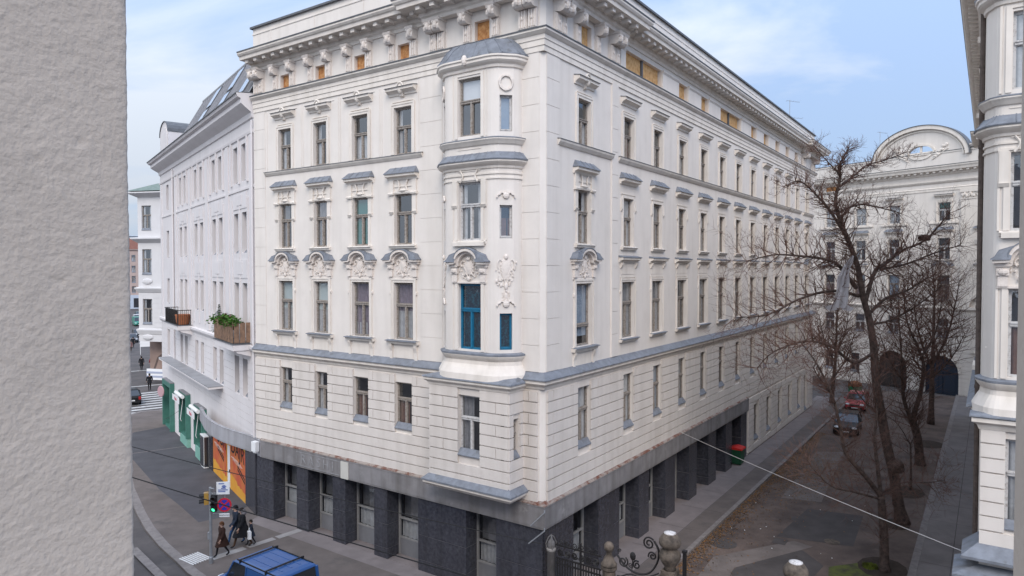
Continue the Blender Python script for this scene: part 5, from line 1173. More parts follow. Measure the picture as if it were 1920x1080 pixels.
b.box(gc+.0, gc+.2, .05, .2, 24.13, 25.57); b.box(gc-1.15, gc+1.35, .05, .2, 24.78, 24.92)
for s in (-1, 1):
    for k in range(9): b.blob((gc+.1+s*(1.5+.13*k), -.08, 24.35+.14*k+.12*math.sin(k*2.3)), (.2, .09, .14), 6, 4)
    b.tube([(gc+.1+s*(1.2+.25*k), -.06, 24.05+.16*k) for k in range(7)], .06, 5)
b.m = 1; band(b, [(gc+(x-gc)*1.085, gz+(z-gz)*1.125) for x, z in outer], .06, .5, -.42); b.m = 0
link("moulding", b.mesh("moulding", [PLB, LEADD]), g_)
b = MB(); b.box(-13.4, -12.1, .14, .17, 21.6, 22.5); rp("boarded_window", b, OSB)
for i, x in enumerate(RX):
    window(RH, oR, RZR, x, 17.65, 1.2, 1.91, 'r5', 'greentop' if x == -.35 else 'net', .6, frame=WOODW)
    window(RH, oR, RZR, x, 13.75, 1.2, 2.2, 'r4p', 'dark', .6, frame=WOODW); window(RH, oR, RZR, x, 9.68, 1.2, 2.47, 'r3' if x in (-.35, -5.35) else 'r3f', 'pale' if x == -5.35 else 'brown', .6, frame=WOOD); window(RH, oR, RZR, x, 5.85, 1.2, 1.9, 'r2', 'dark', .55, frame=WOODW)
for x in (-20.3, -16.6, -12.75, -9.6): window(RH, oR, RZR, x, 1.2, 1.1, 2.1, 'r2', 'dark', .6, frame=WOOD)
for i, (x0, x1, z0, z1) in enumerate(gates):
    b = MB(); cx, r_ = (x0+x1)/2, (x1-x0)/2-.02; pts = [(cx+r_*math.cos(R(10*k)), z1-r_-.04+r_*math.sin(R(10*k))) for k in range(19)]+[(x0+.02, 0), (x1-.02, 0)]
    b.extrude(pts, .28, .34); b.box(cx-.04, cx+.04, .22, .28, 0, z1-r_); b.box(x0+.05, x1-.05, .22, .28, z1-r_-.1, z1-r_+.05)
    for s in (-1, 1): b.box(cx+s*r_*.5-.45, cx+s*r_*.5+.45, .25, .29, .3, z1-r_-.4)
    rp("gate", b, (mat("dark_brown_gate", (.035, .028, .026), .6), mat("dark_blue_gate", (.02, .03, .05), .6))[i])

# ------------------------------------------------------------------ twin corner house on the right of the yard
C2 = C0+EA*13.2+IA*3.5; o2 = (C2.x, C2.y)
TW = empty("twin_corner_house", tuple(C2), "cream twin corner house at the right edge with its rounded oriel", "apartment building")
def tp(name, mb, mats, rz=0.0): return link(name, mb.mesh(name, mats), TW, (0, 0, 0), rz)
def P2(x, d=0): q = EA*x-IA*d; return (q.x, q.y)           # front
def P3(x, d=0): q = EB*x+IB*d; return (q.x, q.y)           # side to the yard: outward is towards the first house
b = MB(); b.wall(0, 14, 0, 23.3, [], depth=.3); b.wall(3.6, 3.7, 1, 2, []); tp("wall", b, [PLA, DARKROOM], RZA)
b = MB(); b.poly([(*P3(0), 0), (*P3(46), 0), (*P3(46), 23.3), (*P3(0), 23.3)]); b.poly([(*P3(46), 0), (*P2(14, -46), 0), (*P2(14, -46), 23.3), (*P3(46), 23.3)]); b.poly([(*P2(14), 0), (*P2(14, -46), 0), (*P2(14, -46), 23.3), (*P2(14), 23.3)])
b.poly([(*P2(0), 23.35), (*P2(14), 23.35), (*P2(14, -46), 23.35), (*P3(46), 23.35)])
tp("side_wall", b, PLA)
path = [P3(46), P3(0), P2(14)]
b = MB(); b.sweep(path, [(-.01, 8.34), (.05, 8.36), (.07, 8.46), (.17, 8.52), (.22, 8.57), (.22, 8.66), (.26, 8.69), (-.01, 8.72)])
b.sweep(path, [(-.01, 20.72), (.05, 20.72), (.05, 20.92), (.08, 20.925), (.08, 21.14), (.11, 21.145), (.11, 21.3), (.16, 21.33), (.26, 21.42), (.26, 21.5), (-.01, 21.53)]); tp("string_course", b, PLB)
b = MB(); b.sweep(path, [(-.01, 8.98), (.06, 8.93), (.34, 8.735), (.34, 8.70), (.263, 8.70), (.263, 8.712), (-.01, 8.74)]); tp("lead_apron", b, LEAD)
jog = [P3(46), P3(46, .3), P3(41, .3), P3(41), P3(6), P3(6, .3), tuple(Vector(P3(0, .3))+Vector(P2(0, .3))), P2(14, .3)]
b = MB(); b.sweep(jog, [(-.25, 22.78), (.06, 22.78), (.08, 22.9), (.16, 22.96), (.16, 23.1), (.34, 23.13), (.34, 23.2), (.78, 23.21), (.80, 23.36), (.86, 23.39), (.92, 23.47), (.92, 23.56), (-.3, 23.66)])
for k in range(60):
    x = 6.4+k*.58; c = P3(x, .47); b.obox((c[0], c[1], 23.125), (.24, .40, .15), RZB)
for k in range(9): c = P3(.4+.65*k, .77); b.obox((c[0], c[1], 23.125), (.24, .40, .15), RZB)
tp("cornice", b, PLB)
b = MB(); b.sweep(jog, [(-.2, 23.70), (.95, 23.60), (.95, 23.55), (.923, 23.55), (.923, 23.57), (-.2, 23.668)]); tp("zinc_flashing", b, LEADD)
b = MB(); b.sweep(path, [(-.35, 23.5), (-.02, 23.5), (-.02, 24.98), (-.35, 24.98)]); tp("parapet", b, PLA)
b = MB(); courses(b, .12, 8, 4.10, 10, .418, [], joints=(1.0,)); courses(b, .0, .5, 8.98, 12, .985, [], d=.015, gap=.016, bond=False); tp("rustication", b, PLA, RZA)
b = MB()
for x, w_ in [(3.0, 1.0)]+[(7.1+3.27*k, 1.0) for k in range(12)]:
    for z0, z1 in ((17.7, 17.85), (13.6, 13.75), (9.5, 9.65), (17.0, 17.15), (20.1, 20.3)): c = P3(x, .1); b.obox((c[0], c[1], (z0+z1)/2), (1.5, .28, z1-z0), RZB)
tp("sill", b, PLB)
b = MB(); c = Vector(P3(.25, .07)); b.tube([(c.x, c.y, .1), (c.x, c.y, 23.0)], .07, 8)
for k in range(9): b.lathe((c.x, c.y, 2+2.4*k), [(.085, 0), (.085, .1)], 8)
tp("downpipe", b, mat("rusty_pipe", (.13, .10, .085), .8, .4, 6.0))
oriel(TW, o2, RZA, 1.13, .66, .46, .92, side=False, wx=.50, insides=('net', 'dark', 'brown'))
b = MB(); f0, f1, yb2 = .04, 2.6, -.95
hm2 = (.62, 1.42, 5.5, 8.0)
b.wall(f0, f1, 4.5, 8.5, [hm2], y=yb2, depth=.24, room=.5); b.poly([(f0, 0, 4.5), (f0, yb2, 4.5), (f0, yb2, 8.5), (f0, 0, 8.5)]); b.poly([(f1, 0, 4.5), (f1, yb2, 4.5), (f1, yb2, 8.5), (f1, 0, 8.5)])
courses(b, f0, f1, 4.9, 8, .418, [hm2], y=yb2, bond=False); ft = tp("oriel_foot", b, [PLA, DARKROOM], RZA)
window(TW, o2, RZA, 1.02, 5.5, .8, 2.5, 'r2', 'net', .6, frame=WOODW, y=yb2)
fp = [(f0, 0), (f0, yb2-.03), (f1, yb2-.03), (f1, 0)]
b = MB(); b.sweep(fp, [(-.05, 8.2), (.05, 8.22), (.1, 8.36), (.22, 8.44), (.22, 8.56), (-.05, 8.58)]); b.sweep(fp, [(-.05, 3.6), (.10, 3.62), (.14, 3.8), (.22, 3.9), (.22, 4.0), (-.05, 4.02)]); b.slab([(f0, 0), (f0, yb2), (f1, yb2), (f1, 0)], 3.65, 4.5); link("moulding", b.mesh("moulding", PLB), ft)
b = MB(); b.loft([[(f0-.28, 0, 8.59), (f0-.28, yb2-.3, 8.59), (f1+.28, yb2-.3, 8.59), (f1+.28, 0, 8.59)], [(f0-.27, 0, 8.63), (f0-.27, yb2-.29, 8.63), (f1+.27, yb2-.29, 8.63), (f1+.27, 0, 8.63)], [(f0+.15, 0, 8.86), (f0+.5, yb2*.7, 8.8), (f1-.5, yb2*.7, 8.8), (f1-.1, 0, 8.86)]])
b.sweep(fp, [(0, 4.95), (.42, 4.6), (.42, 4.52), (.3, 4.52), (.3, 4.5), (0, 4.5)]); b.sweep([P for P in fp], [(0, 4.3), (.62, 4.1), (.62, 4.03), (0, 4.03)])
link("lead_roof", b.mesh("lead_roof", LEAD), ft)
b = MB(); b.sweep(path, [(-.01, 3.2), (.14, 3.2), (.14, 4.05), (-.01, 4.1)]); tp("fascia", b, CONC)
b = MB()
for z in (10.1, 14.4, 11.9): 
    for k in range(4): c = P2(.18, .16+.12*k); b.blob((c[0], c[1], z+.14*k), (.08, .08, .12), 6, 4)
tp("stucco_relief", b, ORN)

# ------------------------------------------------------------------ aerials on the roofs
def aerial(loc, rz, h, label):
    b = MB(); b.tube([(0, 0, -1.2), (0, 0, h)], .022, 6)
    for z, l in ((h-.08, .95), (h*.42, 1.25)):
        b.tube([(-l*.35, 0, z+.02), (l, 0, z-.08)], .014, 4)
        for k in range(5): b.tube([(-l*.25+l*.3*k, -.22, z), (-l*.25+l*.3*k, .22, z)], .007, 3)
    return tag(link("roof_aerial", b.mesh("roof_aerial", STEEL), None, loc, rz), label, "aerial", "roof aerials")
q = GB(42.2, -1.2); aerial((q[0], q[1], 25.0), R(10), 2.6, "thin roof aerial above the far end of the long side facade")
q = Vector((oR[0], oR[1], 0))+ER*-7.6-Vector((-ER.y, ER.x, 0))*-1.0; aerial((q.x, q.y, 24.9), R(15), 3.1, "thin roof aerial left of the curved gable")
# ------------------------------------------------------------------ bare trees: thick limbs plus grown twigs
def grow(b, p, d, length, rad, level, rr, segs=4, spread=.55, up=.10, kids=4):
    pts, rads = [Vector(p)], [rad]; d = Vector(d).normalized(); q = Vector(p)
    for k in range(segs):
        d = (d+Vector((rr.gauss(0, .16), rr.gauss(0, .16), rr.gauss(0, .12)+up*.5))).normalized(); q = q+d*length/segs; pts.append(q.copy()); rads.append(rad*(1-.72*(k+1)/segs))
    b.tube(pts, rads, 5 if rad > .03 else 3, False)
    if level <= 0: return
    for k in range(kids):
        f = rr.uniform(.25, 1.0); i = min(segs-1, int(f*segs)); o_ = pts[i].lerp(pts[i+1], f*segs-i) if f < 1 else pts[-1]
        ax = Vector((rr.gauss(0, 1), rr.gauss(0, 1), rr.gauss(0, .8))); s = d.cross(ax)
        if s.length < .1: continue
        nd = d*(1-spread)+s.normalized()*spread+Vector((0, 0, up))
        grow(b, o_, nd, length*rr.uniform(.45, .75), max(.0064, rads[i]*.52), level-1, rr, max(2, segs-1), spread, up, kids)
def smooth_path(pts, n=4):
    P = [Vector(p) for p in pts]; out_ = []
    for i in range(len(P)-1):
        p0, p1, p2, p3 = P[max(i-1, 0)], P[i], P[i+1], P[min(i+2, len(P)-1)]
        for k in range(n):
            t = k/n; out_.append(.5*((2*p1)+(p2-p0)*t+(2*p0-5*p1+4*p2-p3)*t*t+(3*p1-p0-3*p2+p3)*t**3))
    return out_+[P[-1]]
def tree(label, trunk, r0, r1, limbs, seed, twig=1.0, dens=1.0, flare=1.35, level=2, burl=None, minr=.03, zlim=99):
    rr = random.Random(seed); base = Vector((trunk[0][0], trunk[0][1], 0.0)); t = empty("bare_tree", tuple(base), label, "tree", "bare trees in the yard")
    L_ = lambda pts: [Vector(p)-base for p in pts]
    b = MB(); tp_ = smooth_path(L_(trunk), 5); n = len(tp_); tp_[0].z = -.05
    rads = [(r0+(r1-r0)*k/(n-1))*(1+(flare-1)*max(0, 1-k/3.0))*(1+rr.uniform(-.05, .05)) for k in range(n)]
    b.tube(tp_, rads, 10, True)
    if burl:
        for k in range(9): a = k*.7; b.blob((burl[0]-base.x+.16*math.cos(a), burl[1]-base.y+.16*math.sin(a), burl[2]+.14*math.sin(k*2.1)), (.26, .26, .25), 8, 6)
    tops = [(tp_, rads)]
    c = MB()
    for pts, a0, a1 in limbs:
        lp_ = smooth_path(L_(pts), 4); m = len(lp_); rd = [a0+(a1-a0)*k/(m-1) for k in range(m)]; b.tube(lp_, rd, 7, False); tops.append((lp_, rd))
    link("trunk", b.mesh("trunk", BARK, True), t)
    for idx, (pts, rd) in enumerate(tops):
        m = len(pts); start = int(m*.55) if idx == 0 else max(1, int(m*.15))
        for k in range(start, m):
            cnt = 2.4*dens if k < m-1 else 4*dens
            for _ in range(int(cnt)+(rr.random() < cnt % 1)):
                d = (pts[k]-pts[k-1]).normalized(); ax = Vector((rr.gauss(0, 1), rr.gauss(0, 1), rr.gauss(0, .6))); s = d.cross(ax).normalized()
                hi_ = max(0.45, 1-.62*max(0, (pts[k].z-zlim)/6)); grow(c, pts[k], d*.45+s*.7+Vector((0, 0, .10*hi_)), twig*hi_*rr.uniform(.7, 1.5), min(minr, rd[k]*.6), level, rr, 4, .5, .10, 3)
    link("crown", c.mesh("crown", TWIG), t); return t
big_trunk = [(19.65, 34.06, 0), (19.36, 34.06, 1.38), (19.19, 34.06, 2.46), (18.79, 34.06, 4.08), (18.5, 34.06, 5.69), (18.22, 34.06, 7.17), (18.09, 34.06, 8.91), (17.86, 34.06, 10.24), (17.52, 34.06, 11.44), (17.24, 34.06, 12.91), (16.7, 33.76, 13.96), (16.17, 33.56, 15.0), (15.85, 33.56, 16.04), (16.02, 33.46, 17.2), (15.89, 33.26, 17.82), (16.2, 33.06, 18.56)]
big_limbs = [
 ([(17.63, 34.06, 11.04), (18.41, 34.66, 12.64), (19.16, 35.06, 13.05), (20.26, 35.56, 13.74), (21.8, 36.06, 14.32), (23.24, 36.36, 15.75)], 0.111, .035),
 ([(18.79, 34.86, 12.77), (20.38, 35.26, 13.05), (21.93, 35.56, 13.6), (23.44, 35.76, 14.03)], 0.067, .025),
 ([(17.17, 34.06, 11.84), (16.07, 33.46, 12.9), (15.23, 33.06, 13.24), (13.52, 32.06, 13.4), (12.03, 31.46, 13.44), (10.67, 31.06, 13.14)], 0.104, .02),
 ([(16.59, 33.76, 14.22), (15.6, 33.36, 15.5), (14.81, 33.06, 16.25), (13.69, 32.56, 16.96), (12.73, 32.06, 16.64)], 0.081, .02),
 ([(16.2, 33.56, 16.95), (16.97, 34.06, 17.41), (17.78, 34.36, 17.99), (18.82, 34.56, 18.28), (20.01, 34.76, 18.72)], 0.056, .02),
 ([(15.96, 33.56, 15.52), (16.92, 34.46, 15.86), (18.03, 35.06, 16.1), (19.56, 35.86, 15.93), (20.63, 36.26, 15.74)], 0.063, .02),
 ([(17.31, 34.06, 11.44), (15.6, 33.26, 11.73), (13.75, 32.56, 11.37), (11.96, 31.86, 10.66), (10.27, 31.26, 10.58)], 0.089, .02),
 ([(17.8, 34.06, 10.51), (19.02, 34.76, 11.28), (20.34, 35.16, 11.67), (21.73, 35.66, 12.35)], 0.089, .03),
 ([(18.14, 34.06, 8.64), (16.68, 33.26, 8.21), (15.3, 32.56, 9.08), (13.81, 32.06, 9.39), (12.08, 31.46, 8.96), (11.2, 31.06, 8.27)], 0.089, .02),
 ([(17.9, 34.06, 10.0), (19.3, 34.7, 10.2), (20.9, 35.2, 10.9), (22.4, 35.6, 11.9)], 0.067, .02),
 ([(16.0, 33.3, 17.3), (15.1, 32.9, 18.0), (14.4, 32.5, 18.5)], 0.037, .015),
 ([(18.6, 34.0, 5.4), (17.4, 33.4, 6.2), (16.4, 33.1, 7.3)], 0.052, .02)]
tree("tallest bare tree with a burl low on its crooked trunk", big_trunk, .27, .03, big_limbs, 3, 1.2, 1.75, 1.5, 2, burl=(19.2, 33.95, 2.95), zlim=12)
front_limbs = [
 ([(15.61, 28.65, 3.19), (14.77, 28.45, 4.16), (13.9, 28.25, 5.12), (13.6, 28.15, 6.26), (13.11, 27.85, 7.65), (12.35, 27.65, 8.99), (11.56, 27.35, 9.89)], .105, .02),
 ([(15.61, 28.65, 3.19), (15.54, 28.85, 4.5), (15.47, 28.95, 5.61), (15.67, 29.15, 6.94), (15.65, 29.35, 8.29), (15.91, 29.45, 9.66)], .09, .02),
 ([(15.52, 28.65, 3.08), (14.28, 28.35, 3.47), (13.25, 28.05, 3.79), (12.49, 27.85, 4.45), (12.0, 27.65, 5.06)], .05, .012),
 ([(15.61, 28.65, 3.31), (16.75, 29.15, 3.6), (18.14, 29.55, 3.48), (18.9, 29.65, 3.56)], .045, .012)]
tree("slim bare tree nearest the gate with forked trunk beside the moss patch", [(15.81, 28.65, 0), (15.78, 28.65, .8), (15.75, 28.65, 1.6), (15.61, 28.65, 3.19)], .20, .15, front_limbs, 8, .95, 1.5, 1.2, 2, minr=.016)
t3 = [([(25.98, 44.24, 3.04), (25.52, 44.24, 4.26), (25.22, 43.94, 5.7), (25.01, 43.74, 7.46), (24.7, 43.6, 10.2)], .15, .03), ([(26.05, 44.24, 3.04), (26.73, 44.54, 4.56), (27.13, 44.84, 6.26), (26.99, 45.04, 7.3), (26.19, 45.24, 9.4), (26.0, 45.3, 12.0)], .17, .03), ([(26.95, 44.9, 6.9), (28.1, 45.2, 8.6), (28.7, 45.5, 11.0)], .09, .02), ([(25.25, 43.9, 5.6), (24.1, 43.5, 7.0), (23.4, 43.3, 8.6)], .07, .02)]
tree("bare tree whose trunk splits in two low down, in the middle of the yard", [(26.62, 44.24, 0), (26.49, 44.24, 1.47), (26.24, 44.24, 2.52), (25.98, 44.24, 3.04)], .28, .2, t3, 15, 1.4, 1.8, 1.3, 2)
t4 = [([(34.6, 56.0, 4.6), (33.6, 55.8, 6.6), (32.9, 55.6, 9.0), (32.6, 55.5, 11.4)], .12, .02), ([(34.6, 56.0, 5.0), (35.8, 56.2, 7.0), (36.5, 56.3, 9.4), (36.9, 56.3, 11.8)], .12, .02), ([(34.6, 56.0, 3.6), (33.0, 55.4, 5.0), (31.8, 55.0, 6.8)], .08, .02), ([(34.6, 56.0, 3.8), (36.4, 56.4, 5.4), (37.6, 56.6, 7.4)], .08, .02)]
tree("upright bare tree in front of the two archways", [(34.54, 56.02, 0), (34.59, 56.02, 2.43), (34.6, 56.02, 4.64), (34.65, 56.02, 6.84), (34.69, 56.02, 10.35), (34.58, 56.02, 12.1)], .24, .04, t4, 21, 1.8, 2.5, 1.3, 2, minr=.035)
t5 = [([(30.17, 64.2, .9), (29.45, 64.2, 1.93), (28.43, 64.2, 3.44), (27.8, 64.1, 5.5)], .09, .02), ([(30.4, 64.2, 2.6), (31.6, 64.3, 4.4), (32.3, 64.3, 6.6)], .10, .02), ([(30.5, 64.2, 3.9), (29.4, 64.0, 6.0), (28.8, 63.9, 8.4)], .09, .02), ([(30.5, 64.2, 4.6), (31.5, 64.3, 7.0), (31.8, 64.3, 9.6)], .08, .02)]
tree("bare tree farthest left, behind the dark car", [(30.18, 64.2, 0), (30.31, 64.2, 1.93), (30.49, 64.2, 3.95), (30.56, 64.2, 6.47), (30.72, 64.2, 9.99)], .22, .04, t5, 27, 1.9, 2.5, 1.2, 2, minr=.035)
tree("thin young bare sapling between the thick trunks", [(23.13, 39.29, 0), (23.11, 39.29, 1.49), (23.07, 39.29, 2.74)], .07, .04, [([(23.07, 39.29, 2.6), (22.3, 39.2, 3.8), (21.5, 39.1, 4.4)], .03, .01), ([(23.07, 39.29, 2.6), (23.6, 39.4, 3.8), (23.9, 39.4, 5.0)], .03, .01), ([(23.07, 39.29, 2.0), (22.2, 39.2, 2.6), (21.4, 39.0, 2.9)], .02, .008)], 33, .6, 1.2, 1.2, 1, minr=.012)
# bird's nest, torn sheet caught in the tallest tree
b = MB(); rr = random.Random(4)
for k in range(90):
    a = rr.uniform(0, 6.28); r_ = rr.uniform(.12, .34); z = rr.uniform(-.12, .12); b.tube([(r_*math.cos(a), r_*math.sin(a), z), (r_*math.cos(a+1), r_*math.sin(a+1), z+rr.uniform(-.1, .1)), (r_*1.2*math.cos(a+1.9), r_*1.2*math.sin(a+1.9), z+rr.uniform(-.1, .1))], .014, 3, False)
b.blob((0, 0, -.03), (.3, .3, .12), 8, 5)
tag(link("bird_nest", b.mesh("bird_nest", TWIG), None, (21.75, 36.06, 14.42)), "dark twig nest on the right hand limb of the tallest tree", "nest")
b = MB(); spine = smooth_path([(0, 0, 0), (-.44, -.1, -.79), (-.52, -.1, -1.57), (-.7, -.2, -2.5)], 5); rows_ = []; rr = random.Random(2)
for k, p in enumerate(spine):
    wv = .08+.024*k+(.02*math.sin(k*1.1)); row = []
    for j in range(9):
        u = (j-4)/4; row.append(b.P((p.x+u*wv, p.y+.07*math.sin(j*1.9+k*.35)*(1+.06*k), p.z-.08*abs(u)+.03*math.sin(j*2.7+k))))
    rows_.append(row)
for k in range(len(rows_)-1):
    for j in range(8): b.face((rows_[k][j], rows_[k][j+1], rows_[k+1][j+1], rows_[k+1][j]))
for s in (-1, 1):
    c = [b.P((spine[-1].x+s*.3, -.2, -2.35)), b.P((spine[-1].x+s*.75, -.15, -2.52-.05*s)), b.P((spine[-1].x+s*.5, -.25, -2.72)), b.P((spine[-1].x+s*.1, -.2, -2.62))]; b.face(c)
tag(link("torn_sheet", b.mesh("torn_sheet", mat("dirty_white_plastic", (.50, .47, .48), .6, .15, 3.0), True), None, (16.55, 33.2, 13.45)), "torn dirty white plastic sheet hanging in the tallest tree", "plastic sheet")
# fallen leaves along the kerb and over the yard
b = MB(); rr = random.Random(6)
for k in range(7500):
    x = rr.uniform(2, 36); d = 2.55+abs(rr.gauss(0, .38))*(1.0 if rr.random() < .8 else 4)
    if rr.random() < .35: x, d = 24+rr.gauss(0, 3.2), 4.2+rr.gauss(0, 1.1)
    if d < 2.55 or d > 10.6: continue
    q = GB(x, d); s = rr.uniform(.025, .06); a = rr.uniform(0, 6.28); c, sn = math.cos(a)*s, math.sin(a)*s; z = .028+rr.uniform(0, .03); t = rr.uniform(-.02, .02)
    b.m = rr.choice((0, 0, 1, 1, 2)); b.poly([(q[0]+c, q[1]+sn, z+t), (q[0]-sn*.6, q[1]+c*.6, z), (q[0]-c, q[1]-sn, z-t), (q[0]+sn*.6, q[1]-c*.6, z)])
tag(link("fallen_leaves", b.mesh("fallen_leaves", [mat("brown_leaf", (.14, .08, .036), .9), mat("rust_leaf", (.24, .115, .038), .9), mat("dark_leaf", (.06, .038, .024), .9)])), kind='stuff')
b = MB()
for k in range(14):
    q = GB(rr.uniform(3, 20), rr.uniform(2.6, 9.5)); s = rr.uniform(.02, .04); b.blob((q[0], q[1], .035), (s, s*.7, .02), 5, 3)
tag(link("litter", b.mesh("litter", WHITEM)), kind='stuff')
b = MB(); rr = random.Random(12)
for k in range(260):
    a = rr.uniform(0, 6.28); r_ = .33*math.sqrt(rr.random()); t = Vector((rr.gauss(0, .3), rr.gauss(0, .3), 1)).normalized()*rr.uniform(.06, .17); p = Vector((r_*math.cos(a), r_*math.sin(a), 0)); s = Vector((math.sin(a), -math.cos(a), 0))*.03; b.poly([p-s, p+s, p+t])
tag(link("grass_tuft", b.mesh("grass_tuft", mat("bright_tuft", (.13, .155, .02), .8, .3, 6.0)), None, (15.35, 28.95, .02)), "bright yellow green tuft at the foot of the slim tree", "plant")

# ------------------------------------------------------------------ gateway of the yard: stone posts and wrought iron
def post(x, kind, label):
    t = empty("gate_post", GA(x), label, "gate post", "posts of the yard gateway", RZA)
    if kind == 'pipe':
        b = MB(); b.lathe((0, 0, 0), [(.14, 0), (.14, 2.45), (.17, 2.46), (.18, 2.56), (.15, 2.58)], 14); link("shaft", b.mesh("shaft", mat("grey_stone_shaft", (.27, .25, .23), .8, .3, 4.0), True), t)
        b = MB(); b.lathe((0, 0, 2.57), [(.13, 0), (.15, .1), (.13, .22), (.05, .33), (.015, .38)], 8)
        for k in range(4): a = R(45+90*k); b.tube([(.17*math.cos(a), .17*math.sin(a), 2.56), (.2*math.cos(a), .2*math.sin(a), 2.75), (.1*math.cos(a), .1*math.sin(a), 2.98), (0, 0, 3.05)], .02, 5)
        link("cap", b.mesh("cap", mat("dull_zinc_cap", (.17, .16, .155), .7, .3, 6.0)), t); return t
    s = .46 if kind == 'ball' else .54; h = 2.5 if kind == 'ball' else 2.93
    b = MB(); b.box(-s/2-.06, s/2+.06, -s/2-.06, s/2+.06, 0, .45)
    if kind == 'ball': b.lathe((0, 0, .45), [(s/2, 0), (s/2, h-.6), (s/2+.05, h-.55), (s/2+.05, h-.45)], 18)
    else: b.box(-s/2, s/2, -s/2, s/2, .45, h-.35); b.box(-s/2-.05, s/2+.05, -s/2-.05, s/2+.05, h-.349, h-.2); b.box(-s/2+.04, s/2-.04, -s/2+.04, s/2-.04, h-.2, h)
    link("shaft", b.mesh("shaft", STONE), t)
    b = MB()
    if kind == 'ball': b.lathe((0, 0, h), [(s/2+.04, 0), (s/2+.05, .08), (s/2-.02, .15), (.16, .3), (.09, .4), (.11, .43), (.07, .47), (.12, .52), (.165, .60), (.175, .67), (.15, .76), (.08, .83), (.0, .85)], 20)
    else: b.lathe((0, 0, h), [(.20, 0), (.17, .1), (.26, .22), (.34, .38), (.355, .5), (.31, .62), (.235, .69), (.235, .74), (.33, .8), (.36, .9), (.35, 1.0), (.29, 1.1), (.22, 1.17), (.20, 1.2)], 22)
    link("finial", b.mesh("finial", STONE, True), t)
    if kind == 'vase':
        b = MB(); b.lathe((0, 0, h+1.19), [(.19, 0), (.20, .03), (.10, .05), (.06, .045)], 16); link("pale_cap", b.mesh("pale_cap", mat("pale_lime_crust", (.62, .59, .57), .9, .5, 16., col2=(.25, .22, .2), lo=.3, hi=.5), True), t)
    return t
post(.35, 'pipe', "slim grey gate post with a pointed metal cap by the house corner"); post(2.70, 'ball', "round stone gate post topped by a small ball")
post(4.92, 'vase', "stone gate post with a vase finial beside the iron scrolls"); post(8.82, 'vase', "lone stone gate post with a pale topped vase in the yard")
def spiral(b, c, r, a0, turns, s=1, n=26, w_=.030, y=0):
    pts = [(c[0]+s*r*(1-.8*k/n)*math.cos(a0+turns*2*math.pi*k/n), y, c[1]+r*(1-.8*k/n)*math.sin(a0+turns*2*math.pi*k/n)) for k in range(n+1)]; b.tube(pts, w_, 5); return pts[0]
f1 = empty("iron_fence_panel", GA(1.5), "black wrought iron fence panel with scrolled top between two posts", "fence", None, RZA)
b = MB(); x0, x1 = -.95, .9
for z in (.3, 2.05, 2.25, 2.72): b.box(x0, x1, -.025, .025, z, z+.05)
for k in range(17): x = x0+.06+(x1-x0-.12)*k/16; b.box(x-.017, x+.017, -.017, .017, .1, 2.25)
link("bars", b.mesh("bars", IRON), f1)
b = MB()
for k in range(6): x = x0+.2+.29*k; spiral(b, (x, 2.5), .13, R(200), 1.6, 1 if k % 2 else -1); spiral(b, (x, 2.86), .10, R(-60), 1.3, -1 if k % 2 else 1, w_=.018)
for k in range(7): x = x0+.06+.29*k; b.tube([(x, 0, 2.75), (x, 0, 3.0)], [.02, .006], 5)
b.box(.05, .11, -.03, .03, .1, 3.02)
link("scrolls", b.mesh("scrolls", IRON), f1)
f2 = empty("iron_gate_wing", GA(3.8), "black wrought iron gate wing sweeping up in scrolls to the vase post", "gate", None, RZA)
b = MB(); x0, x1 = -.78, .78
for z in (.3, 1.9, 2.2): b.box(x0, x1, -.025, .025, z, z+.05)
for k in range(13): x = x0+.05+(x1-x0-.1)*k/12; b.box(x-.017, x+.017, -.017, .017, .1, 2.2)
link("bars", b.mesh("bars", IRON), f2)
b = MB(); b.tube(smooth_path([(x0, 0, 2.95), (x0+.35, 0, 2.62), (x0+.8, 0, 2.5), (x0+1.2, 0, 2.65), (x1-.1, 0, 3.05), (x1-.05, 0, 3.45), (x1-.22, 0, 3.75)], 5), .035, 6)
b.tube(smooth_path([(x0+.15, 0, 2.25), (x0+.5, 0, 2.42), (x0+.95, 0, 2.4), (x1-.05, 0, 2.7)], 5), .025, 5)
spiral(b, (x1-.40, 3.62), .22, R(40), 1.7, 1); spiral(b, (x1-.27, 3.22), .15, R(-20), 1.5, -1); spiral(b, (x0+.22, 2.78), .19, R(120), 1.6, -1); spiral(b, (x0+.72, 2.78), .15, R(60), 1.5, 1); spiral(b, (x0+.5, 2.72), .09, R(200), 1.4, -1, w_=.016); spiral(b, (x0+.08, 3.12), .07, R(20), 1.3, 1, w_=.016)
b.blob((x0+.58, 0, 3.05), (.11, .07, .15), 8, 5); b.tube([(x0+.55, 0, 2.6), (x0+.58, 0, 3.0)], .018, 5)
link("scrolls", b.mesh("scrolls", IRON), f2)
b = MB(); b.box(-.05, .05, -.05, .05, 0, 3.6); b.box(-.07, .07, -.07, .07, 3.6, 3.68); tag(link("gate_stop_post", b.mesh("gate_stop_post", IRON), None, GA(5.42), RZA), "black iron hinge post standing right of the vase topped stone post", "post")

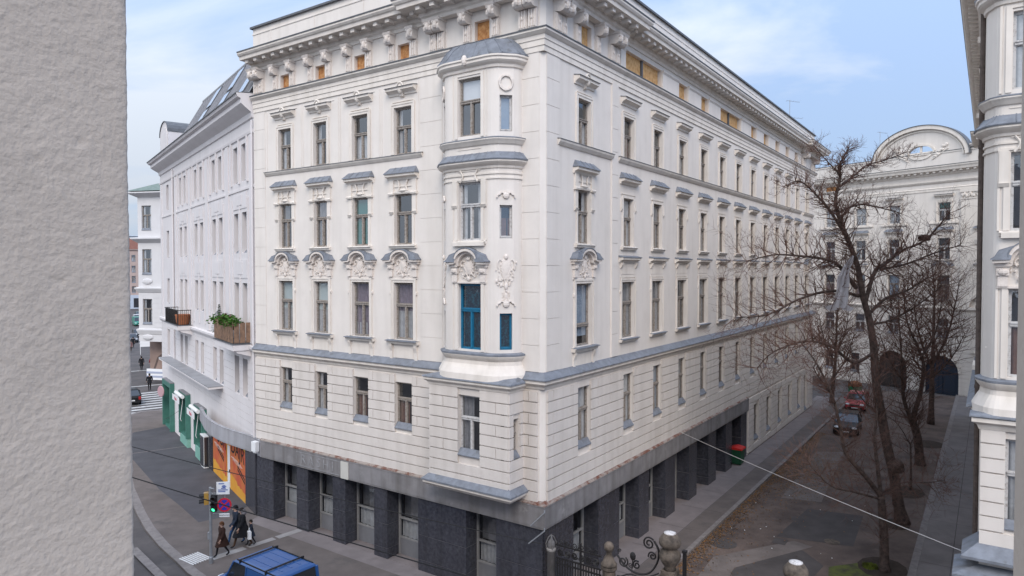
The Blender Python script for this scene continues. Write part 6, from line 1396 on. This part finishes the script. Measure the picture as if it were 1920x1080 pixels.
# ------------------------------------------------------------------ cables and rope
def cable(name, p0, p1, sag, r_, m, label, cat, group=None):
    b = MB(); p0, p1 = Vector(p0), Vector(p1); n = 24; b.tube([p0.lerp(p1, k/n)-Vector((0, 0, sag*4*(k/n)*(1-k/n))) for k in range(n+1)], r_, 5, False); return tag(link(name, b.mesh(name, m)), label, cat, group)
cable("overhead_cable", (-22.5, 29.6, 6.75), (1.06, 24.72, 2.75), .25, .016, BLACKW, "upper black cable crossing the lower left street to the house corner", "cable", "black street cables")
cable("overhead_cable", (-21.0, 25.0, 7.35), (5.0, 15.6, 4.0), .15, .018, BLACKW, "lower black cable crossing above the blue van", "cable", "black street cables")
cable("white_rope", (8.88, 35.78, 4.2), (13.75, 19.75, 4.32), .10, .013, ROPE, "pale straight rope stretched across the yard between the two houses", "rope")
cable("thin_wire", (-21.3, 41.5, 3.6), (-16.2, 33.0, 5.9), .05, .008, BLACKW, "thin wire near the curved concrete band", "cable")

# ------------------------------------------------------------------ vehicles
RUB = mat("tyre_rubber", (.02, .02, .021), .85); RIM = mat("alloy_rim", (.35, .35, .37), .35, metal=.7); LAMP = mat("head_lamp", (.62, .64, .66), .15, spec=.7); TAIL = mat("tail_lamp", (.35, .02, .02), .3)
CARGL = mat("car_glass", (.028, .032, .038), .06, .2, 1.5, spec=.8); PLATE = mat("number_plate", (.66, .66, .66), .5)
def paint(name, col): 
    m = mat(name, col, .38, .08, 2.0, spec=.5); m.node_tree.nodes['Principled BSDF'].inputs['Coat Weight'].default_value = .4; m.node_tree.nodes['Principled BSDF'].inputs['Coat Roughness'].default_value = .12; return m
def ringbox(x, hw, z0, z1, c=.10, tuck=.05):
    c = min(c, hw*.45, (z1-z0)*.45)
    return [(x, -hw+tuck+c*.4, z0), (x, hw-tuck-c*.4, z0), (x, hw-tuck*.4, z0+c), (x, hw, (z0+z1)*.5), (x, hw-tuck*.3, z1-c), (x, hw-c*1.1, z1), (x, -hw+c*1.1, z1), (x, -hw+tuck*.3, z1-c), (x, -hw, (z0+z1)*.5), (x, -hw+tuck*.4, z0+c)]
def car(name, loc, heading, label, cat, m, L=4.1, W=1.72, H=1.45, belt=.92, hood=.95, cowl=.82, wt=.25, rt=-1.2, rb=-1.75, group=None, van=False, rack=False):
    t = empty(name, loc, label, cat, group, heading); h, w_ = L/2, W/2
    b = MB(); st = [(-h, w_*.86, .36, belt*.82), (-h+.08, w_*.95, .24, belt*.97), (-h+.5, w_, .18, belt+.01), (0, w_, .18, belt), (cowl, w_, .18, belt-.01), (h-.55, w_*.98, .19, hood*.86), (h-.12, w_*.9, .24, hood*.74), (h, w_*.76, .34, hood*.60)]
    b.loft([ringbox(*s) for s in st]); body = link("body", b.mesh("body", m, False), t)
    bv = body.modifiers.new("bevel", 'BEVEL'); bv.width = .03; bv.segments = 2; bv.limit_method = 'ANGLE'; bv.angle_limit = R(25)
    tw = w_*(.90 if van else .80)
    def gr(x0, x1, z, ww): return [(x0, -ww, z), (x1, -ww, z), (x1, ww, z), (x0, ww, z)]
    b = MB(); b.loft([gr(rb, cowl, belt-.03, w_*.965), gr(rt-.03, wt+.04, H-.09, tw+.01)]); link("glass", b.mesh("glass", CARGL), t)
    b = MB(); b.loft([gr(rt-.05, wt+.07, H-.11, tw+.022), gr(rt+.0, wt-.03, H-.03, tw-.03), gr(rt+.2, wt-.3, H, tw-.16)])
    def pil(p0, p1, s=.045):
        b.tube([p0, p1], s, 6)
    for s in (-1, 1):
        pil((cowl, s*w_*.955, belt-.03), (wt+.04, s*tw, H-.09)); pil((rb, s*w_*.955, belt-.03), (rt-.03, s*tw, H-.09), .07)
        for xm in ([-.15] if not van else [.0]): pil((xm, s*w_*.97, belt-.03), (xm-.05, s*tw*1.01, H-.09), .04)
        if van:
            q = [(rb+.05, s*(w_*.972), belt), (-.05, s*(w_*.972), belt), (-.1, s*(tw+.02), H-.12), (rt+.0, s*(tw+.02), H-.12)]; b.poly(q)
    rf_ = link("roof", b.mesh("roof", m), t); bv = rf_.modifiers.new("bevel", 'BEVEL'); bv.width = .02; bv.segments = 2
    if rack:
        b = MB()
        for x in (wt-.35, rt+.75): 
            b.box(x-.03, x+.03, -tw-.02, tw+.02, H+.03, H+.065)
            for s in (-1, 1): b.box(x-.04, x+.04, s*(tw-.02)-.03, s*(tw-.02)+.03, H-.1, H+.03)
        link("roof_bar", b.mesh("roof_bar", BLACKM), t)
        b = MB()
        for y in (-.38, 0, .38): b.box(rt+.35, wt-.45, y-.03, y+.03, H-.005, H+.012)
        link("roof_rib", b.mesh("roof_rib", m), t)
        b = MB()
        for s in (-1, 1): b.box(rt+.1, wt-.1, s*(tw-.05)-.02, s*(tw-.05)+.02, H-.03, H+.005)
        link("roof_rail", b.mesh("roof_rail", BLACKM), t)
    for x in (h-.80, -h+.78):
        for s in (-1, 1):
            b = MB(); pts = [(.0, 0)]; y0, y1 = s*(w_-.19), s*(w_+.012)
            prof = [(.22, y0), (.31, y0+s*.02), (.31, y1-s*.03), (.27, y1)]; rings = [[(x+r_*math.cos(R(20*k)), yy, .31+r_*math.sin(R(20*k))) for k in range(18)] for r_, yy in prof]; b.loft(rings); wh = link("wheel", b.mesh("wheel", RUB), t)
            b = MB(); b.loft([[(x+r_*math.cos(R(20*k)), yy, .31+r_*math.sin(R(20*k))) for k in range(18)] for r_, yy in ((.19, y1-s*.02), (.185, y1+s*.006), (.05, y1+s*.0))]); link("rim", b.mesh("rim", RIM), wh)
    for s in (-1, 1):
        b = MB(); b.blob((h-.16, s*w_*.66, hood*.68), (.16, .2, .085), 10, 6); link("headlight", b.mesh("headlight", LAMP, True), t)
        b = MB(); b.box(-h-.005, -h+.12, s*w_*.78-.1, s*w_*.78+.1, belt*.62, belt*.92); link("tail_light", b.mesh("tail_light", TAIL), t)
        b = MB(); b.blob((cowl-.15, s*(w_+.10), belt+.08), (.07, .11, .075), 8, 5); link("wing_mirror", b.mesh("wing_mirror", m, True), t)
    b = MB(); b.box(h-.06, h+.02, -w_*.72, w_*.72, .28, .42); b.box(-h-.02, -h+.06, -w_*.8, w_*.8, .3, .44); link("bumper", b.mesh("bumper", BLACKM), t)
    b = MB(); b.box(h-.03, h+.012, -.4, .4, hood*.56, hood*.70); link("grille", b.mesh("grille", BLACKM), t)
    b = MB(); b.box(h+.02, h+.03, -.26, .26, .32, .42); b.box(-h-.03, -h-.02, -.26, .26, .46, .57); link("number_plate", b.mesh("number_plate", PLATE), t)
    return t
hv = RZA+R(180)-R(1.5)
car("blue_van", (-9.40, 25.75, 0), hv, "blue van with black roof bars parked at the lower left kerb", "van", paint("blue_car_paint", (.018, .085, .26)), L=4.3, W=1.80, H=1.84, belt=1.08, hood=1.12, cowl=1.25, wt=.75, rt=-1.98, rb=-2.08, van=True, rack=True)
hy = math.atan2(-EB.y, -EB.x)
BKP = mat("black_car_paint", (.008, .0085, .010), .42, .1, 2.0, spec=.3)
car("black_car", (26.5, 53.6, 0), hy+R(4), "black car parked at the left of the yard in front of the red one", "car", BKP, W=1.8, H=1.5)
car("red_car", (31.7, 62.4, 0), hy+R(2), "bright red car parked deepest in the yard", "car", paint("red_car_paint", (.38, .012, .025)), L=4.0, H=1.48)
hs = math.atan2(SDIR.y, SDIR.x)
car("dark_car", (-36.6, 64.9, 0), hs, "dark car crossing the zebra stripes in the far left street", "car", BKP)
far = [((-84.2, 153.5), "green van parked first in the row down the far street", "van", (.03, .22, .16), True), ((-88.6, 161), "dark red car parked behind the green van in the far street", "car", (.13, .03, .045), False), ((-66.5, 119), "dark grey car parked nearest the pedestrians in the far street", "car", (.05, .05, .06), False), ((-70.5, 128.5), "black car in the far street row between grey car and green van", "car", (.02, .02, .022), False), ((-93.5, 170), "white car in the far street behind the dark red one", "car", (.5, .5, .5), False), ((-99, 181), "grey green car in the far street behind the white one", "car", (.10, .14, .14), False), ((-128, 226), "silver car parked before the salmon house, left of the black one", "car", (.3, .31, .33), False), ((-122, 229), "black car parked before the salmon house", "car", (.03, .03, .035), False)]
for (x, y), lb, ct, colr, vn in far:
    car("parked_van" if vn else "parked_car", (x, y, 0), hs+R(180), lb, ct, paint("far_car_paint", colr), group="vehicles parked down the far street", **(dict(W=1.95, H=2.05, belt=1.1, hood=1.1, cowl=1.4, wt=.95, rt=-1.9, rb=-2.0, van=True) if vn else {}))
car("pale_car", (-17.0, 26.7, 0), R(133), "pale blue grey car at the lower left edge near the kerb", "car", paint("pale_blue_paint", (.16, .18, .22)), L=4.0)

# ------------------------------------------------------------------ signal post with its signs
SG = empty("traffic_signal", (-12.99, 29.17, .10), "grey signal post showing a green light beside the walking people", "traffic signal")
b = MB(); b.lathe((0, 0, 0), [(.085, 0), (.085, .25), (.06, .3), (.055, 3.3), (.0, 3.32)], 14); b.box(-.12, -.03, -.06, .06, 1.05, 1.35); link("pole", b.mesh("pole", STEEL, False), SG)
def head(dx, dy, z, face, lit, shell):
    c, s = math.cos(face), math.sin(face); b = MB(); b.M = Matrix.Translation((dx, dy, z)) @ Matrix.Rotation(face, 4, 'Z'); b.box(-.11, .11, -.10, .08, 0, .72 if lit else .5); hd = link("signal_head", b.mesh("signal_head", shell), SG)
    n = 3 if lit else 2
    for k in range(n):
        zz = .12+.24*k; m = MB(); m.M = b.M @ Matrix.Translation((0, -.10, zz)) @ Matrix.Rotation(R(90), 4, 'X'); m.lathe((0, 0, 0), [(.085, .0), (.085, .012), (.02, .02)], 14)
        link("lens", m.mesh("lens", emit_mat("green_signal_light", (.05, .9, .35), 1.6) if (lit and k == 0) else mat("dark_lens", (.03, .012, .01), .3)), hd)
        m = MB(); m.M = b.M; pts = [(.105*math.cos(R(200-11*j*2)), zz+.105*math.sin(R(200-22*j))) for j in range(11)]
        for j in range(10): m.poly([(pts[j][0], -.10, pts[j][1]), (pts[j+1][0], -.10, pts[j+1][1]), (pts[j+1][0]*.95, -.30, pts[j+1][1]), (pts[j][0]*.95, -.30, pts[j][1])])
        link("visor", m.mesh("visor", BLACKM), hd)
head(.20, -.08, 2.28, R(8), True, BLACKM); head(-.19, .05, 2.55, R(-65), False, mat("yellow_brown_housing", (.42, .24, .05), .6))
b = MB(); b.box(-.3, .3, -.02, .02, 3.02, 3.06); b.tube([(.05, 0, 3.0), (.68, 0, 3.0)], .02, 6); b.tube([(.62, 0, 3.1), (.62, 0, 2.05)], .018, 6); b.tube([(-.02, 0, 3.25), (.25, -.25, 3.32)], .03, 6); b.tube([(.1, 0, 2.15), (.62, -.03, 2.15)], .015, 6); link("arm", b.mesh("arm", STEEL), SG)
SPL = empty("no_stopping_sign", (-12.37, 29.12, 2.65), "round blue and red no stopping sign with small plate below", "road sign", None, R(6))
b = MB(); b.M = Matrix.Rotation(R(90), 4, 'X'); b.lathe((0, 0, 0), [(.30, -.01), (.30, .01)], 28); link("red_ring", b.mesh("red_ring", mat("sign_red", (.50, .02, .035), .5)), SPL)
b = MB(); b.M = Matrix.Rotation(R(90), 4, 'X'); b.lathe((0, 0, 0), [(.225, .011), (.225, .014)], 28); link("blue_disc", b.mesh("blue_disc", mat("sign_blue", (.025, .035, .36), .5)), SPL)
b = MB()
for a in (45, -45): b.obox((0, -.017, 0), (.06, .004, .44), 0, 0, R(a))
link("red_cross", b.mesh("red_cross", bpy.data.materials["sign_red"]), SPL)
b = MB(); b.box(-.21, .21, -.012, .012, -.52, -.37); pl_ = link("plate", b.mesh("plate", WHITEM), SPL)
stand_text("ANFANG", .10, BLACKM, pl_, (0, -.014, -.445), 0, .002)
IP = empty("information_plate", (-12.42, 29.12, 3.38), "white information plate above the round blue and red sign", "road sign", None, R(6))
b = MB(); b.box(-.27, .27, -.012, .012, -.27, .27); link("plate", b.mesh("plate", WHITEM), IP)
b = MB()
for z, x0, x1 in ((.17, -.18, .05), (.05, -.05, .14), (-.03, -.08, .12), (-.10, -.2, .2), (-.17, -.2, .1)): b.box(x0, x1, -.016, -.0125, z, z+.045)
b.box(-.02, .10, -.0165, -.0125, .0, .13); link("lettering", b.mesh("lettering", mat("plate_ink", (.12, .16, .35), .7)), IP)

# ------------------------------------------------------------------ wheeled bin, container
WB = empty("wheeled_bin", (14.66, 44.1, .12), "green wheeled bin with a red lid at the end of the arcade", "bin", None, RZB)
b = MB(); b.loft([[(-.36, -.30, .08), (.36, -.30, .08), (.36, .30, .08), (-.36, .30, .08)], [(-.42, -.36, 1.0), (.42, -.36, 1.0), (.42, .36, 1.0), (-.42, .36, 1.0)]]); b.box(-.45, .45, -.39, .39, .93, 1.0); link("tub", b.mesh("tub", mat("green_plastic", (.015, .07, .035), .5)), WB)
b = MB(); b.prism(-.46, .46, [(-.40, 1.003), (.40, 1.003), (.42, 1.08), (.1, 1.17), (-.38, 1.09)]); link("lid", b.mesh("lid", mat("red_plastic", (.50, .025, .02), .45)), WB)
b = MB()
for s in (-1, 1): b.tube([(s*.36, .30, .09), (s*.42, .30, .09)], .09, 12)
b.tube([(-.4, .44, 1.0), (.4, .44, 1.0)], .02, 6); link("wheel", b.mesh("wheel", BLACKM), WB)
CNS = .62
CN = empty("recycling_container", (34.9, 69.2, 0), "green container with a rust brown top behind the red car", "container", None, R(-50))
b = MB(); b.loft([[(-.7, -.7, .1), (.7, -.7, .1), (.7, .7, .1), (-.7, .7, .1)], [(-.78, -.78, 1.4), (.78, -.78, 1.4), (.78, .78, 1.4), (-.78, .78, 1.4)]]); b.box(-.5, .5, -.8, -.76, .5, .9); link("tub", b.mesh("tub", mat("container_green", (.03, .17, .08), .5)), CN)
b = MB(); b.loft([[(-.8, -.8, 1.4), (.8, -.8, 1.4), (.8, .8, 1.4), (-.8, .8, 1.4)], [(-.75, -.75, 1.9), (.75, -.75, 1.9), (.75, .75, 1.9), (-.75, .75, 1.9)], [(-.3, -.3, 2.25), (.3, -.3, 2.25), (.3, .3, 2.25), (-.3, .3, 2.25)]]); link("top", b.mesh("top", mat("rust_top", (.24, .09, .04), .8)), CN)

CN.scale = (CNS, CNS, CNS)
# ------------------------------------------------------------------ people
def skin_mesh(name, pts, edges, rads, sub, mats, assign=None):
    me = bpy.data.meshes.new(name); me.from_pydata(pts, edges, []); o_ = bpy.data.objects.new(name, me); COL.objects.link(o_)
    o_.modifiers.new("skin", 'SKIN'); s = o_.modifiers.new("sub", 'SUBSURF'); s.levels = sub; s.render_levels = sub
    for k, r_ in enumerate(rads):
        v = me.skin_vertices[0].data[k]; v.radius = r_ if isinstance(r_, tuple) else (r_, r_); v.use_root = (k == 0)
    r = bpy.data.meshes.new_from_object(o_.evaluated_get(bpy.context.evaluated_depsgraph_get())); bpy.data.objects.remove(o_); r.name = name
    r.materials.clear()
    for m in mats: r.materials.append(m)
    for p in r.polygons: p.use_smooth = True; p.material_index = assign(p.center) if assign else 0
    return r
SKIN = mat("skin", (.46, .29, .22), .6)
def person(loc, rz, label, coat, trousers, hair, h=1.70, stride=.32, hem=.50, hood=None, armswing=.25, group=None, shoes=BLACKM, elbow=.0, hat=None, bulk=1.0):
    t = empty("person", loc, label, "person", group, rz); k = h/1.70; S = lambda *p: tuple(q*k for q in p)
    hip, kn, ft = .90, .49, .08; st = stride
    P = [S(0, 0, .95), S(0, .0, 1.13), S(0, .01, 1.34), S(0, .015, 1.45), S(0, .025, 1.52), S(0, .035, 1.585), S(0, .03, 1.66)]      # pelvis, waist, chest, neck base, neck, head, crown
    Rr = [(.15, .11), (.135, .10), (.16, .11), (.085, .07), (.052, .055), (.078, .095), (.06, .075)]; E = [(0, 1), (1, 2), (2, 3), (3, 4), (4, 5), (5, 6)]
    def add(p, r_, par): P.append(S(*p)); Rr.append(r_); E.append((par, len(P)-1)); return len(P)-1
    for s in (-1, 1):       # legs: one forward, one back; facing +y
        f = s*st; i = add((s*.09, 0, hip-.02), (.095, .10), 0); i = add((s*.095, f*.55+.04, kn), (.06, .065), i); i = add((s*.095, f*.95-(.06 if f < 0 else 0), ft+.02+(.05 if f < 0 else 0)), (.042, .045), i); add((s*.10, f*.95+.16-(.06 if f < 0 else 0), .045+(.0 if f < 0 else 0)), (.042, .03), i)
        i = add((s*.19, 0, 1.40), (.062, .06), 2); a = -s*armswing; i = add((s*.235, a*.5-.02, 1.13), (.046, .046), i); i = add((s*.23, a+.06+elbow, .90+elbow*.7), (.033, .033), i); pm = add((s*.228, a+.09+elbow, .835+elbow*.75), (.022, .036), i)
        for q, (dy, ln) in enumerate(((.036, .062), (.014, .075), (-.008, .070), (-.03, .055))): u = add((s*.222, a+.09+dy+elbow, .80+elbow*.75), (.0085, .0085), pm); add((s*.212, a+.10+dy+elbow, .80-ln+elbow*.75), (.0075, .0075), u)
        u = add((s*.215, a+.14+elbow, .84+elbow*.75), (.009, .009), pm); add((s*.205, a+.16+elbow, .80+elbow*.75), (.008, .008), u)
    def asg(c): z = c.z/k; return 2 if z < .10 else (1 if z < 1.0 and abs(c.x/k) < .2 else 0)
    for q, r_ in enumerate(Rr): Rr[q] = (r_[0]*k, r_[1]*k)
    link("body", skin_mesh("body", P, E, Rr, 1, [SKIN, trousers, shoes], asg), t)
    b = MB(); hz = 1.60*k; b.blob((0, .135*k, hz-.015*k), (.014*k, .022*k, .025*k), 6, 4)
    for s in (-1, 1): b.blob((s*.032*k, .122*k, hz+.015*k), (.013*k, .008*k, .008*k), 6, 4); b.blob((s*.083*k, .03*k, hz), (.012*k, .02*k, .03*k), 6, 4)
    b.blob((0, .122*k, hz-.062*k), (.025*k, .008*k, .008*k), 6, 4); link("face", b.mesh("face", SKIN, True), t)
    b = MB(); b.blob((0, .012*k, 1.655*k), (.098*k, .112*k, .095*k), 12, 8); b.blob((0, -.04*k, 1.60*k), (.09*k, .075*k, .10*k), 10, 6); link("hat" if hat else "hair", b.mesh("hair", hat or hair, True), t)
    # coat: torso with sleeves as one skin, skirt lofted below
    cP = [S(0, 0, 1.0), S(0, .0, 1.15), S(0, .01, 1.34), S(0, .015, 1.47)]; cR = [(.175, .135), (.165, .13), (.185, .135), (.09, .08)]; cE = [(0, 1), (1, 2), (2, 3)]
    for s in (-1, 1):
        n0 = len(cP); a = -s*armswing; cP += [S(s*.20, 0, 1.41), S(s*.245, a*.5-.02, 1.13), S(s*.235, a*.95+.05+elbow, .92+elbow*.7)]; cR += [(.078, .075), (.064, .064), (.05, .05)]; cE += [(2, n0), (n0, n0+1), (n0+1, n0+2)]
    cR = [(a*k*bulk, c*k*bulk) for a, c in cR]; ct_ = link("coat", skin_mesh("coat", cP, cE, cR, 1, [coat]), t)
    b = MB(); rings = []
    for z, ax, ay, dy in ((1.12, .168, .135, 0), (.98, .19, .155, 0), (.98-(.98-hem)*.5, .205, .165+.25*st, .0), (hem, .225, .18+.45*st, 0.0)): rings.append([(ax*bulk*k*math.cos(R(20*j)), (dy+ay*bulk*math.sin(R(20*j)))*k, (z+.012*math.sin(j*1.9))*k) for j in range(18)])
    b.loft(rings, False); link("skirt", b.mesh("skirt", coat, True), ct_)
    if hood: b = MB(); b.blob((0, -.06*k, 1.50*k), (.17*k, .13*k, .10*k), 12, 7); b.blob((0, -.02*k, 1.60*k), (.125*k, .12*k, .12*k), 12, 8); link("hood", b.mesh("hood", hood, True), t)
    return t
cl = lambda n_, c: mat(n_, c, .9, .25, 14.0)
BLK, NAVY, BRN, JEAN, TAN, DK = cl("black_cloth", (.012, .012, .015)), cl("navy_cloth", (.022, .03, .048)), cl("dark_brown_cloth", (.040, .018, .013)), cl("blue_denim", (.035, .09, .20)), cl("brown_trousers", (.085, .045, .025)), cl("dark_trousers", (.016, .014, .016))
HAIR, FUR, RUST, REDC = cl("dark_hair", (.02, .015, .012)), cl("grey_fur", (.16, .145, .15)), cl("rust_knit", (.15, .065, .03)), cl("red_cloth", (.30, .02, .03))
wd = math.atan2(-.55, -.8)-R(90)      # they walk towards the crossing, down to the left
person((-12.80, 29.86, .10), wd+R(10), "small person in dark brown coat and rust knitted hat walking by the signal post", BRN, DK, HAIR, 1.52, .26, .55, None, .12, "people walking by the signal post", hat=RUST, bulk=1.18)
person((-12.30, 30.85, .10), wd, "person in long black coat with grey fur hood and brown trousers", BLK, TAN, HAIR, 1.78, .34, .52, FUR, .15, "people walking by the signal post", bulk=1.25)
person((-12.75, 31.25, .10), wd+R(8), "person in navy jacket and blue jeans half hidden behind the long black coat", NAVY, JEAN, HAIR, 1.76, .30, .86, None, .2, "people walking by the signal post", hat=BLK)
person((-12.0, 31.12, .10), wd-R(5), "child in dark clothes close behind the long black coat", NAVY, DK, HAIR, 1.15, .22, .60, None, .15, "people walking by the signal post")
b = MB(); b.box(-.13, .13, -.07, .07, 0, .34); b.tube([(-.09, 0, .34), (-.06, 0, .5), (.06, 0, .5), (.09, 0, .34)], .012, 6); bg_ = tag(link("shopping_bag", b.mesh("shopping_bag", WHITEM), None, (-11.93, 30.70, .55), wd), "white shopping bag carried beside the long black coat", "bag")
b = MB(); b.M = Matrix.Rotation(R(90), 4, 'X'); b.lathe((0, .17, 0), [(.07, .071), (.07, .074)], 12); link("black_spot", b.mesh("black_spot", BLACKM), bg_)
fs = math.atan2(SDIR.y, SDIR.x)-R(90)
person((-38.0, 71.3, 0), fs, "person in black jacket and trousers standing just beyond the zebra stripes", BLK, DK, HAIR, 1.80, .14, .82, None, .05, "people in the far street", elbow=.12)
person((-46.6, 85.6, 0), fs, "person in dark coat walking beside the one in red", BLK, DK, HAIR, 1.78, .25, .6, None, .2, "people in the far street")
person((-45.6, 86.2, 0), fs+R(10), "person in red jacket walking down the far street", REDC, DK, HAIR, 1.70, .25, .8, None, .2, "people in the far street")
person((-61.2, 110.0, 0), fs, "dark dressed person left of the two walking by the house bay", BLK, DK, HAIR, 1.80, .2, .6, None, .15, "people in the far street")
person((-59.0, 113.0, 0), fs+R(180), "dark dressed person right of the two walking by the house bay", BRN, DK, HAIR, 1.74, .2, .6, None, .15, "people in the far street")
person((-58.8, 105.0, 0), fs+R(180), "person in tan trousers at the left edge of the far street", cl("rose_cloth", (.22, .12, .11)), TAN, HAIR, 1.68, .2, .8, None, .15, "people in the far street")
b = MB(); b.box(-.75, .75, -.03, .03, 1.2, 2.3); b.box(-.9, .9, -.035, .035, 1.75, 1.8)
for s in (-.7, .7): b.box(s-.03, s+.03, -.03, .03, 0, 1.2)
tag(link("street_board", b.mesh("street_board", WHITEM), None, (-54.6, 101.5, 0), R(20)), "white board on posts beside the far pavement", "sign board")
